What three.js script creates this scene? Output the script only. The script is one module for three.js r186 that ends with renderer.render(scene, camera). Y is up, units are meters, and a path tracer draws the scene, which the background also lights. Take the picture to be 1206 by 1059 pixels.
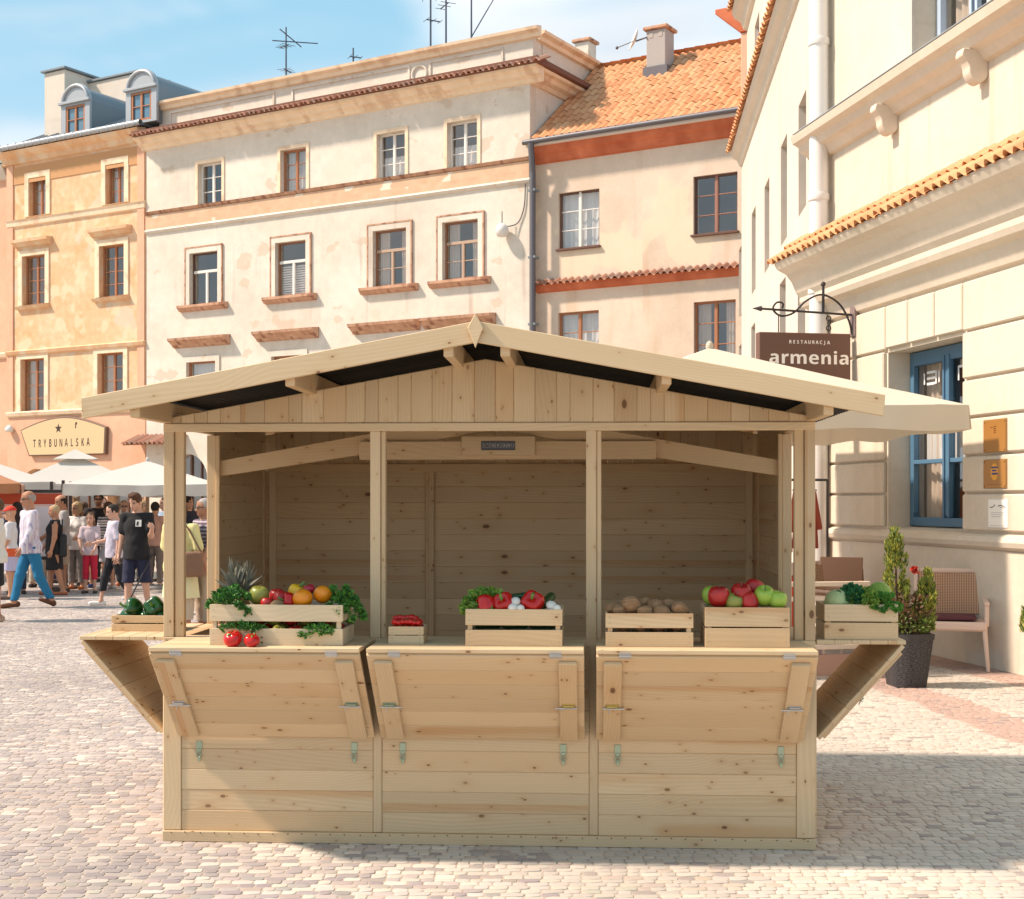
import * as THREE from 'three';
import { mergeGeometries, mergeVertices } from 'three/addons/utils/BufferGeometryUtils.js';
import { ImprovedNoise } from 'three/addons/math/ImprovedNoise.js';
import { edgeTable, triTable } from 'three/addons/objects/MarchingCubes.js';

// ---------------------------------------------------------------- camera, sky, sun, exposure
const scene = new THREE.Scene();
const camera = new THREE.PerspectiveCamera(35.48, 1206 / 1059, 0.1, 2000);
camera.position.set(0, 1.69, 0);
camera.lookAt(0, 1.69, -10);
camera.setViewOffset(1206, 1059, 0, -60.5, 1206, 1059);          // rise of the lens: level camera, horizon below the middle
const renderer = new THREE.WebGLRenderer();
renderer.toneMapping = THREE.LinearToneMapping;
renderer.toneMappingExposure = 1.9;
renderer.shadowMap.enabled = true;

const perlin = new ImprovedNoise();
const noise = (x, y, z = 0) => perlin.noise(x, y, z);
function fbm(x, y, z = 0, n = 4) { let s = 0, a = 0.5, f = 1; for (let i = 0; i < n; i++) { s += a * noise(x * f, y * f, z + i * 7.3); f *= 2.03; a *= 0.5; } return s; }
function mulberry(a) { return () => { a |= 0; a = (a + 0x6d2b79f5) | 0; let t = Math.imul(a ^ (a >>> 15), 1 | a); t = (t + Math.imul(t ^ (t >>> 7), 61 | t)) ^ t; return ((t ^ (t >>> 14)) >>> 0) / 4294967296; }; }
const rnd = mulberry(20240611);
const R = (a, b) => a + (b - a) * rnd();
const clamp = (x, a = 0, b = 1) => Math.min(b, Math.max(a, x));
const smooth = (a, b, x) => { const t = clamp((x - a) / (b - a)); return t * t * (3 - 2 * t); };
const lerp = (a, b, t) => a + (b - a) * t;
const DEG = Math.PI / 180;

const SUN_DIR = new THREE.Vector3(-0.93, 1.02, 0.09).normalize();
{
  const W = 1024, H = 512, data = new Float32Array(W * H * 4);
  for (let r = 0; r < H; r++) {
    const el = ((r + 0.5) / H - 0.5) * Math.PI, y = Math.sin(el), ce = Math.cos(el);
    for (let c = 0; c < W; c++) {
      const az = ((c + 0.5) / W - 0.5) * 2 * Math.PI, x = Math.cos(az) * ce, z = Math.sin(az) * ce;
      const up = Math.max(0, y), t = Math.pow(1 - up, 4.6);
      let R0 = lerp(0.125, 0.60, t), G0 = lerp(0.31, 0.64, t), B0 = lerp(0.44, 0.66, t);
      const sd = clamp(x * SUN_DIR.x + y * SUN_DIR.y + z * SUN_DIR.z), glow = 0.35 * Math.pow(sd, 12);
      R0 += glow; G0 += glow * 0.95; B0 += glow * 0.85;
      if (y > -0.02) {
        // wispy fair-weather cloud on a flat layer
        const k = 1 / (Math.max(y, 0) + 0.16), px = x * k, pz = z * k;
        const warp = fbm(px * 0.9 + 3.1, pz * 0.9, 1.7, 3);
        let d = fbm(px * 1.05 + warp * 1.1 + 7.4, pz * 2.1 + warp * 0.8 + 2.2, 4.1, 5);
        const streak = fbm(px * 0.7 + 11, pz * 6.5 + warp * 2, 9.2, 4);
        let a = smooth(-0.10, 0.24, d) * 0.85 + smooth(0.0, 0.32, streak) * 0.45;
        a = clamp(a) * smooth(-0.02, 0.06, y);
        const lum = 0.56 + 0.16 * fbm(px * 3, pz * 3, 2, 3);
        R0 = lerp(R0, lum * 0.95, a); G0 = lerp(G0, lum * 0.965, a); B0 = lerp(B0, lum * 1.0, a);
      }
      const low = smooth(0, -0.1, y);
      R0 = lerp(R0, 0.30, low); G0 = lerp(G0, 0.27, low); B0 = lerp(B0, 0.23, low);
      data.set([R0, G0, B0, 1], (r * W + c) * 4);
    }
  }
  const tex = new THREE.DataTexture(data, W, H, THREE.RGBAFormat, THREE.FloatType);
  tex.mapping = THREE.EquirectangularReflectionMapping;
  tex.magFilter = tex.minFilter = THREE.LinearFilter;
  tex.needsUpdate = true;
  scene.background = tex;
  scene.environment = tex;
}
const sun = new THREE.DirectionalLight(0xffe9d4, 3.6);
sun.position.copy(SUN_DIR).multiplyScalar(80);
sun.target.position.set(0, 0, -20);
sun.position.add(sun.target.position);
sun.castShadow = true;
sun.shadow.radius = 7;
sun.shadow.mapSize.set(4096, 4096);
Object.assign(sun.shadow.camera, { left: -45, right: 45, top: 45, bottom: -45, near: 1, far: 200 });
scene.add(sun, sun.target);

// ---------------------------------------------------------------- helpers
const used = new Map();
function numbered(name) { const n = used.get(name) ?? 0; used.set(name, n + 1); return n ? `${name}_${String(n).padStart(3, '0')}` : name; }
function tag(o, label, category, group, kind) { o.userData.label = label; if (category) o.userData.category = category; if (group) o.userData.group = group; if (kind) o.userData.kind = kind; return o; }
function thing(name, label, category, pos = [0, 0, 0], turn = 0, group) {
  const g = new THREE.Group(); g.name = numbered(name); g.position.set(...pos); g.rotation.y = turn; scene.add(g);
  return tag(g, label, category, group);
}
function grp(name, parent, pos = [0, 0, 0], rot = [0, 0, 0]) { const g = new THREE.Group(); g.name = name; g.position.set(...pos); g.rotation.set(...rot); parent.add(g); return g; }
function mesh(name, geo, mat, parent = scene, pos, rot) {
  const m = new THREE.Mesh(geo, mat); m.name = parent === scene ? numbered(name) : name; m.castShadow = m.receiveShadow = true;
  if (pos) m.position.set(...pos); if (rot) m.rotation.set(...rot);
  parent.add(m); return m;
}
const M = (color, roughness = 0.8, extra = {}) => { const m = new THREE.MeshStandardMaterial({ roughness, ...extra }); if (Array.isArray(color)) m.color.setRGB(...color); else m.color.set(color); return m; };
const P = (color, roughness = 0.5, extra = {}) => { const m = new THREE.MeshPhysicalMaterial({ roughness, ...extra }); if (Array.isArray(color)) m.color.setRGB(...color); else m.color.set(color); return m; };

// box with chamfered edges, uv in metres, grain along the longest side
const boxCache = new Map();
function cbox(w, h, d, c = 0.004, uo = 0, vo = 0) {
  const key = [w, h, d, c, uo, vo].map((x) => x.toFixed(4)).join();
  if (boxCache.has(key)) return boxCache.get(key);
  const s = [w / 2, h / 2, d / 2]; c = Math.min(c, 0.45 * Math.min(w, h, d));
  const pos = [], nor = [], uv = [], long = s.indexOf(Math.max(...s));
  const put = (pts, n) => {
    const ax = [0, 1, 2].map((i) => Math.abs(n[i])), main = ax.indexOf(Math.max(...ax));
    let [p, q] = [0, 1, 2].filter((i) => i !== main); if (q === long) [p, q] = [q, p];
    for (let i = 1; i + 1 < pts.length; i++) {
      let t = [pts[0], pts[i], pts[i + 1]];
      const e1 = t[1].map((v, k) => v - t[0][k]), e2 = t[2].map((v, k) => v - t[0][k]);
      const cr = [e1[1] * e2[2] - e1[2] * e2[1], e1[2] * e2[0] - e1[0] * e2[2], e1[0] * e2[1] - e1[1] * e2[0]];
      if (cr[0] * n[0] + cr[1] * n[1] + cr[2] * n[2] < 0) t = [t[0], t[2], t[1]];
      for (const v of t) { pos.push(...v); nor.push(...n); uv.push(v[p] + uo, v[q] + vo + s[main] * (main === 1 ? 1 : 0.5)); }
    }
  };
  const S = [-1, 1];
  for (let a = 0; a < 3; a++) {
    const b = (a + 1) % 3, e = (a + 2) % 3;
    for (const sa of S) {
      const n = [0, 0, 0]; n[a] = sa;
      put([[-1, -1], [1, -1], [1, 1], [-1, 1]].map(([x, y]) => { const v = [0, 0, 0]; v[a] = sa * s[a]; v[b] = x * (s[b] - c); v[e] = y * (s[e] - c); return v; }), n);
      for (const sb of S) {
        const m = [0, 0, 0]; m[a] = sa * Math.SQRT1_2; m[b] = sb * Math.SQRT1_2;
        const q = (l, k) => { const v = [0, 0, 0]; v[a] = sa * (s[a] - (l ? c : 0)); v[b] = sb * (s[b] - (l ? 0 : c)); v[e] = k * (s[e] - c); return v; };
        put([q(0, -1), q(0, 1), q(1, 1), q(1, -1)], m);
      }
    }
  }
  for (const x of S) for (const y of S) for (const z of S) put([[x * s[0], y * (s[1] - c), z * (s[2] - c)], [x * (s[0] - c), y * s[1], z * (s[2] - c)], [x * (s[0] - c), y * (s[1] - c), z * s[2]]], [x, y, z].map((v) => v * 0.57735));
  const g = new THREE.BufferGeometry();
  g.setAttribute('position', new THREE.Float32BufferAttribute(pos, 3)); g.setAttribute('normal', new THREE.Float32BufferAttribute(nor, 3)); g.setAttribute('uv', new THREE.Float32BufferAttribute(uv, 2));
  boxCache.set(key, g); return g;
}
const at = (g, x = 0, y = 0, z = 0, rx = 0, ry = 0, rz = 0) => { const k = g.clone(); k.applyMatrix4(new THREE.Matrix4().compose(new THREE.Vector3(x, y, z), new THREE.Quaternion().setFromEuler(new THREE.Euler(rx, ry, rz)), new THREE.Vector3(1, 1, 1))); return k; };
function merge(list) { const l = list.map((g) => { const k = g.index ? g.toNonIndexed() : g.clone(); for (const n of Object.keys(k.attributes)) if (!['position', 'normal', 'uv'].includes(n)) k.deleteAttribute(n); if (!k.attributes.uv) k.setAttribute('uv', new THREE.Float32BufferAttribute(new Float32Array(k.attributes.position.count * 2), 2)); return k; }); return mergeGeometries(l); }
const lathe = (pts, n = 16) => new THREE.LatheGeometry(pts.map((p) => new THREE.Vector2(p[0], p[1])), n);
const tube = (pts, r, n = 16, k = 6) => new THREE.TubeGeometry(new THREE.CatmullRomCurve3(pts.map((p) => new THREE.Vector3(...p))), n, r, k);
function bar(a, b, r, k = 8, r2 = r) { const A = new THREE.Vector3(...a), B = new THREE.Vector3(...b), g = new THREE.CylinderGeometry(r2, r, A.distanceTo(B), k); g.applyQuaternion(new THREE.Quaternion().setFromUnitVectors(new THREE.Vector3(0, 1, 0), B.clone().sub(A).normalize())); g.translate(...A.add(B).multiplyScalar(0.5)); return g; }
// polygon in x,y pushed along z (front face at z = 0 going back)
function prism(pts, depth, holes = [], bevel = 0) {
  const s = new THREE.Shape(pts.map((p) => new THREE.Vector2(...p)));
  for (const h of holes) s.holes.push(h.isPath ? h : new THREE.Path(h.map((p) => new THREE.Vector2(...p))));
  const g = new THREE.ExtrudeGeometry(s, { depth: depth - 2 * bevel, bevelEnabled: bevel > 0, bevelSize: bevel, bevelThickness: bevel, bevelOffset: -bevel, bevelSegments: 1, curveSegments: 16 });
  g.translate(0, 0, -depth + bevel); return g;
}
// an extruded moulding: profile [out, up] in metres run along x from x0 to x1
function moulding(profile, x0, x1) {
  const s = new THREE.Shape(profile.map((p) => new THREE.Vector2(p[0], p[1])));
  const g = new THREE.ExtrudeGeometry(s, { depth: x1 - x0, bevelEnabled: false });
  g.applyMatrix4(new THREE.Matrix4().makeBasis(new THREE.Vector3(0, 0, 1), new THREE.Vector3(0, 1, 0), new THREE.Vector3(-1, 0, 0)));
  g.translate(x1, 0, 0); return g;
}
const rectPath = (x0, y0, x1, y1) => [[x0, y0], [x1, y0], [x1, y1], [x0, y1]];
function archPath(x0, y0, x1, ySpring) { const p = [[x0, y0], [x1, y0]], r = (x1 - x0) / 2, cx = (x0 + x1) / 2; for (let i = 0; i <= 16; i++) { const a = Math.PI * i / 16; p.push([cx + r * Math.cos(a), ySpring + r * Math.sin(a)]); } return p; }
// a texture from a function of (u, v) in 0..1 that gives sRGB 0..255 colours
function texture(w, h, fn, srgb = true, repeat) {
  const d = new Uint8Array(w * h * 4);
  for (let j = 0; j < h; j++) for (let i = 0; i < w; i++) { const c = fn(i / w, j / h, i, j), k = (j * w + i) * 4; d[k] = clamp(c[0], 0, 255); d[k + 1] = clamp(c[1], 0, 255); d[k + 2] = clamp(c[2], 0, 255); d[k + 3] = 255; }
  const t = new THREE.DataTexture(d, w, h); t.magFilter = THREE.LinearFilter; t.minFilter = THREE.LinearMipmapLinearFilter; t.generateMipmaps = true;
  t.wrapS = t.wrapT = THREE.RepeatWrapping; if (srgb) t.colorSpace = THREE.SRGBColorSpace; if (repeat) t.repeat.set(...repeat); t.needsUpdate = true; return t;
}
// marching cubes over a distance field, with shared vertices
function isosurface(sdf, [x0, y0, z0], [x1, y1, z1], cell) {
  const nx = Math.ceil((x1 - x0) / cell) + 1, ny = Math.ceil((y1 - y0) / cell) + 1, nz = Math.ceil((z1 - z0) / cell) + 1, f = new Float32Array(nx * ny * nz);
  for (let k = 0, i = 0; k < nz; k++) for (let j = 0; j < ny; j++) for (let l = 0; l < nx; l++, i++) f[i] = sdf(x0 + l * cell, y0 + j * cell, z0 + k * cell);
  const C = [[0, 0, 0], [1, 0, 0], [0, 1, 0], [1, 1, 0], [0, 0, 1], [1, 0, 1], [0, 1, 1], [1, 1, 1]];
  const E = [[0, 1], [1, 3], [2, 3], [0, 2], [4, 5], [5, 7], [6, 7], [4, 6], [0, 4], [1, 5], [3, 7], [2, 6]];
  const bits = [[0, 1], [1, 2], [2, 8], [3, 4], [4, 16], [5, 32], [6, 128], [7, 64]];
  const pos = [], idx = [], seen = new Map(), id = (x, y, z) => (z * ny + y) * nx + x;
  for (let k = 0; k < nz - 1; k++) for (let j = 0; j < ny - 1; j++) for (let l = 0; l < nx - 1; l++) {
    let cube = 0; const v = C.map(([a, b, c]) => f[id(l + a, j + b, k + c)]);
    for (const [n, bit] of bits) if (v[n] < 0) cube |= bit;
    const eb = edgeTable[cube]; if (!eb) continue;
    const vert = [];
    for (let e = 0; e < 12; e++) if (eb & (1 << e)) {
      const [a, b] = E[e], ia = id(l + C[a][0], j + C[a][1], k + C[a][2]), ib = id(l + C[b][0], j + C[b][1], k + C[b][2]), key = ia < ib ? ia * 4194304 + (ib - ia) : ib * 4194304 + (ia - ib);
      let n = seen.get(key);
      if (n === undefined) { const t = v[a] / (v[a] - v[b] || 1e-9); n = pos.length / 3; seen.set(key, n); for (let q = 0; q < 3; q++) pos.push([x0, y0, z0][q] + ([l, j, k][q] + C[a][q] + (C[b][q] - C[a][q]) * t) * cell); }
      vert[e] = n;
    }
    for (let t = cube * 16; triTable[t] !== -1; t += 3) { const [a, b, c] = [vert[triTable[t]], vert[triTable[t + 1]], vert[triTable[t + 2]]]; if (a !== b && b !== c && a !== c) idx.push(a, b, c); }
  }
  const g = new THREE.BufferGeometry(); g.setAttribute('position', new THREE.Float32BufferAttribute(pos, 3)); g.setIndex(idx); g.computeVertexNormals();
  // make normals point outwards whatever the winding
  if (idx.length) { const n = g.attributes.normal, p = g.attributes.position; let s = 0; const step = Math.max(1, Math.floor(p.count / 40)); for (let i = 0; i < p.count; i += step) { const e = cell * 0.5; s += sdf(p.getX(i) + n.getX(i) * e, p.getY(i) + n.getY(i) * e, p.getZ(i) + n.getZ(i) * e) > 0 ? 1 : -1; } if (s < 0) { for (let i = 0; i < idx.length; i += 3) [idx[i + 1], idx[i + 2]] = [idx[i + 2], idx[i + 1]]; g.setIndex(idx); g.computeVertexNormals(); } }
  return g;
}
// ---------------------------------------------------------------- wood
const knots = []; { const r = mulberry(77); for (let i = 0; i < 190; i++) knots.push([r() * 3, r() * 1.5, i % 3 ? 0.0018 + r() * 0.003 : 0.003 + r() * r() * 0.010, r()]); }
const bins = Array.from({ length: 32 }, () => []); for (const k of knots) for (let a = -1; a <= 1; a++) for (let b = -1; b <= 1; b++) { const i = (Math.floor(k[0] / 0.375) + a + 8) % 8, j = (Math.floor(k[1] / 0.375) + b + 4) % 4; bins[j * 8 + i].push(k); }
const near = (x, y) => bins[Math.min(3, Math.floor(y / 0.375)) * 8 + Math.min(7, Math.floor(x / 0.375))];
const WW = 1536, WH = 768, woodH = new Float32Array(WW * WH);
const woodTex = texture(WW, WH, (u, v, i, j) => {
  const x = u * 3, y = v * 1.5; let yy = y, dark = 0, halo = 0, red = 0;
  for (const [kx, ky, kr, kt] of near(x, y)) {
    let dx = x - kx, dy = y - ky; if (dx > 1.5) dx -= 3; if (dx < -1.5) dx += 3; if (dy > 0.75) dy -= 1.5; if (dy < -0.75) dy += 1.5;
    if (Math.abs(dx) > 0.2 || Math.abs(dy) > 0.08) continue;
    const e = Math.hypot(dx * 0.55, dy) / kr, pull = Math.exp(-(dx * dx) / (kr * kr * 40) - (dy * dy) / (kr * kr * 9));
    yy += Math.sign(dy) * pull * kr * 1.2;
    dark = Math.max(dark, smooth(1.2, 0.7, e) * (0.3 + 0.6 * kt)); halo = Math.max(halo, Math.exp(-e * 0.42) * 0.6);
  }
  const per = (a, b, c) => { const s = noise(x * a, y * b, c); return u < 0.9 ? s : lerp(s, noise((x - 3) * a, y * b, c), smooth(0.9, 1, u)); };
  const broad = per(0.35, 2.2, 3) * 0.6 + per(0.7, 9, 5) * 0.5;
  const rings = Math.sin((yy * 62 + per(0.5, 2.5, 8) * 7 + per(1.7, 4, 2) * 1.3) * 2 * Math.PI);
  const fine = per(3, 190, 11) * 0.6 + per(9, 420, 13) * 0.5;
  red = smooth(0.28, 0.5, per(0.45, 5, 21));
  const t = 0.5 + 0.24 * broad + 0.2 * Math.max(-0.3, rings) * (0.5 + 0.5 * per(0.6, 3, 17)) + 0.09 * fine;
  woodH[j * WW + i] = t - dark * 0.2;
  let c = [lerp(189, 231, t), lerp(163, 210, t), lerp(127, 175, t)];
  c = c.map((k, q) => lerp(k, [188, 133, 82][q], red * 0.35));
  c = c.map((k, q) => lerp(k, [172, 120, 72][q], halo * 0.55));
  return c.map((k, q) => lerp(k, [82, 50, 28][q], dark * 0.8));
}, true, [1 / 3, 1 / 1.5]);
const woodBump = texture(WW, WH, (u, v, i, j) => { const t = woodH[j * WW + i] * 200; return [t, t, t]; }, false, [1 / 3, 1 / 1.5]);
const wood = (tint, rough = 0.72) => M(tint, rough, { map: woodTex, bumpMap: woodBump, bumpScale: 0.0012 });
const PINE = [wood([0.97, 0.94, 0.91]), wood([0.90, 0.86, 0.82]), wood([1.0, 0.98, 0.96]), wood([0.95, 0.88, 0.81]), wood([0.88, 0.85, 0.82])];
const pine = () => PINE[Math.floor(rnd() * PINE.length)];
const WHITEWASH = [wood([1.02, 1.06, 1.12]), wood([0.96, 1.0, 1.08])];
// a plank: its own place on the wood picture
function plank(name, parent, [w, h, d], pos, mat = pine(), rot, c = 0.003) { return mesh(name, cbox(w, h, d, c, Math.floor(R(0, 24)) * 0.125, Math.floor(R(0, 24)) * 0.0625), mat, parent, pos, rot); }

// ---------------------------------------------------------------- plasters (textures 16 m x 16 m)
const blotch = (x, y, s, z) => fbm(x * s, y * s, z, 5);
function plaster(fn, size = 512) {
  const map = texture(size, size, (u, v) => fn(u * 16, v * 16), true, [1 / 16, 1 / 16]);
  return M([1, 1, 1], 0.92, { map });
}
const creamPlaster = plaster((x, y) => {
  let c = [212, 203, 190]; const b = blotch(x, y, 0.45, 1), f = blotch(x, y, 3.1, 2), g = noise(x * 14, y * 14, 5);
  c = c.map((k, i) => k + 22 * b * [1, 1.05, 1.2][i] + 12 * f + 5 * g);
  const streak = smooth(0.12, 0.5, fbm(x * 4.4, y * 0.3, 7, 4)) * smooth(-0.15, 0.25, blotch(x, y, 0.3, 9));
  c = c.map((k, i) => lerp(k, [172, 156, 144][i], streak * 0.75));
  const flake = smooth(0.24, 0.265, fbm(x * 0.9 + 4, y * 1.3, 12, 5));
  c = c.map((k, i) => lerp(k, [192, 173, 152][i], flake * 0.55));
  const patch = smooth(0.27, 0.30, fbm(x * 0.5 + 9, y * 0.6, 15, 5));
  return c.map((k, i) => lerp(k, [214, 204, 189][i], patch * 0.6));
});
const greyPlaster = plaster((x, y) => {
  let c = [208, 190, 171]; const b = blotch(x, y, 0.35, 21), f = blotch(x, y, 2.6, 22), g = noise(x * 14, y * 14, 25);
  c = c.map((k, i) => k + 26 * b * [1, 1, 1.1][i] + 10 * f + 5 * g);
  const streak = smooth(0.1, 0.45, fbm(x * 1.8 + 5, y * 0.2, 27, 4)); c = c.map((k, i) => lerp(k, [192, 160, 132][i], streak * 0.45));
  const patch = smooth(0.16, 0.2, fbm(x * 0.42 + 2, y * 0.4, 33, 4)); return c.map((k, i) => lerp(k, [223, 205, 178][i], patch * 0.6));
});
const orangePlaster = plaster((x, y) => {
  let c = [216, 176, 138]; const b = blotch(x, y, 0.7, 41), f = blotch(x, y, 4.2, 42), h = blotch(x, y, 1.7, 47);
  c = c.map((k, i) => k + 26 * b * [0.6, 1, 1.5][i] + 20 * f * [0.6, 1, 1.2][i]);
  const pale = smooth(0.02, 0.22, h); c = c.map((k, i) => lerp(k, [222, 199, 168][i], pale * 0.75));
  const worn = smooth(0.22, 0.27, blotch(x + 3, y, 0.8, 52)); c = c.map((k, i) => lerp(k, [201, 190, 176][i], worn * 0.55));
  return c;
});
const peachPlaster = plaster((x, y) => { const b = blotch(x, y, 0.5, 61), f = blotch(x, y, 3, 62); return [214 + 14 * b + 8 * f, 168 + 20 * b + 10 * f, 140 + 22 * b + 10 * f]; });
const ivoryPlaster = plaster((x, y) => {
  const b = blotch(x, y, 0.4, 71), f = blotch(x, y, 3.5, 72), g = noise(x * 15, y * 15, 75); let c = [207 + 10 * b + 7 * f + 4 * g, 196 + 11 * b + 7 * f + 4 * g, 179 + 13 * b + 8 * f + 4 * g];
  const s = smooth(0.14, 0.4, fbm(x * 4.2, y * 0.3, 77, 4)); return c.map((k, i) => lerp(k, [186, 170, 150][i], s * 0.4));
}, 1024);
const whitePlaster = plaster((x, y) => { const b = blotch(x, y, 0.5, 81), f = blotch(x, y, 3.3, 82), s = smooth(0.1, 0.4, fbm(x * 2.6, y * 0.2, 83, 4)); return [204, 195, 183].map((k, i) => lerp(k + 12 * b + 6 * f, [186, 173, 157][i], s * 0.4)); });
const wornTrim = plaster((x, y) => {
  const f = blotch(x, y, 4.0, 91), w = smooth(0.0, 0.3, blotch(x, y, 4.6, 93)); return [188, 148, 122].map((k, i) => lerp(k + 30 * f, [128, 84, 66][i], w * 0.8));
});
const paleTrim = plaster((x, y) => { const f = blotch(x, y, 3.0, 95), w = smooth(0.05, 0.3, blotch(x, y, 2.2, 97)); return [230, 208, 180].map((k, i) => lerp(k + 18 * f, [196, 160, 130][i], w * 0.5)); });
const bandPaint = plaster((x, y) => { const f = blotch(x, y, 2.6, 101), w = smooth(0.2, 0.23, blotch(x + 7, y * 1.4, 0.9, 103)); return [206, 172, 142].map((k, i) => lerp(k + 24 * f, [222, 210, 192][i], w)); });
const terracottaPaint = plaster((x, y) => { const f = blotch(x, y, 2.6, 111), w = blotch(x, y, 0.8, 113); return [191 + 30 * f + 20 * w, 106 + 30 * f + 18 * w, 72 + 26 * f + 16 * w]; });

// ---------------------------------------------------------------- ground
const groundTex = texture(512, 512, (u, v) => {
  const x = u * 12, y = v * 12, f = fbm(x * 9, y * 9, 3, 4), b = fbm(x * 0.8, y * 0.8, 6, 3); return [176 + 40 * f + 22 * b, 163 + 38 * f + 22 * b, 149 + 36 * f + 22 * b];
}, true, [1 / 12, 1 / 12]);
const ground = mesh('ground', new THREE.PlaneGeometry(700, 700, 1, 1), M([1, 1, 1], 0.95, { map: groundTex }), scene, [0, -0.0024, -100], [-Math.PI / 2, 0, 0]);
{ const uv = ground.geometry.attributes.uv; for (let i = 0; i < uv.count; i++) uv.setXY(i, uv.getX(i) * 700, uv.getY(i) * 700); }
tag(ground, 'pale sandy square of worn cobbles around the market stall', 'ground', null, 'structure');
const G = grp('paving', ground, [0, 0, 0.0024], [Math.PI / 2, 0, 0]); G.position.set(0, -100, 0.0024);   // paving in world axes, its tops at y = 0
const cobbleGeos = [0, 1, 2, 3].map((k) => {
  // a setts stone: domed top, rounded corners
  const r = mulberry(500 + k), pos = [], idx = [], n = 12, rings = [[1.0, -0.024], [1.0, -0.0022], [0.95, 0.0], [0.6, 0.0008]], wob = Array.from({ length: n }, () => 0.95 + r() * 0.07);
  rings.forEach(([s, y]) => { for (let i = 0; i < n; i++) { const a = (i + 0.5) / n * 2 * Math.PI, q = Math.pow(Math.abs(Math.cos(a)) ** 5 + Math.abs(Math.sin(a)) ** 5, -0.2), rr = q * 0.5 * wob[i] * s; pos.push(Math.cos(a) * rr, y + (r() - 0.5) * 0.002, Math.sin(a) * rr); } });
  pos.push(0, 0.0014, 0);
  for (let l = 0; l < 3; l++) for (let i = 0; i < n; i++) { const a = l * n + i, b = l * n + (i + 1) % n; idx.push(a, a + n, b, b, a + n, b + n); }
  for (let i = 0; i < n; i++) idx.push(3 * n + i, 4 * n, 3 * n + (i + 1) % n);
  const g = new THREE.BufferGeometry(); g.setAttribute('position', new THREE.Float32BufferAttribute(pos, 3)); g.setIndex(idx); g.computeVertexNormals();
  return g;
});
{
  const stones = [], rc = mulberry(911), U = (a, b) => a + (b - a) * rc();
  for (let z = -5.2; z > -31; ) {
    const h = U(0.05, 0.07), half = 0.40 * -z + 1.4, wave = rc() * 6;
    for (let x = -half - rc() * 0.1; x < half; ) {
      const w = U(0.052, 0.11), cx = x + w / 2, cz = z - h / 2 + 0.035 * Math.sin(cx * 0.9 + 0.4) + 0.018 * noise(cx * 2.1, z * 2.1, wave * 0);
      x += w;
      // not under the stall, and not behind the restaurant's wall
      if (Math.abs(cx + 0.13) < 1.5 && cz < -7.05 && cz > -8.75) continue;
      if (cx > 4.9 + (cz + 13.9) * 0.185 + 0.25 && cz > -18.6) continue;
      stones.push({ x: cx, z: cz, w: w * 0.975, h: h * 0.97, k: Math.floor(rc() * 4), a: U(-0.06, 0.06), y: U(-0.0014, 0.0012), t: rc(), t2: rc(), t3: rc() });
    }
    z -= h;
  }
  const color = (s) => {
    // faded pink bands of brick run along the restaurant side of the square
    const u = s.x - 3.27 - (s.z + 12.6) * 0.088 + 0.06 * noise(s.x * 1.3, s.z * 1.3, 4), wallside = 4.9 + (s.z + 13.9) * 0.185 - s.x;
    const red = (u > 0 && u < 0.5) || (wallside < 0.5 && wallside > -1 && s.z < -11);
    const patch = fbm(s.x * 0.5, s.z * 0.4, 8, 4), left = smooth(0.6, -2.0, s.x + 0.9 * patch);
    let c = red ? [0.44, 0.305, 0.255] : [0.50, 0.445, 0.385];
    if (!red && s.t3 < left * 0.9) c = s.t3 < left * 0.35 ? [0.31, 0.27, 0.26] : [0.385, 0.33, 0.30];   // mauve grey setts among the cream ones
    const v = 1 + (s.t - 0.5) * 0.13 + patch * 0.45; c = c.map((k) => k * v);
    if (s.t2 < 0.05) c = c.map((k, i) => lerp(k, [0.25, 0.21, 0.21][i], 0.7)); else if (s.t2 < 0.13) c = c.map((k, i) => lerp(k, [0.42, 0.32, 0.26][i], 0.5)); else if (s.t2 > 0.94) c = c.map((k) => k * 1.12);
    return c;
  };
  const vis = (s) => { const d = -s.z, sx = s.x / d * 1655 + 603, sy = 590 + 1.69 * 1655 / d, hid = sy < 1003 && sx > 196 && sx < 962; return sx > 0 && sx < 1206 && sy < 1057 && !hid ? -s.z : 1e9; };
  const order = stones.slice().sort((a, b) => vis(a) - vis(b)), near = new Set(order.slice(0, 300));
  const mats = new Map(), matOf = (c) => { const q = c.map((k) => Math.round(k * 40) / 40), key = q.join(); if (!mats.has(key)) mats.set(key, M(q, 0.85)); return mats.get(key); };
  const rest = [];
  for (const s of stones) {
    if (!near.has(s)) { rest.push(s); continue; }
    const m = mesh('cobblestone', cobbleGeos[s.k], matOf(color(s)), G, [s.x, s.y, s.z], [0, s.a, 0]); m.scale.set(s.w, 1, s.h);
  }
  for (let k = 0; k < 4; k++) {
    const list = rest.filter((s) => s.k === k), im = new THREE.InstancedMesh(cobbleGeos[k], M([1, 1, 1], 0.85), list.length), mt = new THREE.Matrix4(), c = new THREE.Color();
    list.forEach((s, i) => { mt.compose(new THREE.Vector3(s.x, s.y, s.z), new THREE.Quaternion().setFromEuler(new THREE.Euler(0, s.a, 0)), new THREE.Vector3(s.w, 1, s.h)); im.setMatrixAt(i, mt); im.setColorAt(i, c.setRGB(...color(s))); });
    im.name = 'cobblestones'; im.userData.kind = 'stuff'; im.castShadow = im.receiveShadow = true; G.add(im);
  }
}
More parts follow.
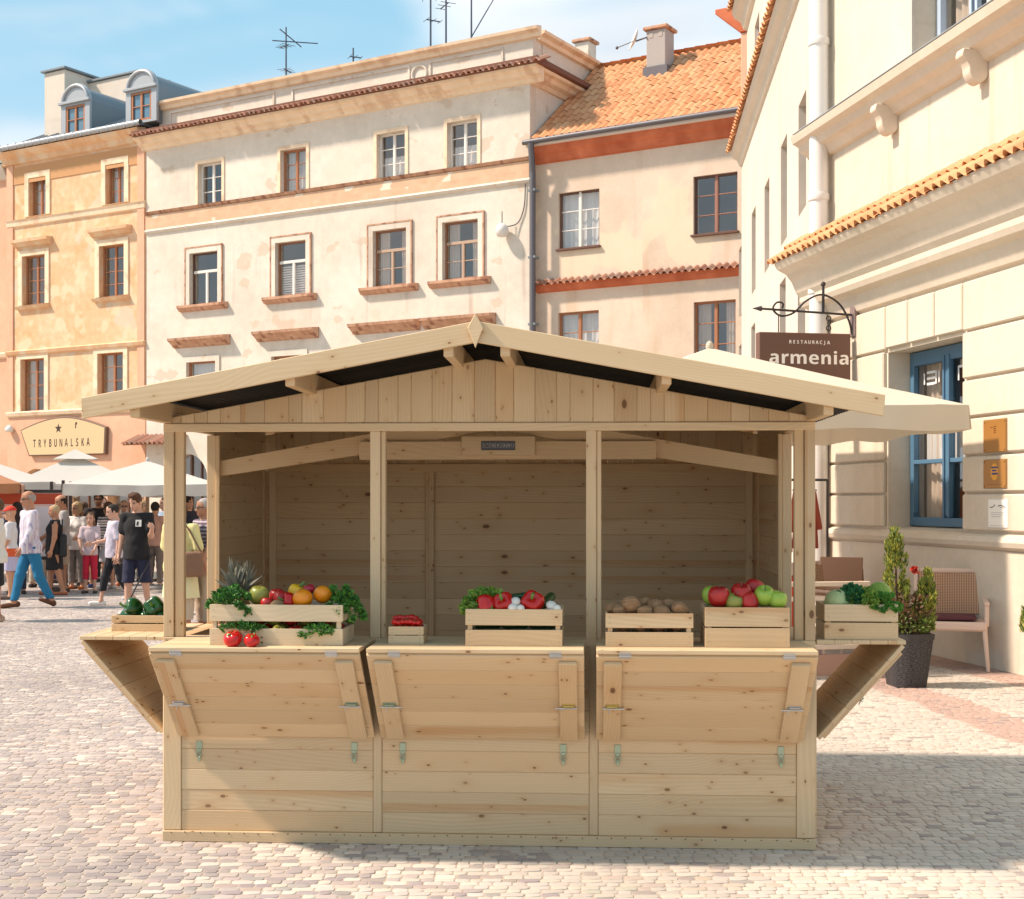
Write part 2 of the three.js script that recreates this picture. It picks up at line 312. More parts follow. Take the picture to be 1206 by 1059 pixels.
// ---------------------------------------------------------------- the market stall
const metalGreen = M([0.34, 0.42, 0.32], 0.35, { metalness: 0.8 }), metalBrass = M([0.62, 0.5, 0.2], 0.3, { metalness: 0.9 }), metalSteel = M([0.55, 0.55, 0.55], 0.3, { metalness: 0.9 });
const nailMat = M([0.09, 0.06, 0.04], 0.6), roofBlack = M([0.012, 0.013, 0.015], 0.65);
const stall = thing('market_stall', 'light pine market stall with gabled black roof and folded down serving flaps', 'market stall', [-0.132, 0, -6.9], -3.25 * DEG);
{
  const S = stall, HW = 1.605, DEP = 2.0, SL = 0.18;
  const yr = (x) => 2.475 - SL * Math.abs(x);           // underside of the roof sheets
  // bottom frame and floor
  plank('base_rail', S, [2 * HW, 0.052, 0.03], [0, 0.027, 0.004]);
  plank('base_rail', S, [2 * HW, 0.052, 0.03], [0, 0.027, -DEP]);
  for (const s of [-1, 1]) plank('base_rail', S, [0.03, 0.052, DEP - 0.04], [s * (HW - 0.015), 0.027, -DEP / 2]);
  const fl = grp('floor', S); for (let i = 0; i < 14; i++) plank('floorboard', fl, [3.1, 0.022, 0.134], [0, 0.045, -0.09 - i * 0.139]);
  mesh('nail_row', merge(Array.from({ length: 44 }, (_, i) => at(new THREE.SphereGeometry(0.0035, 6, 4), -1.56 + i * 0.0726 + R(-0.006, 0.006), 0.046 + R(-0.003, 0.003), 0.019))), nailMat, S);
  // lower front walls, three bays of boards
  const bays = [[-1.515, -0.553], [-0.511, 0.511], [0.553, 1.515]];
  const lf = grp('front_wall', S);
  for (const [a, b] of bays) for (let r = 0; r < 9; r++) plank('wall_board', lf, [b - a - 0.002, 0.1016, 0.02], [(a + b) / 2, 0.104 + r * 0.1015, -0.012 + R(-0.0012, 0.0012)], pine(), undefined, 0.003);
  for (const s of [-1, 1]) { plank('corner_board', S, [0.09, 0.922, 0.024], [s * (HW - 0.045), 0.516, -0.008]); plank('corner_board', S, [0.022, 0.922, 0.085], [s * (HW - 0.002), 0.516, -0.062]); plank('cover_strip', S, [0.042, 0.922, 0.022], [s * 0.532, 0.516, -0.009]); }
  // sill, posts, header
  plank('sill', S, [2 * HW, 0.036, 0.12], [0, 0.994, -0.06]);
  for (const s of [-1, 1]) {
    plank('corner_post', S, [0.05, 1.06, 0.05], [s * (HW - 0.025), 1.542, -0.027], PINE[4]); plank('post_trim', S, [0.046, 1.04, 0.04], [s * (HW - 0.076), 1.532, -0.036], PINE[3]);
    plank('corner_post', S, [0.05, 0.98, 0.05], [s * (HW - 0.027), 0.5, -0.05]);
    plank('middle_post', S, [0.05, 1.022, 0.06], [s * 0.532 - 0.012, 1.523, -0.032], PINE[2]); plank('post_trim', S, [0.022, 1.022, 0.045], [s * 0.532 + 0.026, 1.523, -0.036], PINE[0]);
    plank('side_post', S, [0.05, 1.04, 0.055], [s * (HW - 0.03), 1.532, -0.80], PINE[0]); plank('side_post', S, [0.022, 1.04, 0.03], [s * (HW - 0.068), 1.532, -0.775], PINE[3]);
    plank('corner_post', S, [0.05, 2.0, 0.05], [s * (HW - 0.03), 1.052, -DEP + 0.05]);
    plank('side_beam', S, [0.04, 0.075, DEP - 0.07], [s * (HW - 0.028), 2.094, -DEP / 2 - 0.02]);
    plank('side_sill', S, [0.1, 0.034, 0.66], [s * (HW - 0.05), 0.995, -0.454]);
  }
  plank('header_beam', S, [2 * HW, 0.04, 0.05], [0, 2.054, -0.022], PINE[2]);
  // gable of upright boards, front and back
  for (const [z, name] of [[-0.004, 'front_gable'], [-DEP + 0.0, 'back_gable']]) {
    const gg = grp(name, S); let x = -HW; const rg = mulberry(z < -1 ? 5 : 6);
    while (x < HW - 0.02) {
      const w = Math.min(rg() < 0.25 ? 0.066 : 0.088 + rg() * 0.034, HW - x), b = x + w, y0 = z < -1 ? 1.905 : 2.0755, g = 0.0003;
      const top = (q) => 2.388 - SL * Math.abs(q), pts = [[x + g, y0], [b - g, y0], [b - g, top(b - g)]]; if (x < 0 && b > 0) pts.push([0, top(0)]); pts.push([x + g, top(x + g)]);
      const geo = prism(pts, 0.018, [], 0.0035); { const uv = geo.attributes.uv, u0 = rg() * 3, v0 = rg() * 1.5; for (let i = 0; i < uv.count; i++) uv.setXY(i, uv.getY(i) + u0, uv.getX(i) - x + v0); }
      mesh('gable_board', geo, pine(), gg, [0, 0, z + (rg() - 0.5) * 0.002]); x = b;
    }
  }
  // roof: purlins, black corrugated sheets, barge boards, pointed finial
  for (const [px, pw] of [[0.13, 0.045], [0.86, 0.045], [1.585, 0.045]]) for (const s of [-1, 1]) plank('purlin', S, [pw, 0.1, 2.78], [s * px, yr(px) - 0.054 - (px > 1 ? 0.01 : 0), -0.89], PINE[px > 0.5 ? 3 : 0]);
  for (const s of [-1, 1]) {
    const nz = 176, nx = 6, pos = [], idx = [], z0 = 0.5, z1 = -2.28, xe = 1.83;
    for (let l = 0; l < 2; l++) for (let i = 0; i <= nz; i++) for (let j = 0; j <= nx; j++) { const z = lerp(z0, z1, i / nz), x = s * xe * j / nx; pos.push(x, yr(x) + 0.011 * (1 + Math.sin(z / 0.076 * 2 * Math.PI)) + l * 0.004, z); }
    const row = nx + 1, lay = (nz + 1) * row;
    for (let i = 0; i < nz; i++) for (let j = 0; j < nx; j++) { const a = i * row + j; idx.push(a, a + 1, a + row, a + 1, a + row + 1, a + row); const b = a + lay; idx.push(b, b + row, b + 1, b + 1, b + row, b + row + 1); }
    for (let i = 0; i < nz; i++) { const a = i * row + nx; idx.push(a, a + lay, a + row, a + lay, a + row + lay, a + row); }
    for (let j = 0; j < nx; j++) { idx.push(j, j + lay, j + 1, j + 1, j + lay, j + 1 + lay); }
    const g = new THREE.BufferGeometry(); g.setAttribute('position', new THREE.Float32BufferAttribute(pos, 3)); g.setIndex(idx); g.computeVertexNormals();
    mesh('roof_sheet', g, roofBlack, S);
    for (const [zb, nm] of [[0.5125, 'barge_board'], [-2.292, 'barge_board']]) {
      const top = (x) => 2.507 - 0.187 * x, pts = [[0, top(0) - 0.097], [1.825, top(1.825) - 0.097], [1.832, top(1.83)], [0, top(0)]].map(([x, y]) => [s * x, y]); if (s < 0) pts.reverse();
      const geo = prism(pts, 0.024, [], 0.003); { const uv = geo.attributes.uv, p = geo.attributes.position; for (let i = 0; i < uv.count; i++) uv.setXY(i, p.getX(i) * 0.984 + 1.3 + s * 0.4, p.getY(i) + 0.178 * Math.abs(p.getX(i)) + (s > 0 ? 0.31 : 0.77)); }
      mesh(nm, geo, s > 0 ? PINE[0] : PINE[2], S, [0, 0, zb + 0.012]);
    }
  }
  mesh('ridge_cap', prism([[-0.12, yr(0.12) + 0.028], [0, yr(0) + 0.03], [0.12, yr(0.12) + 0.028], [0.12, yr(0.12) + 0.033], [0, yr(0) + 0.038], [-0.12, yr(0.12) + 0.033]], 2.79), roofBlack, S, [0, 0, 0.5]);
  mesh('finial', prism([[0, -0.085], [0.036, 0.005], [0, 0.072], [-0.036, 0.005]], 0.02, [], 0.003), PINE[2], S, [-0.003, 2.468, 0.548]);
  // roof truss with its makers plate
  const tr = grp('roof_truss', S, [0, 0, -0.79]);
  for (const s of [-1, 1]) { const top = (x) => 2.185 - 0.178 * x, pts = [[0, top(0) - 0.1], [0.75, top(0.75) - 0.108], [1.57, top(1.57) - 0.085], [1.57, top(1.57)], [0, top(0)]].map(([x, y]) => [s * x, y]); if (s < 0) pts.reverse(); const geo = prism(pts, 0.04, [], 0.003); const uv = geo.attributes.uv; for (let i = 0; i < uv.count; i++) uv.setXY(i, uv.getX(i) + 0.3, uv.getY(i)); mesh('rafter', geo, PINE[3], tr); }
  plank('tie_beam', tr, [1.62, 0.1, 0.03], [0.06, 1.966, 0.017], PINE[3]); plank('gusset', tr, [0.40, 0.105, 0.02], [0.015, 1.99, 0.043], PINE[0]);
  const pl = texture(128, 40, (u, v) => { const e = noise(u * 40, v * 3, 2) > 0.05 && v > 0.25 && v < 0.75; const k = (u < 0.03 || u > 0.97 || v < 0.1 || v > 0.9) ? 70 : e ? 150 : 84; return [k, k + 2, k + 8]; });
  { const g = cbox(0.185, 0.05, 0.004, 0.001).clone(), uv = g.attributes.uv, p = g.attributes.position; for (let i = 0; i < uv.count; i++) uv.setXY(i, p.getX(i) / 0.185 + 0.5, p.getY(i) / 0.05 + 0.5); mesh('maker_plate', g, M([1, 1, 1], 0.45, { map: pl }), tr, [0.015, 1.99, 0.0555]); }
  // rear and side walls
  const bw = grp('back_wall', S); for (let i = 0; i < 18; i++) plank('wall_board', bw, [3.12, 0.1016, 0.02], [0, 0.106 + i * 0.1015, -DEP + 0.01], pine(), undefined, 0.003);
  plank('wall_rail', S, [3.08, 0.05, 0.03], [0, 1.9, -DEP + 0.038], PINE[3]); plank('door_post', S, [0.035, 1.82, 0.03], [-0.49, 0.965, -DEP + 0.036], PINE[1]); plank('door_post', S, [0.02, 1.82, 0.02], [-0.515, 0.965, -DEP + 0.031], PINE[3]);
  plank('cover_strip', S, [0.045, 1.82, 0.028], [1.505, 0.965, -DEP + 0.036], PINE[2]); plank('cover_strip', S, [0.045, 1.82, 0.028], [-1.505, 0.965, -DEP + 0.036], PINE[2]);
  for (const s of [-1, 1]) {
    const sw = grp('side_wall', S);
    for (let i = 0; i < 9; i++) plank('wall_board', sw, [0.02, 0.1016, DEP - 0.14], [s * (HW - 0.035), 0.106 + i * 0.1015, -DEP / 2], pine(), undefined, 0.003);
    for (let i = 9; i < 20; i++) plank('wall_board', sw, [0.02, 0.1016, 1.13], [s * (HW - 0.035), 0.106 + i * 0.1015 + (i > 8 ? 0.002 : 0), -1.4], pine(), undefined, 0.003);
  }
  // a counter shelf on the hinges of a flap that leans back to the wall
  const LEN = 0.645, boltGeo = merge([at(cbox(0.062, 0.022, 0.004, 0.001), 0, 0.006, 0.002), at(cbox(0.05, 0.012, 0.01, 0.002), 0, 0.006, 0.008)]);
  const rodGeo = merge([bar([-0.055, -0.007, 0.009], [0.05, -0.007, 0.009], 0.0042, 8), bar([-0.02, -0.007, 0.009], [-0.022, -0.03, 0.016], 0.0035, 6)]);
  const haspGeo = merge([at(cbox(0.03, 0.046, 0.004, 0.001), 0, -0.023, 0.002), at(cbox(0.02, 0.02, 0.008, 0.002), 0, -0.048, 0.004), at(new THREE.TorusGeometry(0.012, 0.0032, 6, 14), 0, -0.068, 0.011), at(cbox(0.014, 0.03, 0.003, 0.001), 0.001, -0.086, 0.007)]);
  const hingeGeo = merge([at(cbox(0.055, 0.02, 0.003, 0.0008), 0, 0.012, 0), at(cbox(0.055, 0.02, 0.003, 0.0008), 0, -0.012, 0), bar([-0.028, 0, 0.002], [0.028, 0, 0.002], 0.004, 8)]);
  function flap(width, reach, drop, parent, pos, turn, k) {
    // local: x along the wall, z out from it; pos is on the wall at shelf height
    const f = grp('serving_flap', parent, pos, [0, turn, 0]), sh = grp('counter_shelf', parent, pos, [0, turn, 0]);
    for (let i = 0; i < 5; i++) plank('shelf_board', sh, [width, 0.021, reach / 5 - 0.0003], [0, -0.0105, reach / 5 * (i + 0.5)], PINE[[2, 0, 2, 3, 0][i]]);
    const ang = Math.atan2(reach - 0.02, drop), len = Math.hypot(reach - 0.02, drop), p = grp('flap_panel', parent, [pos[0], pos[1], pos[2]], [0, turn, 0]);
    parent.remove(f); parent.remove(p);
    const q = new THREE.Group(); q.name = 'serving_flap'; q.position.set(...pos); q.rotation.set(0, turn, 0, 'YXZ'); q.rotation.x = ang; q.rotation.order = 'YXZ';
    // origin at the hinge line
    q.position.add(new THREE.Vector3(Math.sin(turn) * (reach - 0.004), -0.034, Math.cos(turn) * (reach - 0.004))); parent.add(q);
    const n = 6, bh = len / n;
    for (let i = 0; i < n; i++) plank('flap_board', q, [width, bh - 0.0002, 0.02], [0, -bh * (i + 0.5), -0.011 + R(-0.0006, 0.0006)], PINE[[1, 0, 3, 1, 4, 0][(i + k) % 6]], undefined, 0.003);
    for (const s of [-1, 1]) {
      plank('batten', q, [0.085, len - 0.05, 0.02], [s * (width / 2 - 0.075), -len / 2 - 0.005, 0.0105], PINE[[1, 4, 3][(k + (s > 0 ? 1 : 0)) % 3]]);
      const bm = [metalSteel, metalGreen, metalBrass][(k + (s > 0 ? 1 : 0)) % 3], bx = s * (width / 2 - 0.075);
      mesh('bolt_plate', boltGeo, bm, q, [bx, -len * 0.535, 0.0205]); const rd = mesh('bolt', rodGeo, metalSteel, q, [bx + s * -0.008, -len * 0.535, 0.0205]); if (s < 0) rd.rotation.z = 0;
      mesh('hinge', hingeGeo, metalSteel, q, [s * (width / 2 - 0.13), 0.010, 0.0]);
    }
    return q;
  }
  const flaps = [[-1.036, 0.986], [-0.012, 1.0], [1.044, 1.0]];
  flaps.forEach(([x, w], k) => { flap(w, 0.475, 0.455, S, [x, 1.0125, 0.002], 0, k); for (const s of [-1, 1]) { const h = mesh('hasp', haspGeo, metalGreen, S, [x + s * (w / 2 - 0.105), 0.498, -0.001]); } });
  flap(0.74, 0.43, 0.455, S, [HW + 0.012, 1.0125, -0.41], Math.PI / 2, 1);
  flap(0.74, 0.43, 0.455, S, [-HW - 0.012, 1.0125, -0.41], -Math.PI / 2, 2);
}
// ---------------------------------------------------------------- the row of old houses (metres along the row: x, 0 at the corner of the cream house)
const ROW_A = -31.013 * DEG, ROW0 = new THREE.Vector3(0.5076, 0, -40), rowX = new THREE.Vector3(Math.cos(ROW_A), 0, -Math.sin(ROW_A));
const rowPoint = (x) => ROW0.clone().addScaledVector(rowX, x);
const glass = P([1, 1, 1], 0.02, { transmission: 1, thickness: 0, ior: 2.2 });
const brownFrame = M([0.27, 0.12, 0.06], 0.55), rustFrame = M([0.36, 0.15, 0.07], 0.55), whiteFrame = M([0.72, 0.70, 0.66], 0.5), darkFrame = M([0.12, 0.055, 0.035], 0.5), blueFrame = M([0.07, 0.165, 0.27], 0.5);
const curtainWhite = P([0.72, 0.72, 0.7], 0.95, { transmission: 0.25, thickness: 0, side: THREE.DoubleSide }), curtainWarm = P([0.62, 0.52, 0.42], 0.95, { transmission: 0.25, thickness: 0, side: THREE.DoubleSide });
const roomDark = M([0.42, 0.39, 0.35], 0.95), zinc = M([0.36, 0.39, 0.42], 0.45, { metalness: 0.35 }), zincDark = M([0.20, 0.24, 0.27], 0.5, { metalness: 0.3 }), leadGrey = M([0.13, 0.125, 0.14], 0.5, { metalness: 0.3 });
const CLAY = [[0.64, 0.30, 0.135], [0.60, 0.27, 0.12], [0.67, 0.335, 0.16], [0.58, 0.25, 0.11], [0.63, 0.315, 0.155]].map((c) => M(c, 0.85));
const OLDCLAY = [[0.36, 0.17, 0.11], [0.30, 0.145, 0.10], [0.42, 0.21, 0.14], [0.33, 0.20, 0.15]].map((c) => M(c, 0.9));
function sheetFolds(w, h, folds, amp) { const g = new THREE.PlaneGeometry(w, h, Math.max(8, folds * 4), 1), p = g.attributes.position; for (let i = 0; i < p.count; i++) p.setZ(i, amp * Math.sin((p.getX(i) / w + 0.5) * folds * 2 * Math.PI)); g.computeVertexNormals(); return g; }
// a window in a wall opening; origin at the middle of its lower edge in the wall's outer face
function win(parent, x, y, w, h, o = {}) {
  const { mat = brownFrame, rows = 3, cols = 2, recess = 0.14, curtain = 0, sashMat = mat, transom = 0, open = 0 } = o;
  const g = grp('window', parent, [x, y, 0]), bars = [], b = 0.055, t = 0.05;
  bars.push(at(cbox(b, h, 0.07, 0.004), -w / 2 + b / 2, h / 2, 0), at(cbox(b, h, 0.07, 0.004), w / 2 - b / 2, h / 2, 0), at(cbox(w - 2 * b, b, 0.068, 0.004), 0, b / 2, 0), at(cbox(w - 2 * b, b, 0.068, 0.004), 0, h - b / 2, 0));
  mesh('window_frame', merge(bars), mat, g, [0, 0, -recess]);
  const sb = [], low = transom ? h - transom : h;
  if (transom) sb.push(at(cbox(w - 2 * b, 0.09, 0.075, 0.006), 0, low, 0));
  for (let c = 1; c < cols; c++) sb.push(at(cbox(0.07, low - b, 0.06, 0.004), -w / 2 + w * c / cols, low / 2 + (transom ? -0.02 : 0) + b / 4, 0.004));
  for (let r = 1; r < rows; r++) for (let c = 0; c < cols; c++) sb.push(at(cbox(w / cols - 0.08, 0.026, 0.035, 0.003), -w / 2 + w * (c + 0.5) / cols, low * r / rows, 0));
  for (let c = 0; c < cols; c++) { const cx = -w / 2 + w * (c + 0.5) / cols, sw = w / cols - 0.045; for (const s of [-1, 1]) sb.push(at(cbox(0.03, low - 2 * b, 0.045, 0.003), cx + s * (sw / 2 - 0.015), low / 2, 0.002)); }
  mesh('sash', merge(sb), sashMat, g, [0, 0, -recess + 0.004]);
  for (let c = 0; c < cols; c++) { const cx = -w / 2 + w * (c + 0.5) / cols; mesh('pane', new THREE.PlaneGeometry(w / cols - 0.05, low - b), glass, g, [cx, low / 2, -recess - 0.006]); }
  if (transom) mesh('pane', new THREE.PlaneGeometry(w - 0.08, transom - 0.06), glass, g, [0, h - transom / 2, -recess - 0.006]);
  if (curtain === 1) mesh('curtain', sheetFolds(w - 0.04, h - 0.04, 7, 0.025), curtainWhite, g, [0, h / 2, -recess - 0.16]);
  if (curtain === 2) for (const s of [-1, 1]) mesh('curtain', sheetFolds(w * 0.3, h - 0.04, 4, 0.025), curtainWarm, g, [s * w * 0.33, h / 2, -recess - 0.16]);
  if (curtain === 3) mesh('curtain', sheetFolds(w - 0.04, h * 0.5, 7, 0.02), curtainWhite, g, [0, h * 0.27, -recess - 0.16]);
  if (curtain === 4) for (let i = 0; i < 12; i++) mesh('blind_slat', cbox(w - 0.1, 0.05, 0.012, 0.003), whiteFrame, g, [0, 0.1 + i * (low - 0.16) / 12, -recess - 0.1], [0.5, 0, 0]);
  return g;
}
// the unseen shell of a house: side walls, back, flat inner ceiling; keeps its rooms dark
function shell(parent, x0, x1, h, depth, mat, t = 0.35) {
  const w = x1 - x0, cx = (x0 + x1) / 2;
  mesh('side_wall', cbox(t, h, depth - 0.35, 0.01), mat, parent, [x0 + t / 2, h / 2, -0.35 - (depth - 0.35) / 2 - 0.002]); mesh('side_wall', cbox(t, h, depth - 0.35, 0.01), mat, parent, [x1 - t / 2, h / 2, -0.35 - (depth - 0.35) / 2 - 0.002]);
  mesh('rear_wall', cbox(w - 2 * t - 0.004, h, t, 0.01), roomDark, parent, [cx, h / 2, -depth + t / 2]); mesh('attic_floor', cbox(w - 2 * t - 0.004, 0.25, depth - 0.75, 0.01), roomDark, parent, [cx, h - 0.14, -depth / 2 - 0.02]);
  mesh('room_wall', cbox(w - 2 * t - 0.004, h - 0.3, 0.1, 0.01), roomDark, parent, [cx, (h - 0.3) / 2, -2.6]);
}
const tileGeo = (w, l, amp, th = 0.014) => {   // a pantile: wave across, runs down -y of its own plane (z out)
  const n = 6, pos = [], idx = []; const prof = (t) => amp * (Math.sin(t * Math.PI * 1.9 - 0.35));
  for (const dz of [0, -th]) for (const y of [0, -l]) for (let i = 0; i <= n; i++) pos.push(w * (i / n - 0.5) * 1.06, y, prof(i / n) + dz + (y < 0 ? th * 1.25 : 0));
  const k = n + 1; for (let i = 0; i < n; i++) { idx.push(i, i + k, i + 1, i + 1, i + k, i + k + 1); const a = 2 * k + i; idx.push(a, a + 1, a + k, a + 1, a + k + 1, a + k); idx.push(k + i, 3 * k + i, k + i + 1, k + i + 1, 3 * k + i, 3 * k + i + 1); }
  const g = new THREE.BufferGeometry(); g.setAttribute('position', new THREE.Float32BufferAttribute(pos, 3)); g.setIndex(idx); g.computeVertexNormals(); return g;
};
// one row of short tiles on a ledge
function tileRow(parent, x0, x1, y, z, w, l, pitch, mats, amp = 0.035) { const g = tileGeo(w, l, amp), n = Math.round((x1 - x0) / w); for (let i = 0; i < n; i++) mesh('coping_tile', g, mats[Math.floor(rnd() * mats.length)], parent, [x0 + (x1 - x0) * (i + 0.5) / n, y + R(-0.008, 0.008), z], [-Math.PI / 2 + pitch, 0, R(-0.04, 0.04)]); }
function antenna(name, label, pos, h, arms, turn = 0) {
  const t = thing(name, label, 'antenna', pos, turn, undefined), dark = M([0.10, 0.11, 0.14], 0.5, { metalness: 0.5 });
  mesh('mast', bar([0, 0, 0], [0, h, 0], 0.035, 8, 0.025), dark, t);
  for (const [y, len, az, tilt, n] of arms) { const a = grp('aerial', t, [0, y, 0], [0, az, tilt]); mesh('boom', bar([-len * 0.3, 0, 0], [len * 0.7, 0, 0], 0.02, 6), dark, a); if (n) mesh('elements', merge(Array.from({ length: n }, (_, i) => { const x = lerp(-len * 0.28, len * 0.68, i / (n - 1)), e = 0.14 + 0.12 * (1 - i / n); return bar([x, 0, -e], [x, 0, e], 0.01, 5); })), dark, a); }
  return t;
}
function chimney(parent, x, y, z, w, h, d, mat, cap = true, name = 'chimney') { const c = grp(name, parent, [x, y, z]); mesh('stack', cbox(w, h, d, 0.02), mat, c, [0, h / 2, 0]); if (cap) { mesh('chimney_cap', cbox(w + 0.16, 0.1, d + 0.16, 0.02), wornTrim, c, [0, h + 0.052, 0]); } return c; }

// ---- cream house
const rowAt = (x, back = 0) => rowPoint(x).add(new THREE.Vector3(-Math.sin(ROW_A), 0, -Math.cos(ROW_A)).multiplyScalar(back)).toArray();
{
  const LC = -7.55, X = (l) => l - LC, H = thing('cream_house', 'weathered cream town house with attic parapet and tiled cornice beside the orange house', 'house', rowAt(LC), ROW_A);
  const holes = [], wins = [];
  const r3 = [-12.2, -8.66, -4.86, -2.29], r2 = [-12.46, -8.76, -4.9, -2.35], r1 = [-12.58, -8.9, -5.05, -2.4];
  r3.forEach((l, i) => wins.push([X(l), 11.46, 1.06, 1.38, { mat: i === 1 ? rustFrame : i === 0 || i > 1 ? whiteFrame : brownFrame, rows: 3, curtain: [0, 1, 3, 3][i], recess: 0.2 }]));
  r2.forEach((l, i) => wins.push([X(l), 8.21, 1.25, 1.70, { mat: i === 0 ? darkFrame : i === 1 ? brownFrame : brownFrame, rows: i < 2 ? 1 : 2, transom: 0.62, curtain: [0, 4, 2, 2][i], recess: 0.16, sashMat: i < 2 ? whiteFrame : M([0.42, 0.30, 0.22], 0.6) }]));
  r1.forEach((l) => wins.push([X(l), 4.62, 1.3, 1.68, { mat: rustFrame, rows: 2, transom: 0.6, curtain: 1, recess: 0.14 }]));
  for (const [x, y, w, h] of wins) holes.push(rectPath(x - w / 2, y, x + w / 2, y + h));
  const arches = [[-14.1, -12.3], [-11.2, -9.2], [-8.0, -6.0], [-4.8, -2.8]]; for (const [a, b] of arches) holes.push(archPath(X(a), 0.5, X(b), 2.35));
  mesh('facade', prism([[X(-15.1), 0], [X(0), 0], [X(0), 14.05], [X(-15.1), 14.05]], 0.35, holes), creamPlaster, H);
  shell(H, X(-15.1), X(0), 14.0, 9, creamPlaster);
  for (const a of wins) win(H, ...a);
  for (const [a, b] of arches) { const w = b - a, g = grp('shop_window', H, [X((a + b) / 2), 0.5, 0]), bs = [at(cbox(0.08, 1.85 + w / 2 - 0.02, 0.07), 0, 0.92 + w / 4, 0), at(cbox(w - 0.02, 0.08, 0.068), 0, 1.85, 0)]; for (const s of [-1, 1]) bs.push(at(cbox(0.07, 1.85, 0.066), s * (w / 2 - 0.036), 0.925, 0), at(cbox(0.05, 1.85 + w * 0.42, 0.06), s * w / 4, 0.92 + w * 0.21, 0)); mesh('window_frame', merge(bs), darkFrame, g, [0, 0, -0.2]); mesh('pane', new THREE.ShapeGeometry(new THREE.Shape(archPath(-w / 2, 0, w / 2, 1.85).map((p) => new THREE.Vector2(...p)))), glass, g, [0, 0, -0.22]); }
  // raised surrounds, sills, hoods
  const surround = (x, y, w, h, t, mat, d = 0.05) => mesh('window_surround', prism([[x - w / 2 - t, y], [x + w / 2 + t, y], [x + w / 2 + t, y + h + t], [x - w / 2 - t, y + h + t]], d, [rectPath(x - w / 2 + 0.004, y + 0.001, x + w / 2 - 0.004, y + h - 0.004)]), mat, H, [0, 0, d - 0.004]);
  r3.forEach((l) => surround(X(l), 11.45, 1.06, 1.39, 0.11, paleTrim, 0.035));
  r2.forEach((l) => { surround(X(l), 8.2, 1.25, 1.71, 0.17, creamPlaster, 0.05); surround(X(l), 8.2, 1.59, 1.88, 0.04, wornTrim, 0.062); mesh('window_sill', moulding([[0, 0], [0.1, 0.02], [0.17, 0.1], [0.2, 0.12], [0.2, 0.2], [0, 0.22]], -1.05, 1.05), wornTrim, H, [X(l), 7.98, 0]); });
  r1.forEach((l) => { surround(X(l), 4.6, 1.3, 1.7, 0.17, creamPlaster, 0.05); mesh('window_hood', moulding([[0, 0], [0.08, 0.02], [0.14, 0.09], [0.26, 0.18], [0.34, 0.22], [0.36, 0.30], [0, 0.34]], -1.24, 1.24), wornTrim, H, [X(l) + 0.03, 6.79, 0]); });
  // string course band, cornice with old tiles, attic parapet
  mesh('frieze_band', cbox(15.1, 0.5, 0.05, 0.004), bandPaint, H, [X(-7.55), 11.12, 0.022]);
  mesh('string_course', moulding([[0, 0], [0.09, 0.03], [0.14, 0.1], [0, 0.14]], X(-15.1), X(0.14)), wornTrim, H, [0, 11.37, 0]); mesh('string_course', moulding([[0, 0], [0.06, 0.02], [0.1, 0.08], [0.06, 0.14], [0, 0.16]], X(-15.1), X(0.1)), creamPlaster, H, [0, 10.74, 0]);
  const prof = [[0, 0.12], [0.06, 0.14], [0.12, 0.24], [0.26, 0.30], [0.32, 0.40], [0.44, 0.44], [0.46, 0.52], [0, 0.6]], fas = [[0.0, 0.53], [0.5, 0.53], [0.56, 0.56], [0.56, 0.7], [0, 0.72]];
  mesh('cornice', moulding(prof, X(-15.25), X(0.46)), paleTrim, H, [0, 13.44, 0]); mesh('eaves_board', moulding(fas, X(-15.25), X(0.56)), M([0.17, 0.075, 0.05], 0.85), H, [0, 13.44, 0]); { const g = moulding(fas, 0, 4); g.rotateY(Math.PI / 2); mesh('eaves_board', g, M([0.17, 0.075, 0.05], 0.85), H, [X(0), 13.439, 0]); }
  { const g = moulding(prof, 0, 4); g.rotateY(Math.PI / 2); mesh('cornice', g, paleTrim, H, [X(0), 13.438, -0.0]); }
  tileRow(H, X(-15.25), X(0.68), 14.28, -0.02, 0.2, 0.76, 0.42, OLDCLAY, 0.045);
  const at0 = 14.06; mesh('attic_parapet', cbox(14.7, 0.98, 0.5, 0.01), creamPlaster, H, [X(-7.36), at0 + 0.5, -0.46]); mesh('attic_side', cbox(0.4, 0.98, 8, 0.01), creamPlaster, H, [X(-0.21), at0 + 0.5, -4.75]);
  for (const [a, b] of [[-14.2, -9.6], [-8.9, -4.3], [-3.6, -1.0]]) { const c = X((a + b) / 2), w = b - a; mesh('parapet_panel', prism(rectPath(c - w / 2, 14.33, c + w / 2, 14.84), 0.05, [rectPath(c - w / 2 + 0.07, 14.4, c + w / 2 - 0.07, 14.77)]), creamPlaster, H, [0, 0, -0.17]); }
  mesh('roundel', new THREE.TorusGeometry(0.26, 0.05, 8, 24), creamPlaster, H, [X(-3.95), 14.5, -0.2]);
  const cap = [[0, 0], [0.1, 0.03], [0.13, 0.14], [0.26, 0.2], [0.28, 0.28], [0, 0.34]];
  mesh('parapet_cornice', moulding(cap, X(-14.8), X(0.26)), paleTrim, H, [0, 14.9, -0.212]); { const g = moulding(cap, 0, 8.2); g.rotateY(Math.PI / 2); mesh('parapet_cornice', g, paleTrim, H, [X(-0.012), 14.898, -0.4]); }
  mesh('flat_roof', cbox(14.6, 0.2, 8, 0.02), zincDark, H, [X(-7.5), 15.0, -4.8]);
  chimney(H, X(-10.7), 15.1, -3.2, 0.55, 0.75, 0.5, creamPlaster); chimney(H, X(-8.0), 15.1, -2.6, 0.9, 0.55, 0.5, paleTrim); chimney(H, X(-0.6), 15.1, -4.5, 0.5, 0.95, 0.5, creamPlaster);
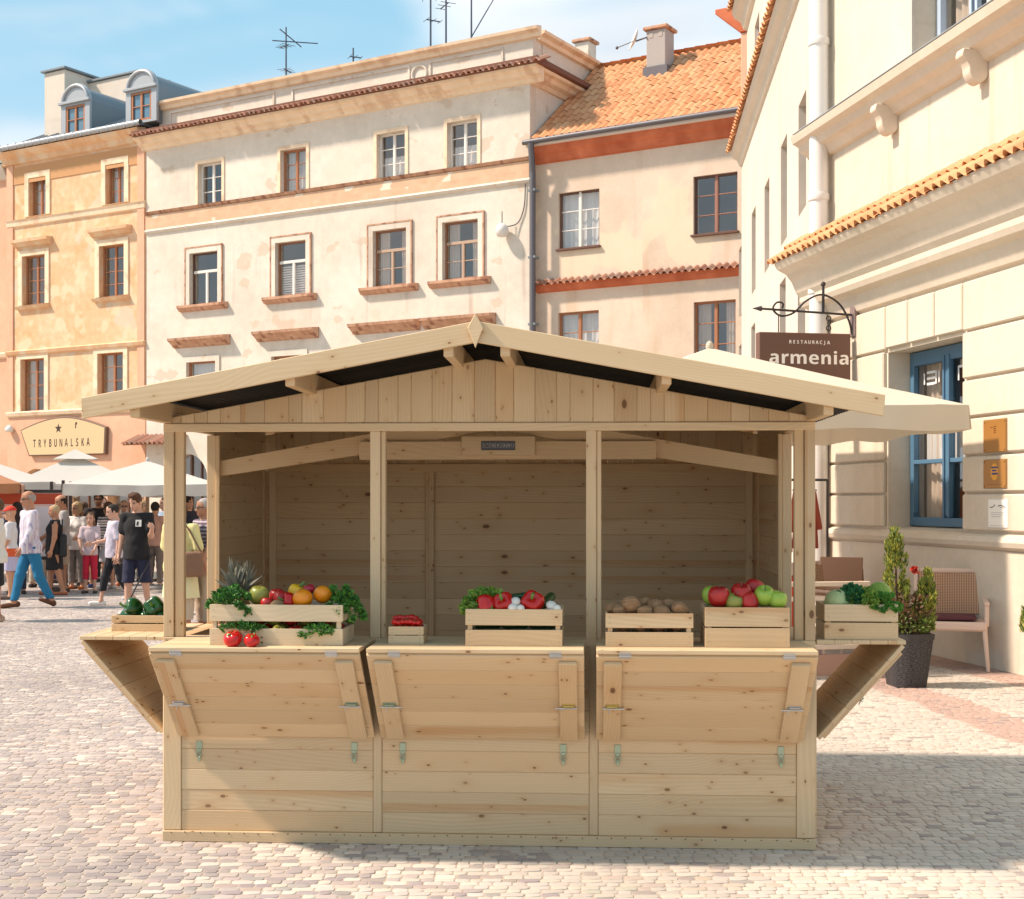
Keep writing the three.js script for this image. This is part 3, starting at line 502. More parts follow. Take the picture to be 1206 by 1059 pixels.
  // small tiled canopy over the passage
  mesh('canopy_board', cbox(2.3, 0.05, 0.7, 0.01), brownFrame, H, [X(-14.35), 3.72, 0.38], [0.42, 0, 0]); tileRow(H, X(-15.5), X(-13.2), 3.93, 0.02, 0.21, 0.78, 0.42, OLDCLAY, 0.04);
}
// wall siren on the cream house, with its cable
{ const p = rowPoint(-0.78), t = thing('wall_siren', 'small round white siren on the cream wall with a black cable', 'siren', [p.x, 9.42, p.z], ROW_A); mesh('housing', lathe([[0, -0.2], [0.14, -0.16], [0.2, -0.02], [0.17, 0.12], [0.08, 0.2], [0, 0.21]], 16), whiteFrame, t, [0, 0, 0.24]); mesh('bracket', merge([bar([0, 0, 0], [0, 0, 0.2], 0.025), bar([0, 0.1, 0.24], [0, 0.55, 0.24], 0.015)]), leadGrey, t); mesh('cable', tube([[0.1, 0.1, 0.2], [0.4, 0.2, 0.06], [0.6, 0.6, 0.04], [0.66, 1.3, 0.04]], 0.018, 20, 5), leadGrey, t); }

// ---- the house with the tiled roof
{
  const LC = 3.4, B = 0.3, X = (l) => l - LC, H = thing('tiled_house', 'grey beige house with steep orange clay tiled roof and brown framed windows', 'house', rowAt(LC, B), ROW_A);
  const wins = [[X(1.42), 8.81, 1.3, 1.6, { mat: darkFrame, rows: 3, curtain: 1, recess: 0.12, sashMat: whiteFrame }], [X(5.54), 8.81, 1.26, 1.58, { mat: darkFrame, rows: 3, curtain: 0, recess: 0.12, sashMat: M([0.3, 0.14, 0.1], 0.5) }], [X(1.4), 5.3, 1.3, 1.72, { mat: rustFrame, rows: 3, curtain: 1 }], [X(5.52), 5.3, 1.2, 1.72, { mat: rustFrame, rows: 3, curtain: 2 }]];
  mesh('facade', prism([[X(-0.2), 0], [X(7.6), 0], [X(7.6), 11.75], [X(-0.2), 11.75]], 0.35, wins.map(([x, y, w, h]) => rectPath(x - w / 2, y, x + w / 2, y + h))), greyPlaster, H);
  shell(H, X(-0.15), X(7.6), 11.7, 7, greyPlaster);
  for (const a of wins) win(H, ...a);
  for (const [x, y, w] of wins.slice(0, 2)) mesh('window_sill', cbox(w + 0.1, 0.06, 0.14, 0.008), darkFrame, H, [x, y - 0.02, 0.03]);
  mesh('cornice', moulding([[0, 0], [0.1, 0.04], [0.16, 0.22], [0.26, 0.3], [0.3, 0.5], [0.36, 0.54], [0, 0.6]], X(0.05), X(7.6)), terracottaPaint, H, [0, 11.3, 0]);
  mesh('ledge', moulding([[0, 0], [0.12, 0.06], [0.18, 0.22], [0, 0.26]], X(0.08), X(7.6)), terracottaPaint, H, [0, 7.62, 0]);
  tileRow(H, X(0.08), X(7.5), 7.99, 0.0, 0.215, 0.34, 0.5, OLDCLAY, 0.045);
  const roof = grp('roof', H), eY = 11.92, eZ = 0.42, rY = 14.95, rZ = -3.5, len = Math.hypot(rY - eY, eZ - rZ), pitch = Math.atan2(rY - eY, eZ - rZ);
  const slope = grp('roof', H, [0, eY, eZ], [pitch - Math.PI / 2, 0, 0]); H.remove(roof);   // local y runs up the slope, z out of it
  mesh('roof_deck', cbox(7.75, len, 0.08, 0.01), roomDark, slope, [X(3.72), len / 2, -0.09]);
  mesh('rear_slope', cbox(7.75, len, 0.08, 0.01), CLAY[1], H, [X(3.72), (eY + rY) / 2 - 0.09, rZ - (eZ - rZ) / 2], [Math.PI / 2 - pitch, 0, 0]);
  const g = tileGeo(0.242, 0.46, 0.034), cols = 27, rows = 11; let n = 0;
  for (let r = 0; r < rows; r++) for (let c = 0; c < cols; c++) if (n++ < 300) mesh('roof_tile', g, CLAY[Math.floor(rnd() * 5)], slope, [X(0.05 + 0.242 * (c + 0.5)), len * (r + 1) / rows + 0.05 + R(-0.008, 0.008), 0.0 + R(-0.004, 0.006)], [0, 0, R(-0.02, 0.02)]);
  for (let c = 0; c < 20; c++) mesh('ridge_tile', (() => { const k = new THREE.CylinderGeometry(0.13, 0.15, 0.38, 10, 1, true, 0, Math.PI); k.rotateZ(-Math.PI / 2); k.rotateX(-Math.PI / 2 - Math.PI); return k; })(), CLAY[c % 5], H, [X(0.1 + c * 0.35), rY + 0.02, rZ], [0, 0, 0]);
  mesh('gutter', tube([[X(-0.1), eY - 0.07, eZ + 0.1], [X(3), eY - 0.06, eZ + 0.1], [X(7.2), eY - 0.05, eZ + 0.1]], 0.075, 20, 8), leadGrey, H); mesh('eaves_board', cbox(7.4, 0.05, 0.42, 0.006), whiteFrame, H, [X(3.7), eY - 0.14, eZ - 0.2]);
  const ch = chimney(H, X(2.65), 13.9, rZ + 0.75, 0.62, 1.55, 0.6, plasterGrey(), true); mesh('flashing', cbox(0.8, 0.35, 0.7, 0.02), leadGrey, ch, [0, 0.3, 0.02]); for (const s of [-1, 1]) mesh('flue', cbox(0.12, 0.16, 0.02, 0.004), roomDark, ch, [s * 0.15, 1.4, 0.301]);
  // orange party wall at the far end, with a flared top
  const pw = grp('party_wall', H, [X(6.6), 11.4, 0.1]); mesh('pier', cbox(0.4, 2.5, 0.5, 0.02), peachPlaster, pw, [0, 1.25, 0]); mesh('pier_edge', cbox(0.2, 2.4, 0.52, 0.02), terracottaPaint, pw, [0.3, 1.2, 0.02]); mesh('flared_head', prism([[-0.2, 0], [0.9, 0], [0.9, 0.72], [-0.9, 0.72], [-0.9, 0.6]], 0.9, [], 0.02), terracottaPaint, pw, [0, 2.5, 0.3]);
  function plasterGrey() { return M([0.40, 0.37, 0.35], 0.95); }
}
{ const p = rowPoint(0.1), t = thing('drainpipe', 'dark grey drainpipe in the corner between cream house and tiled house', 'drainpipe', [p.x + 0.05, 0, p.z + 0.0], ROW_A); mesh('pipe', merge([bar([0, 0, 0.12], [0, 11.0, 0.12], 0.09, 10), bar([0, 11.0, 0.12], [0.05, 11.8, 0.3], 0.09, 10)]), leadGrey, t); for (let i = 0; i < 6; i++) mesh('pipe_clip', cbox(0.24, 0.07, 0.26, 0.01), zincDark, t, [0, 1 + i * 1.9, 0.06]); }

// ---- orange house with the metal mansard
{
  const LC = -18.6, X = (l) => l - LC, H = thing('orange_house', 'faded orange frescoed house with round headed dormers in a grey metal roof', 'house', rowAt(LC), ROW_A);
  const wins = []; for (const [y, w, h, rows, ls, cur] of [[11.96, 0.92, 1.38, 3, [-20.5, -16.58], 1], [8.77, 1.22, 1.78, 4, [-20.7, -16.74], 0], [4.92, 1.26, 1.9, 4, [-20.76, -16.8], 2]]) for (const l of ls) wins.push([X(l), y, w, h, { mat: rustFrame, rows, curtain: cur, recess: 0.2 }]);
  const arches = [[-21.4, -19.6], [-18.9, -17.3], [-16.9, -15.4]], holes = wins.map(([x, y, w, h]) => rectPath(x - w / 2, y, x + w / 2, y + h)).concat(arches.map(([a, b]) => archPath(X(a), 0.3, X(b), 1.95)));
  mesh('facade', prism([[X(-22.1), 0], [X(-15.11), 0], [X(-15.11), 14.1], [X(-22.1), 14.1]], 0.35, holes), orangePlaster, H); shell(H, X(-22.1), X(-15.11), 14.0, 9, orangePlaster);
  for (const a of wins) { win(H, ...a); const [x, y, w, h] = a; const t = 0.2; mesh('window_surround', prism([[x - w / 2 - t, y], [x + w / 2 + t, y], [x + w / 2 + t, y + h + t], [x - w / 2 - t, y + h + t]], 0.05, [rectPath(x - w / 2 + 0.003, y + 0.001, x + w / 2 - 0.003, y + h - 0.003)]), paleTrim, H, [0, 0, 0.046]); }
  for (const a of arches) { const [l, r] = a, w = r - l, g = grp('shop_window', H, [X((l + r) / 2), 0.3, 0]); mesh('window_frame', merge([at(cbox(0.07, 1.65 + w / 2, 0.06), 0, 0.82 + w / 4, 0), at(cbox(w - 0.02, 0.07, 0.058), 0, 1.65, 0)]), darkFrame, g, [0, 0, -0.2]); mesh('pane', new THREE.ShapeGeometry(new THREE.Shape(archPath(-w / 2, 0, w / 2, 1.65).map((p) => new THREE.Vector2(...p)))), glass, g, [0, 0, -0.22]); mesh('arch_trim', (() => { const o = archPath(X(l) - 0.16, 0.3, X(r) + 0.16, 1.95), i = archPath(X(l) + 0.003, 0.31, X(r) - 0.003, 1.95); return prism(o, 0.07, [i]); })(), peachPlaster, H, [0, 0, 0.065]); }
  for (const l of [-20.7, -16.74]) { mesh('window_hood', moulding([[0, 0], [0.1, 0.04], [0.16, 0.12], [0.26, 0.16], [0.28, 0.26], [0, 0.3]], -0.95, 0.95), orangePlaster, H, [X(l), 10.86, 0]); mesh('window_sill', moulding([[0, 0], [0.12, 0.03], [0.18, 0.12], [0, 0.16]], -0.85, 0.85), orangePlaster, H, [X(l), 8.6, 0]); }
  mesh('frieze_band', cbox(6.6, 0.62, 0.03, 0.003), M([0.52, 0.29, 0.14], 0.95), H, [X(-18.6), 13.5, 0.012]);
  mesh('sill_band', moulding([[0, 0], [0.07, 0.03], [0.1, 0.2], [0.14, 0.24], [0, 0.28]], X(-22.1), X(-15.13)), paleTrim, H, [0, 11.64, 0]);
  mesh('string_course', moulding([[0, 0], [0.1, 0.05], [0.14, 0.16], [0, 0.22]], X(-22.1), X(-15.13)), orangePlaster, H, [0, 6.95, 0]); mesh('string_course', moulding([[0, 0], [0.1, 0.05], [0.14, 0.16], [0, 0.22]], X(-22.1), X(-15.13)), paleTrim, H, [0, 4.72, 0]);
  for (const l of [-21.95, -15.32]) mesh('quoin_strip', cbox(0.34, 9.0, 0.05, 0.005), peachPlaster, H, [X(l), 9.4, 0.026]);
  mesh('ground_floor_render', prism(rectPath(X(-22.1), 0.01, X(-15.13), 4.7), 0.02, arches.map(([a, b]) => archPath(X(a) - 0.01, 0.3, X(b) + 0.01, 1.95))), peachPlaster, H, [0, 0, 0.018]);
  mesh('cornice', moulding([[0, 0], [0.1, 0.03], [0.14, 0.2], [0.32, 0.3], [0.42, 0.42], [0, 0.5]], X(-22.3), X(-15.13)), orangePlaster, H, [0, 13.9, 0]);
  mesh('gutter', tube([[X(-22.4), 14.44, 0.46], [X(-18), 14.44, 0.46], [X(-14.9), 14.44, 0.46]], 0.1, 16, 8), zinc, H); for (let i = 0; i < 18; i++) mesh('gutter_clip', cbox(0.03, 0.2, 0.22, 0.005), zinc, H, [X(-22.3 + i * 0.42), 14.44, 0.44]);
  const slope = prism([[0.4, 14.42], [-3.4, 16.3], [-3.4, 14.4]].map(([z, y]) => [-z, y]), 7.2); slope.rotateY(Math.PI / 2); mesh('mansard_roof', slope, zincDark, H, [X(-15.05), 0, 0]);
  for (let i = 0; i < 12; i++) mesh('roof_seam', cbox(0.03, 0.05, 4.2, 0.005), zinc, H, [X(-21.9 + i * 0.6), 15.39, -1.5], [0.4592, 0, 0]);
  for (const l of [-18.35, -15.15]) {
    const d = grp('dormer', H, [X(l), 14.5, 0.18]), w = 1.0, hh = 1.15; d.scale.set(1.2, 1.05, 1);
    mesh('cheek', prism([...rectPath(-w / 2, 0, w / 2, hh)].slice(0, 2).concat(Array.from({ length: 13 }, (_, i) => [w / 2 * Math.cos(Math.PI * i / 12), hh + w / 2 * Math.sin(Math.PI * i / 12)])), 3.0, []), zincDark, d, [0, 0, -0.08]);
    mesh('dormer_front', prism([[-0.6, 0], [0.6, 0], [0.6, hh], ...Array.from({ length: 15 }, (_, i) => [0.6 * Math.cos(Math.PI * i / 14), hh + 0.6 * Math.sin(Math.PI * i / 14)]), [-0.6, hh]], 0.1, [rectPath(-0.4, 0.08, 0.4, 1.02)]), zinc, d, [0, 0, 0.02]);
    mesh('arch_moulding', (() => { const k = new THREE.TorusGeometry(0.52, 0.06, 6, 20, Math.PI); return k; })(), zinc, d, [0, hh, 0.04]); mesh('head_rail', cbox(1.3, 0.09, 0.14, 0.01), zinc, d, [0, hh - 0.02, 0.05]);
    const dw = grp('window', d, [0, 0.08, -0.02]); mesh('window_frame', merge([at(cbox(0.8, 0.07, 0.05), 0, 0.035, 0), at(cbox(0.8, 0.07, 0.05), 0, 0.9, 0), at(cbox(0.08, 0.86, 0.048), 0, 0.47, 0), at(cbox(0.07, 0.86, 0.048), -0.36, 0.47, 0), at(cbox(0.07, 0.86, 0.048), 0.36, 0.47, 0), at(cbox(0.7, 0.03, 0.03), 0, 0.47, 0)]), rustFrame, dw); mesh('pane', new THREE.PlaneGeometry(0.78, 0.9), P([0.10, 0.20, 0.28], 0.04, { ior: 1.9 }), dw, [0, 0.47, -0.03]);
  }
  const cm = grp('chimney', H, [X(-20.9), 14.9, -1.9]); mesh('stack', cbox(1.1, 2.6, 1.6, 0.02), whitePlaster, cm, [0, 1.3, 0]); mesh('stack', cbox(2.6, 2.3, 0.6, 0.02), whitePlaster, cm, [1.75, 1.2, -0.6]); mesh('chimney_cap', cbox(1.3, 0.08, 1.8, 0.01), zincDark, cm, [0, 2.65, 0]); mesh('chimney_cap', cbox(2.7, 0.08, 0.75, 0.01), zincDark, cm, [1.85, 2.4, -0.6]);
}
// ---- the peach house at the end
{
  const LC = -25.6, X = (l) => l - LC, H = thing('peach_house', 'plain peach coloured house beyond the orange frescoed house', 'house', rowAt(LC, 0.25), ROW_A);
  const wins = [[X(-24.5), 11.9, 0.95, 1.4, { mat: rustFrame, curtain: 1 }], [X(-24.5), 8.7, 1.2, 1.75, { mat: rustFrame, rows: 4 }], [X(-24.5), 4.9, 1.2, 1.85, { mat: rustFrame, rows: 4 }]];
  mesh('facade', prism([[X(-29), 0], [X(-22.13), 0], [X(-22.13), 14.0], [X(-29), 14.0]], 0.35, wins.map(([x, y, w, h]) => rectPath(x - w / 2, y, x + w / 2, y + h))), peachPlaster, H); shell(H, X(-29), X(-22.13), 13.9, 9, peachPlaster); for (const a of wins) win(H, ...a);
  mesh('cornice', moulding([[0, 0], [0.1, 0.03], [0.3, 0.3], [0.4, 0.5], [0, 0.6]], X(-29), X(-22.3)), whitePlaster, H, [0, 13.5, 0]); mesh('string_course', moulding([[0, 0], [0.1, 0.05], [0.14, 0.16], [0, 0.22]], X(-29), X(-22.13)), paleTrim, H, [0, 6.95, 0]);
  const slope = prism([[0.4, 14.05], [-3.4, 15.9], [-3.4, 14.02]].map(([z, y]) => [-z, y]), 6.8); slope.rotateY(Math.PI / 2); mesh('roof', slope, zincDark, H, [X(-22.2), 0, 0]);
}
// ---- restaurant sign on the orange house
{
  const p = rowAt(-19.06, -0.02), t = thing('restaurant_sign', 'arched cream sign board lettered TRYBUNALSKA with a star above the cafe', 'sign', [p[0], 3.3, p[2]], ROW_A), w = 4.4;
  const out = [[-w / 2 + 0.45, 0], [w / 2 - 0.05, 0], [w / 2, 0.95]]; for (let i = 1; i < 14; i++) { const u = i / 14; out.push([lerp(w / 2, -w / 2, u), 0.95 + 0.42 * Math.sin(Math.PI * u)]); } out.push([-w / 2, 0.95]);
  mesh('sign_frame', prism(out, 0.14, [], 0.02), M([0.16, 0.09, 0.06], 0.6), t, [0, 0, 0.14]);
  const c = document.createElement('canvas'); c.width = 1024; c.height = 352; const x = c.getContext('2d'); x.fillStyle = '#cbb38a'; x.fillRect(0, 0, 1024, 352); x.fillStyle = '#3a241a'; x.textAlign = 'center'; x.textBaseline = 'middle';
  x.save(); x.translate(500, 248); x.scale(0.62, 1); x.font = 'bold 92px sans-serif'; const word = 'TRYBUNALSKA'; [...word].forEach((ch, i) => x.fillText(ch, (i - 5) * 103, 0)); x.restore();
  x.save(); x.translate(470, 128); x.beginPath(); for (let i = 0; i < 10; i++) { const r = i % 2 ? 18 : 44, a = -Math.PI / 2 + i * Math.PI / 5; x[i ? 'lineTo' : 'moveTo'](Math.cos(a) * r, Math.sin(a) * r); } x.fill(); x.restore(); x.fillRect(668, 92, 12, 40); x.beginPath(); x.arc(680, 92, 12, 0, 7); x.fill();
  const tx = new THREE.CanvasTexture(c); tx.colorSpace = THREE.SRGBColorSpace; const g = new THREE.ShapeGeometry(new THREE.Shape(out.map(([a, b]) => new THREE.Vector2(a * 0.965, 0.04 + b * 0.93)))), uv = g.attributes.uv, q = g.attributes.position; for (let i = 0; i < uv.count; i++) uv.setXY(i, q.getX(i) / w + 0.5, q.getY(i) / 1.5); mesh('sign_face', g, M([1, 1, 1], 0.6, { map: tx }), t, [0, 0, 0.146]);
  const b = thing('wall_lamp', 'small white wall lamp beside the arched cream sign board', 'lamp', rowAt(-21.85, -0.02).map((v, i) => i === 1 ? 4.3 : v), ROW_A); mesh('lamp_head', lathe([[0, -0.12], [0.14, -0.1], [0.16, 0.02], [0.06, 0.14], [0, 0.15]], 12), whiteFrame, b, [0, 0, 0.12]);
}
// roof aerials and the dish
{
  const a = (l, back, y) => { const p = rowAt(l, back); return [p[0], y, p[2]]; };
  antenna('tv_antenna', 'thin roof antenna with crossed arms above the parapet end beside the orange house', a(-12.0, 3.6, 15.1), 3.2, [[2.7, 1.6, 0.3, 0.03, 0], [2.95, 1.1, 0.9, -0.35, 0], [2.55, 0.7, 2.2, 0.1, 4], [1.7, 0.5, 1.2, 0, 4]]);
  antenna('tv_antenna', 'tall cluttered roof antenna with several aerials above the cream parapet', a(-5.6, 3.2, 15.1), 4.6, [[4.3, 2.4, 0.2, 0.08, 0], [3.9, 2.6, 2.95, 0.06, 0], [3.5, 1.6, 2.6, 0.22, 6], [2.9, 0.9, 0.1, 0.05, 3], [2.2, 0.5, 0.5, 0, 3]]);
  antenna('tv_antenna', 'leaning double mast antenna beside the tall cluttered one', a(-5.0, 3.2, 15.1), 4.2, [[3.6, 0.9, 0.3, 0.0, 4], [2.6, 0.7, 2.0, 0.02, 3]]);
  antenna('tv_antenna', 'short antenna with one tilted boom near the corner of the cream parapet', a(-3.9, 3.0, 15.1), 2.9, [[1.3, 2.4, 0.1, 1.05, 0], [0.7, 0.5, 0.4, 0, 4], [0.5, 0.4, 1.4, 0, 3]]);
  antenna('tv_antenna', 'low bushy antenna between the two dormers of the metal roof', a(-16.6, 2.6, 15.6), 1.3, [[1.1, 0.7, 0.4, 0, 5], [0.9, 0.6, 1.7, 0.2, 5]]);
  antenna('tv_antenna', 'stubby antenna behind the middle of the cream parapet', a(-8.9, 3.4, 15.1), 1.9, [[1.6, 0.4, 0.4, 0, 3], [1.3, 0.5, 1.5, 0.1, 3]]);
  const p = a(1.95, 3.0, 15.2), t = thing('satellite_dish', 'white satellite dish on an arm beside the roof chimney', 'satellite dish', p, ROW_A - 0.6); mesh('dish', lathe([[0, 0], [0.18, 0.025], [0.34, 0.09], [0.345, 0.1], [0.18, 0.04], [0, 0.015]], 20), whiteFrame, t, [-0.1, 0.15, 0], [1.2, 0, 0.3]); mesh('feed_arm', merge([bar([-0.1, 0.15, 0], [-0.55, 0.0, 0.4], 0.015), bar([-0.1, 0.12, 0], [0.5, 0.05, 0], 0.025), at(new THREE.SphereGeometry(0.05, 8, 6), -0.55, 0, 0.4)]), leadGrey, t);
}
// ---------------------------------------------------------------- the ivory restaurant building (metres along its wall: x, rising towards the square's near side)
const RA = -79.5246 * DEG, R0 = new THREE.Vector3(4.8934, 0, -13.915);
const rp = (x, y = 0, z = 0) => R0.clone().add(new THREE.Vector3(x, y, z).applyAxisAngle(new THREE.Vector3(0, 1, 0), RA)).toArray();
{
  const H = thing('restaurant_building', 'ivory restaurant building with rusticated ground floor and a tiled ledge above the blue window', 'building', R0.toArray(), RA);
  const X0 = -4.6, X1 = 7.5, W1 = [-2.62, 1.36, -0.82, 3.43], W2 = [-1.96, 6.56, -0.3, 9.0];
  mesh('facade', prism(rectPath(X0, 0, X1, 12.2), 0.45, [rectPath(...W1), rectPath(...W2)]), ivoryPlaster, H);
  mesh('side_wall', cbox(0.4, 12.2, 9, 0.01), ivoryPlaster, H, [X1 - 0.2, 6.1, -4.96]); mesh('rear_wall', cbox(12, 12.2, 0.4, 0.01), roomDark, H, [1.4, 6.1, -9.6]); mesh('flat_roof', cbox(12.1, 0.3, 9.6, 0.01), zincDark, H, [1.45, 12.36, -4.8]); mesh('inner_wall', cbox(0.3, 12, 9, 0.01), roomDark, H, [X0 + 0.16, 6, -5.0]);
  mesh('room_floor', cbox(11.4, 0.2, 8.6, 0.01), roomDark, H, [1.5, 0.6, -4.85]); mesh('room_floor', cbox(11.4, 0.2, 8.6, 0.01), roomDark, H, [1.5, 5.0, -4.85]);
  // rusticated courses, each block a piece
  const hs = [1.375, 1.77, 2.16, 2.55, 2.95, 3.45, 3.98], gap = 0.026, block = (a, b, y0, y1) => mesh('rustic_block', cbox(b - a - gap * 0.2, y1 - y0 - gap, 0.05, 0.014, a * 0.37, y0), ivoryPlaster, H, [(a + b) / 2, (y0 + y1) / 2, 0.024]);
  for (let i = 0; i < 6; i++) { const y0 = hs[i], y1 = hs[i + 1]; if (i < 5) { block(-4.5, -2.66, y0, y1); let a = -0.79; for (const b of [2.2, 5.0, 7.5]) { block(a, b, y0, y1); a = b; } } else { let a = -4.5; for (const b of [-2.62, -2.05, -1.42, -0.8, 2.2, 5, 7.5]) { block(a, b, y0 + (b > -2.6 && b < -0.7 ? 0.01 : 0), y1); a = b + (b < -0.7 ? 0.02 : 0); } } }
  mesh('plinth_ledge', moulding([[0, -0.02], [0.03, 0], [0.08, 0.03], [0.1, 0.08], [0.08, 0.13], [0.03, 0.155], [0, 0.16]], X0, X1), ivoryPlaster, H, [0, 1.2, 0]); mesh('plinth', cbox(12.1, 1.19, 0.03, 0.004), ivoryPlaster, H, [1.45, 0.595, 0.012]);
  mesh('window_sill', cbox(1.9, 0.05, 0.5, 0.01), ivoryPlaster, H, [-1.72, 1.352, -0.18], [0.08, 0, 0]);
  // cornice with clay tiles
  mesh('cornice', moulding([[0, 0], [0.05, 0.02], [0.09, 0.12], [0.12, 0.2], [0.22, 0.24], [0.25, 0.3], [0.25, 0.36], [0.3, 0.42], [0.36, 0.56], [0.44, 0.66], [0.56, 0.72], [0.6, 0.78], [0.6, 0.82], [0, 0.95]], -4.72, X1), ivoryPlaster, H, [0, 4.0, 0]);
  tileRow(H, -4.85, X1, 5.17, 0.16, 0.17, 0.3, 0.6, CLAY, 0.035); tileRow(H, -4.85, X1, 5.0, 0.38, 0.17, 0.32, 0.6, CLAY, 0.035);
  mesh('string_course', moulding([[0, 0], [0.06, 0.02], [0.12, 0.1], [0.2, 0.14], [0.24, 0.22], [0.32, 0.26], [0.35, 0.35], [0, 0.42]], -4.8, X1), ivoryPlaster, H, [0, 6.14, 0]); mesh('lead_cover', cbox(12.2, 0.012, 0.35, 0.003), zinc, H, [1.35, 6.545, 0.175], [0.19, 0, 0]);
  for (const l of [-2.43, -0.41, 1.6, 3.6]) { const c = prism([[0, 0.02], ...new THREE.SplineCurve([[0.27, 0.02], [0.285, -0.05], [0.24, -0.1], [0.21, -0.16], [0.2, -0.23], [0.15, -0.3], [0.08, -0.32], [0.02, -0.28], [0, -0.24]].map((q) => new THREE.Vector2(...q))).getPoints(28).map((q) => [q.x, q.y])], 0.15, [], 0.008); c.rotateY(-Math.PI / 2); mesh('corbel', merge([c, at(new THREE.TorusGeometry(0.05, 0.014, 6, 14), 0.1, -0.12, 0.12, 0, Math.PI / 2, 0), at(new THREE.TorusGeometry(0.05, 0.014, 6, 14), -0.025, -0.12, 0.12, 0, Math.PI / 2, 0)]), ivoryPlaster, H, [l - 0.08, 6.25, 0.0]); }
  mesh('window_surround', prism(rectPath(-2.1, 6.57, -0.16, 9.2), 0.04, [rectPath(-1.95, 6.575, -0.31, 8.99)]), whitePlaster, H, [0, 0, 0.036]);
  // the blue window
  const g = grp('blue_window', H, [-1.72, 1.40, -0.31]), w = 1.78, h = 2.02, bb = [];
  for (const s of [-1, 1]) bb.push(at(cbox(0.07, h, 0.09, 0.008), s * (w / 2 - 0.035), h / 2, 0), at(cbox(0.036, h - 0.2, 0.06, 0.006), s * 0.058, h / 2, 0.03), at(cbox(0.036, h - 0.3, 0.06, 0.006), s * (w / 2 - 0.088), h / 2, 0.02));
  bb.push(at(cbox(w - 0.15, 0.1, 0.088, 0.008), 0, 0.05, 0), at(cbox(w - 0.15, 0.16, 0.088, 0.008), 0, h - 0.08, 0), at(cbox(0.08, h - 0.24, 0.085, 0.008), 0, h / 2, 0)); for (const s of [-1, 1]) bb.push(at(cbox(0.72, 0.05, 0.06, 0.006), s * 0.435, 0.74, 0.015));
  mesh('window_frame', merge(bb), blueFrame, g);
  for (const s of [-1, 1]) { mesh('pane', new THREE.PlaneGeometry(0.72, 0.66), glass, g, [s * 0.44, 0.41, -0.01]); mesh('pane', new THREE.PlaneGeometry(0.72, 1.12), glass, g, [s * 0.44, 1.32, -0.01]); }
  mesh('curtain', sheetFolds(0.36, 1.9, 3, 0.03), curtainWarm, g, [-0.66, 1.02, -0.16]); mesh('net_curtain', sheetFolds(1.7, 0.62, 12, 0.02), curtainWhite, g, [0.05, 1.05, -0.13]);
  // sign letters mirrored in the upper panes, painted on as flat white strokes
  { const bars = [[-0.62, 0.10, 0.03, 0.13], [-0.46, 0.165, 0.2, 0.028], [-0.46, 0.10, 0.2, 0.028], [-0.46, 0.035, 0.2, 0.028], [-0.34, 0.10, 0.03, 0.15], [-0.27, 0.1, 0.03, 0.13], [0.25, 0.17, 0.16, 0.028], [0.18, 0.1, 0.03, 0.16], [0.32, 0.1, 0.03, 0.16], [0.46, 0.17, 0.26, 0.028], [0.46, 0.1, 0.03, 0.16], [0.58, 0.1, 0.03, 0.16]]; mesh('mirrored_lettering', merge(bars.map(([x, y, a, b]) => at(new THREE.PlaneGeometry(a, b), x, 1.60 + y, -0.004))), M([0.75, 0.75, 0.75], 0.6), g); }
  const u = grp('upper_window', H, [-1.13, 6.6, -0.3]), ub = []; for (const s of [-1, 1]) ub.push(at(cbox(0.09, 2.38, 0.08), s * 0.77, 1.19, 0), at(cbox(0.05, 2.2, 0.06), s * 0.06, 1.19, 0.01)); ub.push(at(cbox(1.5, 0.1, 0.078), 0, 0.05, 0), at(cbox(1.5, 0.1, 0.078), 0, 2.33, 0), at(cbox(1.4, 0.05, 0.05), 0, 0.8, 0)); mesh('window_frame', merge(ub), M([0.4, 0.5, 0.62], 0.5), u); for (const s of [-1, 1]) mesh('pane', new THREE.PlaneGeometry(0.7, 2.2), glass, u, [s * 0.39, 1.19, -0.02]); mesh('curtain', sheetFolds(0.4, 2.2, 3, 0.03), curtainWarm, u, [-0.5, 1.15, -0.15]);
  // down pipe
  const dp = grp('down_pipe', H, [-4.3, 0, 0.16]); mesh('pipe', merge([bar([0, 0.1, 0], [0, 12.1, 0], 0.12, 16)]), M([0.72, 0.72, 0.71], 0.4), dp); for (const y of [0.8, 2.6, 4.4, 5.6, 7.6, 9.6]) mesh('pipe_collar', lathe([[0.12, -0.05], [0.138, -0.04], [0.138, 0.04], [0.12, 0.05]], 16), M([0.68, 0.68, 0.67], 0.4), dp, [0, y, 0]);
}
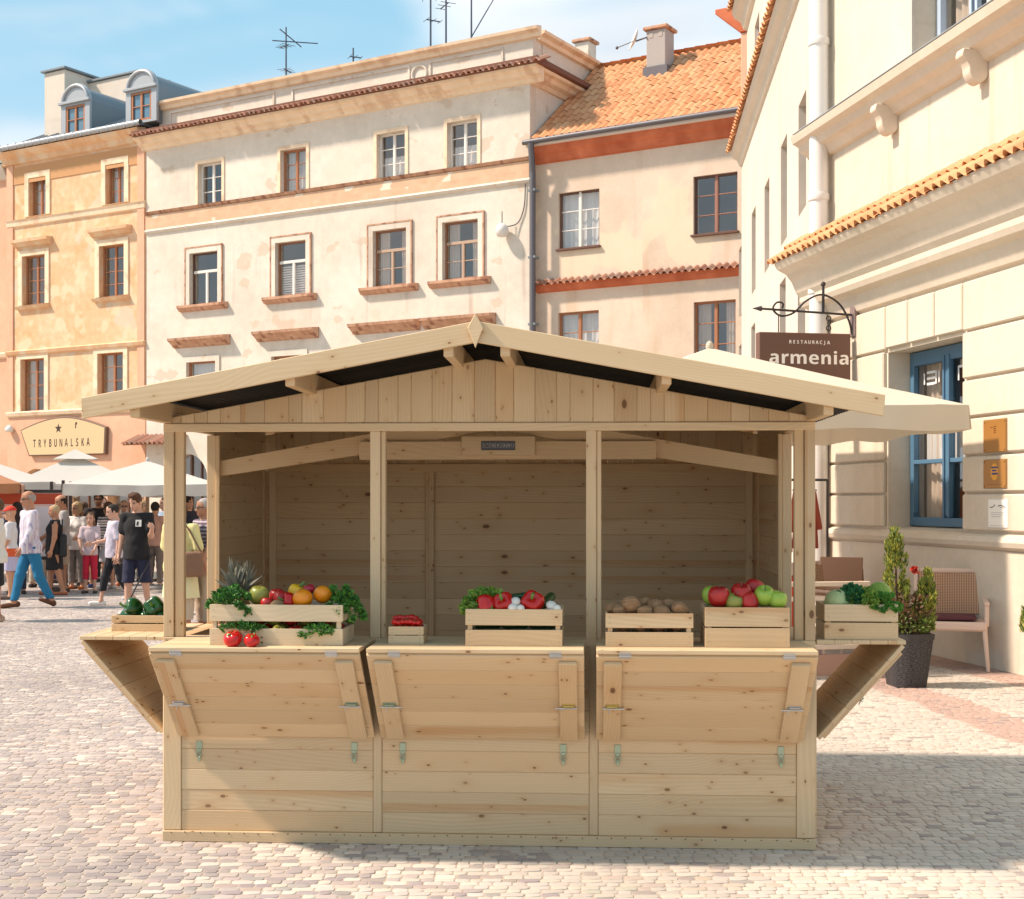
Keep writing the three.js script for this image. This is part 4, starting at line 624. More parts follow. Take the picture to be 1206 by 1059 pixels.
// ---- its long white wing
const WA = -94.7 * DEG, W0 = new THREE.Vector3(4.057, 0, -18.44);
{
  const H = thing('white_wing', 'long white wing of the restaurant with deep slit windows and tiled copings', 'building', W0.toArray(), WA), L = 12.9;
  const slots = [[2.0, 5.9, 7.55], [4.4, 5.9, 7.55], [7.2, 5.9, 7.5], [9.9, 5.9, 7.55], [13.2, 5.9, 7.4], [2.1, 3.5, 5.3], [4.6, 3.5, 5.3], [10, 3.5, 5.25], [13.2, 3.5, 5.2]];
  mesh('wall', prism(rectPath(-L, 0, 0, 9.3), 0.7, slots.map(([s, a, b]) => rectPath(-s - 0.45, a, -s + 0.45, b))), whitePlaster, H);
  for (const [s, a, b] of slots) { const g = grp('slit_window', H, [-s, a, -0.5]); mesh('pane', new THREE.PlaneGeometry(0.88, b - a - 0.02), P([0.05, 0.06, 0.07], 0.05, { ior: 1.8 }), g, [0, (b - a) / 2, 0]); mesh('window_frame', merge([at(cbox(0.06, b - a - 0.01, 0.06), 0, (b - a) / 2, 0.02), at(cbox(0.88, 0.06, 0.06), 0, (b - a) / 2, 0.022)]), darkFrame, g); }
  const prof = [[0, 0], [0.05, 0.02], [0.1, 0.14], [0.2, 0.2], [0.25, 0.3], [0, 0.42]];
  mesh('cornice', moulding(prof, -L, 0.0), ivoryPlaster, H, [0, 9.12, 0]); tileRow(H, -L, 0, 9.74, -0.1, 0.24, 0.52, 0.6, CLAY, 0.04);
  mesh('upper_wall', prism(rectPath(-L, 9.3, 0, 12.5), 0.5, [rectPath(-6.6, 9.95, -5.6, 11.6), rectPath(-11, 9.95, -10, 11.6)]), whitePlaster, H, [0, 0, -0.12]); for (const s of [6.1, 10.5]) win(H, -s, 9.95, 1.0, 1.65, { mat: M([0.32, 0.3, 0.36], 0.5), rows: 3, recess: 0.22 });
  mesh('cornice', moulding([[0, 0], [0.08, 0.04], [0.15, 0.2], [0.28, 0.28], [0.34, 0.42], [0, 0.55]], -L, 0), ivoryPlaster, H, [0, 12.15, -0.12]); tileRow(H, -L, 0, 12.9, -0.15, 0.24, 0.56, 0.6, CLAY, 0.04);
  mesh('inner_wall', cbox(L, 12.4, 0.3, 0.01), roomDark, H, [-L / 2, 6.2, -4]); mesh('end_wall', cbox(0.5, 12.4, 3.6, 0.01), whitePlaster, H, [-L + 0.25, 6.2, -2.52]); mesh('roof', cbox(L, 0.3, 4.3, 0.02), CLAY[1], H, [-L / 2, 12.75, -2.4], [-0.25, 0, 0]);
  for (const s of [11.6]) mesh('ground_door', cbox(1.2, 2.4, 0.06, 0.01), brownFrame, H, [-s, 1.2, 0.03]);
}
// ---- hanging sign on a wrought iron bracket
{
  const iron = M([0.06, 0.05, 0.05], 0.55, { metalness: 0.4 }), t = thing('hanging_sign', 'brown hanging sign reading RESTAURACJA armenia on a wrought iron bracket', 'sign', rp(-3.47, 3.0, 0.05), RA - Math.PI / 2 + Math.PI);
  // local: x runs into the wall, z towards the near side
  const S = -1;   // out from the wall
  mesh('wall_plate', cbox(0.05, 0.5, 0.14, 0.008), M([0.22, 0.16, 0.15], 0.6), t, [0.0, 0.96, 0]);
  mesh('bracket', merge([bar([0, 0.98, 0], [S * 1.22, 1.03, 0], 0.014), (() => { const c = new THREE.ConeGeometry(0.035, 0.12, 8); c.rotateZ(Math.PI / 2); c.translate(S * 1.26, 1.03, 0); return c; })(), tube([[S * 0.02, 0.74, 0], [S * 0.07, 0.92, 0], [S * 0.2, 1.12, 0], [S * 0.42, 1.22, 0], [S * 0.62, 1.14, 0], [S * 0.8, 0.98, 0], [S * 0.96, 0.95, 0], [S * 1.05, 1.03, 0], [S * 1.0, 1.11, 0], [S * 0.92, 1.1, 0], [S * 0.93, 1.04, 0]], 0.013, 60, 6), bar([S * 0.4, 1.0, 0], [S * 0.4, 1.32, 0], 0.018), at(new THREE.SphereGeometry(0.032, 10, 8), S * 0.4, 1.35, 0), at(new THREE.TorusGeometry(0.03, 0.008, 5, 10), S * 0.33, 0.93, 0), at(new THREE.TorusGeometry(0.03, 0.008, 5, 10), S * 0.33, 0.87, 0, 0, 1.57, 0), at(new THREE.TorusGeometry(0.03, 0.008, 5, 10), S * 0.33, 0.81, 0), bar([S * 0.98, 0.96, 0], [S * 0.98, 0.74, 0], 0.007)]), iron, t);
  const c = document.createElement('canvas'); c.width = 1024; c.height = 640; const x = c.getContext('2d'); x.fillStyle = '#6a4a3d'; x.fillRect(0, 0, 1024, 640); x.fillStyle = '#f4ece4'; x.textAlign = 'center'; x.textBaseline = 'middle'; x.font = 'bold 52px sans-serif'; [...'RESTAURACJA'].forEach((ch, i) => x.fillText(ch, 560 + (i - 5) * 44, 92));
  x.save(); x.translate(560, 262); x.scale(1.22, 1); x.font = 'bold 190px sans-serif'; x.fillText('armenia', 0, 0); x.restore();
  const tx = new THREE.CanvasTexture(c); tx.colorSpace = THREE.SRGBColorSpace;
  const box = mesh('sign_box', cbox(1.18, 0.74, 0.13, 0.01), M([0.145, 0.075, 0.052], 0.5), t, [S * 0.66, 0.37, 0]); mesh('sign_face', new THREE.PlaneGeometry(1.15, 0.72), M([1, 1, 1], 0.5, { map: tx }), t, [S * 0.66, 0.37, 0.067]);
}
// ---- plaques and notice on the wall
{
  const plaque = (w, h, draw, bg) => { const c = document.createElement('canvas'); c.width = 256; c.height = 300; const x = c.getContext('2d'); x.fillStyle = bg; x.fillRect(0, 0, 256, 300); draw(x); const t = new THREE.CanvasTexture(c); t.colorSpace = THREE.SRGBColorSpace; return t; };
  const brass = (name, label, l, y, w, h, draw) => { const t = thing(name, label, 'plaque', rp(l, y, 0.052), RA); mesh('plate', cbox(w, h, 0.02, 0.004), M([0.34, 0.2, 0.07], 0.4, { metalness: 0.35 }), t, [0, 0, 0.0]); mesh('plate_face', new THREE.PlaneGeometry(w - 0.012, h - 0.012), M([1, 1, 1], 0.4, { map: plaque(w, h, draw, '#a8783c'), metalness: 0.25 }), t, [0, 0, 0.0125]); for (const a of [-1, 1]) for (const b of [-1, 1]) mesh('screw', at(new THREE.SphereGeometry(0.009, 8, 6), a * (w / 2 - 0.025), b * (h / 2 - 0.025), 0.012), M([0.25, 0.14, 0.05], 0.4, { metalness: 0.6 }), t); };
  brass('wall_plaque', 'upper brass plaque with small dark engraved letters on the ivory wall', -0.11, 2.34, 0.44, 0.33, (x) => { x.fillStyle = '#6a3f14'; x.fillRect(84, 66, 24, 10); x.fillRect(116, 60, 36, 8); x.fillRect(118, 76, 26, 12); x.fillRect(122, 96, 26, 12); x.fillRect(122, 116, 24, 10); });
  brass('wall_plaque', 'lower brass plaque with blue striped emblem on a yellow oval', -0.11, 1.96, 0.44, 0.29, (x) => { x.fillStyle = '#e0a12c'; x.beginPath(); x.ellipse(128, 128, 42, 92, 0, 0, 7); x.fill(); x.fillStyle = '#3a3f78'; x.fillRect(92, 72, 76, 20); x.fillRect(98, 106, 54, 18); x.fillRect(96, 138, 70, 22); x.fillStyle = '#7a4a1c'; x.fillRect(40, 262, 180, 5); });
  const t = thing('wall_notice', 'white paper notice with dark brush strokes below the brass plaques', 'notice', rp(-0.06, 1.565, 0.052), RA); mesh('sheet', cbox(0.37, 0.28, 0.008, 0.001), M([0.78, 0.77, 0.74], 0.7), t);
  mesh('print', new THREE.PlaneGeometry(0.36, 0.27), M([1, 1, 1], 0.7, { map: plaque(1, 1, (x) => { x.strokeStyle = '#222'; x.lineWidth = 9; x.beginPath(); x.moveTo(20, 80); x.quadraticCurveTo(60, 96, 92, 52); x.stroke(); x.beginPath(); x.moveTo(130, 70); x.quadraticCurveTo(180, 50, 236, 86); x.stroke(); x.lineWidth = 5; x.beginPath(); x.moveTo(160, 84); x.lineTo(220, 92); x.stroke(); x.fillStyle = '#9a9a96'; for (let i = 0; i < 3; i++) x.fillRect(40, 140 + i * 22, 176 - i * 24, 5); x.fillRect(20, 284, 216, 4); }, '#efece4') }), t, [0, 0, 0.0055]);
}
// ---- parasols
function parasol(name, label, pos, turn, half, edge, peak, val, mat, { vent = 0, lean = 0, foot = true, scallop = 0.03, sag = 0.16 } = {}) {
  const t = thing(name, label, 'parasol', pos, turn, undefined), n = 14, rise = peak - edge;
  const surf = (u, v, s) => { const m = Math.max(Math.abs(u), Math.abs(v)), r = Math.abs(Math.abs(u) - Math.abs(v)) / (m + 1e-6); return edge + rise * (1 - m) * s - sag * m * (1 - m) - 0.03 * m * r; };
  const panel = (s, y0) => { const pos = [], idx = [], w = 14; for (let k = 0; k < 4; k++) { const b = pos.length / 3, cs = Math.cos(k * Math.PI / 2), sn = Math.sin(k * Math.PI / 2); for (let i = 0; i <= w; i++) for (let j = 0; j <= w; j++) { const m = i / w, u = m * (j / w * 2 - 1), v = m, x = u * half * s, z = v * half * s; pos.push(x * cs + z * sn, surf(u, v, 1) + y0 + 0.01 * m * noise(u * 3 + k * 5, v * 3, half), z * cs - x * sn); } for (let i = 0; i < w; i++) for (let j = 0; j < w; j++) { const a = b + i * (w + 1) + j; idx.push(a, a + w + 1, a + 1, a + 1, a + w + 1, a + w + 2); } } const g = new THREE.BufferGeometry(); g.setAttribute('position', new THREE.Float32BufferAttribute(pos, 3)); g.setIndex(idx); g.computeVertexNormals(); return g; };
  mesh('canopy', panel(1, 0), mat, t);
  for (let k = 0; k < 4; k++) { const pos = [], idx = [], m = 28; for (let i = 0; i <= m; i++) { const u = i / m * 2 - 1, y = surf(u, 1, 1); for (const d of [0, 0.5, 1]) pos.push(u * half, y - val * d - (d === 1 ? scallop * Math.sin((u + 1) * Math.PI * 2.5) * 0.6 : 0), half + 0.012 * d + 0.015 * d * Math.sin(u * 13 + k * 2) + 0.012); } for (let i = 0; i < m; i++) for (let d = 0; d < 2; d++) { const a = i * 3 + d; idx.push(a, a + 1, a + 3, a + 1, a + 4, a + 3); } const g = new THREE.BufferGeometry(); g.setAttribute('position', new THREE.Float32BufferAttribute(pos, 3)); g.setIndex(idx); g.computeVertexNormals(); mesh('valance', g, mat, t, undefined, [0, k * Math.PI / 2, 0]); }
  if (vent) { const v = panel(vent, 0), p = v.attributes.position; for (let i = 0; i < p.count; i++) p.setY(i, (p.getY(i) - edge) * vent + edge + rise * (1 - vent) * 0.92 + 0.16); v.computeVertexNormals(); mesh('vent_cap', v, mat, t); }
  const wd = M([0.30, 0.20, 0.12], 0.6); mesh('pole', bar([0, 0.02, 0], [0, peak - 0.04, 0], 0.032, 10), wd, t); mesh('finial', lathe([[0, 0.1], [0.03, 0.08], [0.045, 0.03], [0.02, -0.02], [0, -0.02]], 10), mat, t, [0, peak - 0.02, 0]);
  for (let k = 0; k < 8; k++) { const a = k * Math.PI / 4, r = k % 2 ? half * 1.38 : half * 0.97; mesh('rib', bar([0, peak - 0.1, 0], [Math.sin(a) * r, surf(k % 2 ? 1 : 0, 1, 1) - 0.035, Math.cos(a) * r], 0.014, 6), wd, t); }
  if (foot) mesh('base', lathe([[0, 0.1], [0.06, 0.1], [0.08, 0.08], [0.34, 0.06], [0.36, 0.02], [0.36, 0.0], [0, 0.0]], 20), M([0.25, 0.24, 0.23], 0.8), t);
  return t;
}
const canvasCream = P([0.62, 0.56, 0.45], 0.9, { transmission: 0.22, thickness: 0, side: THREE.DoubleSide }), canvasWhite = P([0.58, 0.55, 0.50], 0.9, { transmission: 0.2, thickness: 0, side: THREE.DoubleSide }), canvasRust = P([0.42, 0.18, 0.08], 0.9, { transmission: 0.2, thickness: 0, side: THREE.DoubleSide });
parasol('cream_parasol', 'large cream square parasol over the terrace beside the blue window', [2.18, 0, -15.5], RA + Math.PI / 2, 2.0, 2.64, 3.38, 0.24, canvasCream, { sag: 0.05 });
parasol('white_parasol', 'white parasol with a raised vent cap in front of the arched sign', [-9.95, 0, -32], 0.35, 1.4, 2.08, 2.74, 0.2, canvasWhite, { vent: 0.34, sag: 0.05 });
parasol('white_parasol', 'low wide white parasol without vent cap above the crowd', [-7.0, 0, -27], 0.12, 1.32, 2.0, 2.46, 0.2, canvasWhite, { sag: 0.02 });
parasol('white_parasol', 'plain white parasol standing behind the rust brown one', [-12.3, 0, -31], 0.5, 1.8, 2.1, 2.85, 0.2, canvasWhite, { sag: 0.05 });
parasol('rust_parasol', 'rust brown parasol standing over the menu board', [-9.95, 0, -25.5], 0.3, 1.0, 2.0, 2.45, 0.16, canvasRust, { sag: 0.04 });

// ---- terrace: railing, chairs, plants
{
  const cream = M([0.68, 0.55, 0.42], 0.6), t = thing('terrace_railing', 'low cream railing with crossbars around the restaurant terrace', 'railing', [2.95, 0, -13.4], RA + Math.PI / 2);
  for (const x of [-1.1, -0.35, 0.42]) mesh('post', cbox(0.06, 0.92, 0.06, 0.006), cream, t, [x, 0.46, 0]);
  for (const y of [0.9, 0.76, 0.3]) mesh('rail', cbox(1.62, 0.045, 0.03, 0.005), cream, t, [-0.34, y, 0.046]); for (let i = 0; i < 9; i++) mesh('baluster', cbox(0.03, 0.44, 0.02, 0.003), cream, t, [-1.0 + i * 0.165, 0.53, 0.018]);
  mesh('kick_board', cbox(1.6, 0.2, 0.02, 0.004), M([0.42, 0.24, 0.17], 0.7), t, [-0.34, 0.13, 0.045]);
}
const wickerTex = texture(256, 256, (u, v) => { const a = Math.floor(u * 32), b = Math.floor(v * 32), over = (a + b) % 2, fx = u * 32 % 1, fy = v * 32 % 1, k = (over ? Math.sin(fx * Math.PI) : Math.sin(fy * Math.PI)), gap = (fx < 0.1 || fy < 0.1) ? 0.55 : 1; return [lerp(160, 214, k) * gap, lerp(120, 172, k) * gap, lerp(92, 138, k) * gap]; }, true, [0.8, 0.8]);
const wicker = M([1, 1, 1], 0.75, { map: wickerTex, bumpMap: wickerTex, bumpScale: 0.004 }), chairFrame = M([0.70, 0.52, 0.42], 0.55);
function chair(label, pos, turn) {
  const t = thing('terrace_chair', label, 'chair', pos, turn, undefined), w = 0.7, d = 0.58;
  for (const [sx, sz] of [[-1, 1], [1, 1], [-1, -1], [1, -1]]) { const g = new THREE.CylinderGeometry(0.034, 0.024, 0.42, 4); g.rotateY(Math.PI / 4); mesh('leg', g, chairFrame, t, [sx * (w / 2 - 0.01), 0.209, sz * (d / 2 - 0.02)], [-sz * 0.08, 0, sx * 0.08]); }
  mesh('seat', cbox(w, 0.09, d, 0.02), chairFrame, t, [0, 0.44, 0]);
  const bk = grp('backrest', t, [0, 0.47, -d / 2 + 0.04], [-0.14, 0, 0]); { const g = new THREE.BoxGeometry(w - 0.1, 0.42, 0.03, 8, 6, 1), p = g.attributes.position; for (let i = 0; i < p.count; i++) p.setZ(i, p.getZ(i) - 0.05 * (1 - (p.getX(i) / 0.26) ** 2)); g.computeVertexNormals(); mesh('woven_panel', g, wicker, bk, [0, 0.27, 0.02]); } mesh('back_frame', merge([at(cbox(0.05, 0.54, 0.05, 0.012), -w / 2 + 0.025, 0.26, 0), at(cbox(0.05, 0.54, 0.05, 0.012), w / 2 - 0.025, 0.26, 0), at(cbox(w - 0.1, 0.05, 0.05, 0.012), 0, 0.505, -0.02)]), chairFrame, bk);
  for (const s of [-1, 1]) mesh('armrest', merge([at(cbox(0.05, 0.035, d - 0.04, 0.01), s * (w / 2 - 0.005), 0.685, 0.02, 0.06, 0, 0), at(cbox(0.042, 0.24, 0.045, 0.01), s * (w / 2 - 0.005), 0.56, d / 2 - 0.05)]), chairFrame, t);
  return t;
}
{
  const c = [4.44, 0, -14.25]; chair('pale wicker armchair with dark cushion beside the granite planter', c, -0.28);
  const q = thing('seat_cushion', 'flat dark maroon cushion lying on the pale wicker armchair', 'cushion', [c[0], 0.487, c[2]], -0.28); const g = new THREE.BoxGeometry(0.5, 0.06, 0.46, 10, 3, 10), p = g.attributes.position; for (let i = 0; i < p.count; i++) { const e = Math.max(Math.abs(p.getX(i)) / 0.25, Math.abs(p.getZ(i)) / 0.23); p.setY(i, p.getY(i) * (1 - 0.55 * e ** 3) + 0.03); } g.computeVertexNormals(); mesh('cushion_body', g, M([0.11, 0.03, 0.04], 0.9), q);
  chair('pale wicker armchair turned sideways behind the terrace railing', [3.62, 0, -15.9], 0.9); chair('pale wicker armchair half hidden by the pine corner post', [3.0, 0, -15.2], 1.6);
  // folding menu easel leaning on the wall
  const e = thing('menu_easel', 'brown folding menu easel standing by the restaurant wall', 'easel', [3.86, 0, -16.5], -0.45); mesh('panel', cbox(0.5, 0.7, 0.03, 0.008), M([0.40, 0.23, 0.15], 0.7), e, [0, 0.68, 0], [-0.12, 0, 0]); mesh('back_panel', cbox(0.46, 0.6, 0.02, 0.006), M([0.36, 0.2, 0.13], 0.7), e, [0, 0.6, -0.22], [0.22, 0, 0]); for (const s of [-1, 1]) mesh('leg', bar([s * 0.22, 0, 0.06], [s * 0.22, 0.5, 0.012], 0.018, 6), brownFrame, e);
}
// leaves: little bent blades scattered through a volume
function blades(n, place, len, wid, seed) {
  const r = mulberry(seed), pos = [], idx = []; const d = new THREE.Vector3(), u = new THREE.Vector3(), s = new THREE.Vector3();
  for (let i = 0; i < n; i++) { const [p, dir, k = 1] = place(r, i); d.set(...dir).normalize(); u.set(r() - 0.5, r() - 0.5, r() - 0.5).normalize(); s.crossVectors(d, u).normalize(); u.crossVectors(s, d); const l = len * k * (0.7 + 0.6 * r()), w = wid * k * (0.7 + 0.6 * r()), b = pos.length / 3; const P3 = (a, c, e) => pos.push(p[0] + d.x * a + s.x * c + u.x * e, p[1] + d.y * a + s.y * c + u.y * e, p[2] + d.z * a + s.z * c + u.z * e); P3(0, 0, 0); P3(l * 0.45, -w, l * 0.1); P3(l * 0.45, w, l * 0.1); P3(l, 0, -l * 0.12); idx.push(b, b + 1, b + 2, b + 1, b + 3, b + 2); }
  const g = new THREE.BufferGeometry(); g.setAttribute('position', new THREE.Float32BufferAttribute(pos, 3)); g.setIndex(idx); g.computeVertexNormals(); return g;
}
const leafM = (c, t = 0.3) => P(c, 0.7, { transmission: t, thickness: 0, side: THREE.DoubleSide });
const conGreen = leafM([0.13, 0.19, 0.025], 0.25), conYellow = leafM([0.42, 0.42, 0.05], 0.25), conBrown = leafM([0.16, 0.08, 0.04], 0.2);
function conifer(t, x, y, z, h, r0, seed, lean = 0) {
  mesh('trunk', bar([x, y, z], [x + lean, y + h * 0.9, z], 0.018, 6, 0.004), M([0.12, 0.07, 0.04], 0.9), t);
  const spots = []; const rr = mulberry(seed); for (let i = 0; i < 46; i++) { const v = rr(), a = rr() * 6.283, q = r0 * Math.sqrt(1 - v) * (0.35 + 0.75 * rr()); spots.push([x + lean * v + Math.cos(a) * q, y + 0.06 + v * h * 0.93, z + Math.sin(a) * q, Math.cos(a), Math.sin(a)]); }
  const pl = (r) => { const s = spots[Math.floor(r() * spots.length)], k = 0.05; return [[s[0] + (r() - 0.5) * k, s[1] + (r() - 0.5) * k * 2.2, s[2] + (r() - 0.5) * k], [s[3] * 0.6 + (r() - 0.5) * 0.7, 0.9 + r(), s[4] * 0.6 + (r() - 0.5) * 0.7]]; };
  mesh('crown', blades(1500, pl, 0.05, 0.007, seed + 1), conGreen, t); mesh('crown_tips', blades(1300, pl, 0.045, 0.007, seed + 2), conYellow, t);
}
{
  const granite = M([1, 1, 1], 0.7, { map: texture(256, 256, (u, v) => { const k = 62 + 46 * noise(u * 60, v * 60, 1) + 30 * noise(u * 120, v * 120, 5); return [k, k * 0.97, k * 1.0]; }) });
  const pot = (name, label, pos) => { const t = thing(name, label, 'planter', pos, 0.12); const g = new THREE.CylinderGeometry(0.26, 0.19, 0.46, 4, 1); g.rotateY(Math.PI / 4); mesh('pot_body', g, granite, t, [0, 0.232, 0]); const q = new THREE.CylinderGeometry(0.27, 0.265, 0.05, 4, 1); q.rotateY(Math.PI / 4); mesh('pot_rim', q, granite, t, [0, 0.462, 0]); mesh('soil', cbox(0.33, 0.02, 0.33, 0.004), M([0.05, 0.035, 0.025], 1), t, [0, 0.49, 0]); return t; };
  pot('granite_planter', 'tapered dark granite planter in front of the pale wicker armchair', [3.60, 0, -12.83]);
  const t = thing('potted_conifer', 'yellow green dwarf conifers with a red flower growing in the granite planter', 'shrub', [3.60, 0.47, -12.83]); conifer(t, -0.08, 0.02, 0, 0.92, 0.15, 31, -0.02); conifer(t, 0.15, 0.02, 0.05, 0.5, 0.1, 37, 0.03); mesh('dry_twigs', blades(700, (r) => { const a = r() * 6.283, q = 0.2 * Math.sqrt(r()); return [[Math.cos(a) * q, 0.02 + r() * 0.34, Math.sin(a) * q], [Math.cos(a), 0.6, Math.sin(a)]]; }, 0.06, 0.012, 41), conBrown, t); mesh('low_leaves', blades(420, (r) => { const a = r() * 6.283, q = 0.2 * Math.sqrt(r()); return [[Math.cos(a) * q, 0.02 + r() * 0.14, Math.sin(a) * q + 0.03], [Math.cos(a), 0.4, Math.sin(a)]]; }, 0.06, 0.016, 43), conGreen, t); mesh('flower', blades(60, (r) => [[0.04 + (r() - 0.5) * 0.03, 0.59 + (r() - 0.5) * 0.03, 0.1], [r() - 0.5, r() - 0.3, 0.6]], 0.045, 0.018, 47), leafM([0.55, 0.03, 0.01], 0.2), t);
  pot('granite_planter', 'tapered dark granite planter holding a single broad conifer', [4.70, 0, -12.0]); const s = thing('potted_conifer', 'single broad conifer growing alone in its own planter', 'shrub', [4.70, 0.47, -12.0]); conifer(s, -0.06, 0.02, 0, 0.86, 0.26, 57, -0.06);
}
// a rack of coats by the wing, glimpsed past the corner post
{
  const t = thing('coat_rack', 'metal clothes rack standing by the white wing', 'clothes rack', [3.42, 0, -17.4], 0.1), st = M([0.1, 0.1, 0.1], 0.5, { metalness: 0.5 }); mesh('frame', merge([bar([-0.5, 0, 0], [-0.5, 1.95, 0], 0.016), bar([0.5, 0, 0], [0.5, 1.95, 0], 0.016), bar([-0.5, 1.95, 0], [0.5, 1.95, 0], 0.016), bar([-0.5, 0.05, -0.25], [-0.5, 0.05, 0.25], 0.016), bar([0.5, 0.05, -0.25], [0.5, 0.05, 0.25], 0.016)]), st, t);
  [[-0.12, [0.55, 0.20, 0.05], 'orange jacket hanging on the clothes rack', 0.8], [-0.3, [0.30, 0.15, 0.10], 'brown coat hanging on the clothes rack', 0.95], [0.2, [0.45, 0.10, 0.06], 'brick red cardigan hanging on the clothes rack', 0.75]].forEach(([x, col, label, h]) => { const c = thing('hanging_coat', label, 'coat', [3.42 + x, 1.9, -17.38], 0.2); const g = isosurface((a, b, d) => { const k = clamp(-b / h), ww = lerp(0.13, 0.17, k) + 0.012 * Math.sin(d * 60), dd = lerp(0.05, 0.09, k); return Math.max((Math.hypot(a / ww, d / dd) - 1) * 0.05, -0.02 - b < 0 ? b + 0.02 : -b - h); }, [-0.25, -h - 0.06, -0.16], [0.25, 0.03, 0.16], 0.022); mesh('coat_body', g, M(col, 0.95), c, [0, -0.05, 0]); for (const s of [-1, 1]) mesh('sleeve', bar([s * 0.1, -0.1, 0], [s * 0.19, -0.1 - h * 0.62, 0.01], 0.05, 8, 0.04), M(col, 0.95), c); mesh('hanger', merge([bar([-0.16, -0.08, 0], [0, -0.02, 0], 0.008), bar([0.16, -0.08, 0], [0, -0.02, 0], 0.008), bar([0, -0.02, 0], [0, 0.05, 0], 0.005)]), st, c); });
  const r = thing('red_bin', 'small bright red bin beside the clothes rack', 'bin', [2.98, 0, -14.9], 0); mesh('bin_body', lathe([[0, 0.01], [0.13, 0.01], [0.16, 0.86], [0.17, 0.88], [0.155, 0.88], [0.13, 0.1], [0, 0.1]], 18), M([0.55, 0.05, 0.02], 0.5), r); mesh('bin_rim', at(new THREE.TorusGeometry(0.165, 0.012, 6, 20), 0, 0.88, 0, Math.PI / 2), M([0.4, 0.04, 0.02], 0.5), r);
}
// ---------------------------------------------------------------- people
const smin = (a, b, k) => { const h = clamp(0.5 + 0.5 * (b - a) / k); return lerp(b, a, h) - k * h * (1 - h); };
const cap = (x, y, z, p) => { const [ax, ay, az, ra, bx, by, bz, rb] = p, dx = bx - ax, dy = by - ay, dz = bz - az, t = clamp(((x - ax) * dx + (y - ay) * dy + (z - az) * dz) / (dx * dx + dy * dy + dz * dz + 1e-9)); return Math.hypot(x - ax - dx * t, y - ay - dy * t, z - az - dz * t) - ra - (rb - ra) * t; };
const ell = (x, y, z, [cx, cy, cz, rx, ry, rz]) => { const a = (x - cx) / rx, b = (y - cy) / ry, c = (z - cz) / rz, k = Math.hypot(a, b, c); return (k - 1) * Math.min(rx, ry, rz) * (k < 1 ? 1 : 1); };
const lumps = (prims, k) => (x, y, z) => { let d = 1e3; for (const p of prims) { const e = p.length === 6 ? ell(x, y, z, p) : cap(x, y, z, p); d = d > 900 ? e : smin(d, e, k); } return d; };
const box6 = (prims, pad = 0.06) => { const lo = [9, 9, 9], hi = [-9, -9, -9]; for (const p of prims) { const pts = p.length === 6 ? [[p[0] - p[3], p[1] - p[4], p[2] - p[5]], [p[0] + p[3], p[1] + p[4], p[2] + p[5]]] : [0, 4].flatMap((o) => [-1, 1].map((s) => [0, 1, 2].map((i) => p[o + i] + s * p[o + 3]))); for (const q of pts) for (let i = 0; i < 3; i++) { lo[i] = Math.min(lo[i], q[i] - pad); hi[i] = Math.max(hi[i], q[i] + pad); } } return [lo, hi]; };
// head: origin at the top of the neck, face towards +z
const CRAN = [0, 0.142, -0.012, 0.077, 0.098, 0.097];
const headGeo = (() => {
  const pr = [CRAN, [0, 0.068, 0.028, 0.056, 0.066, 0.062], [0, 0.028, 0.062, 0.02, 0.018, 0.02], [0, 0.12, 0.072, 0.018, 0.075, 0.02]], f0 = lumps(pr, 0.03), neck = [0, 0.06, -0.02, 0.05, 0, -0.1, -0.035, 0.056];
  return isosurface((x, y, z) => { let d = smin(f0(x, y, z), cap(x, y, z, neck), 0.03); d = smin(d, cap(x, y, z, [0, 0.118, 0.088, 0.007, 0, 0.083, 0.108, 0.013]), 0.012); for (const s of [-1, 1]) { d = smin(d, ell(x, y, z, [s * 0.078, 0.1, -0.012, 0.011, 0.03, 0.018]), 0.008); d = Math.max(d, -(ell(x, y, z, [s * 0.032, 0.119, 0.097, 0.018, 0.011, 0.012]) + 0.001)); } d = smin(d, ell(x, y, z, [0, 0.05, 0.083, 0.024, 0.007, 0.011]), 0.008); return d; }, [-0.11, -0.12, -0.13], [0.11, 0.26, 0.14], 0.0066);
})();
const handGeo = (curl) => { // hangs down -y, palm towards -x, thumb towards +z
  const pr = [[0, -0.02, 0, 0.022, 0, -0.075, 0, 0.02], [0, -0.03, 0.018, 0.016, 0, -0.08, 0.03, 0.014], [0, -0.03, -0.016, 0.016, 0, -0.08, -0.028, 0.013]], fs = [];
  [[0.031, 0.07], [0.011, 0.08], [-0.009, 0.074], [-0.028, 0.058]].forEach(([z, l]) => { let p = [0, -0.082, z], a = 0.15 * curl; for (const f of [0.45, 0.31, 0.24]) { a += 0.42 * curl; const q = [p[0] - Math.sin(a) * l * f, p[1] - Math.cos(a) * l * f, p[2]]; fs.push([...p, 0.0088, ...q, 0.0076]); p = q; } });
  let p = [-0.006, -0.03, 0.03], q = [-0.018, -0.062, 0.052], r = [-0.026, -0.092, 0.054]; fs.push([...p, 0.0125, ...q, 0.0098], [...q, 0.0096, ...r, 0.0082]);
  const palm = lumps(pr, 0.02); return isosurface((x, y, z) => { let d = palm(x, y, z), m = 1e3; for (const f of fs) m = Math.min(m, cap(x, y, z, f)); return smin(d, m, 0.006); }, [-0.11, -0.185, -0.055], [0.035, 0.01, 0.085], 0.0045);
};
const HANDS = [handGeo(0.55), handGeo(1.6)];
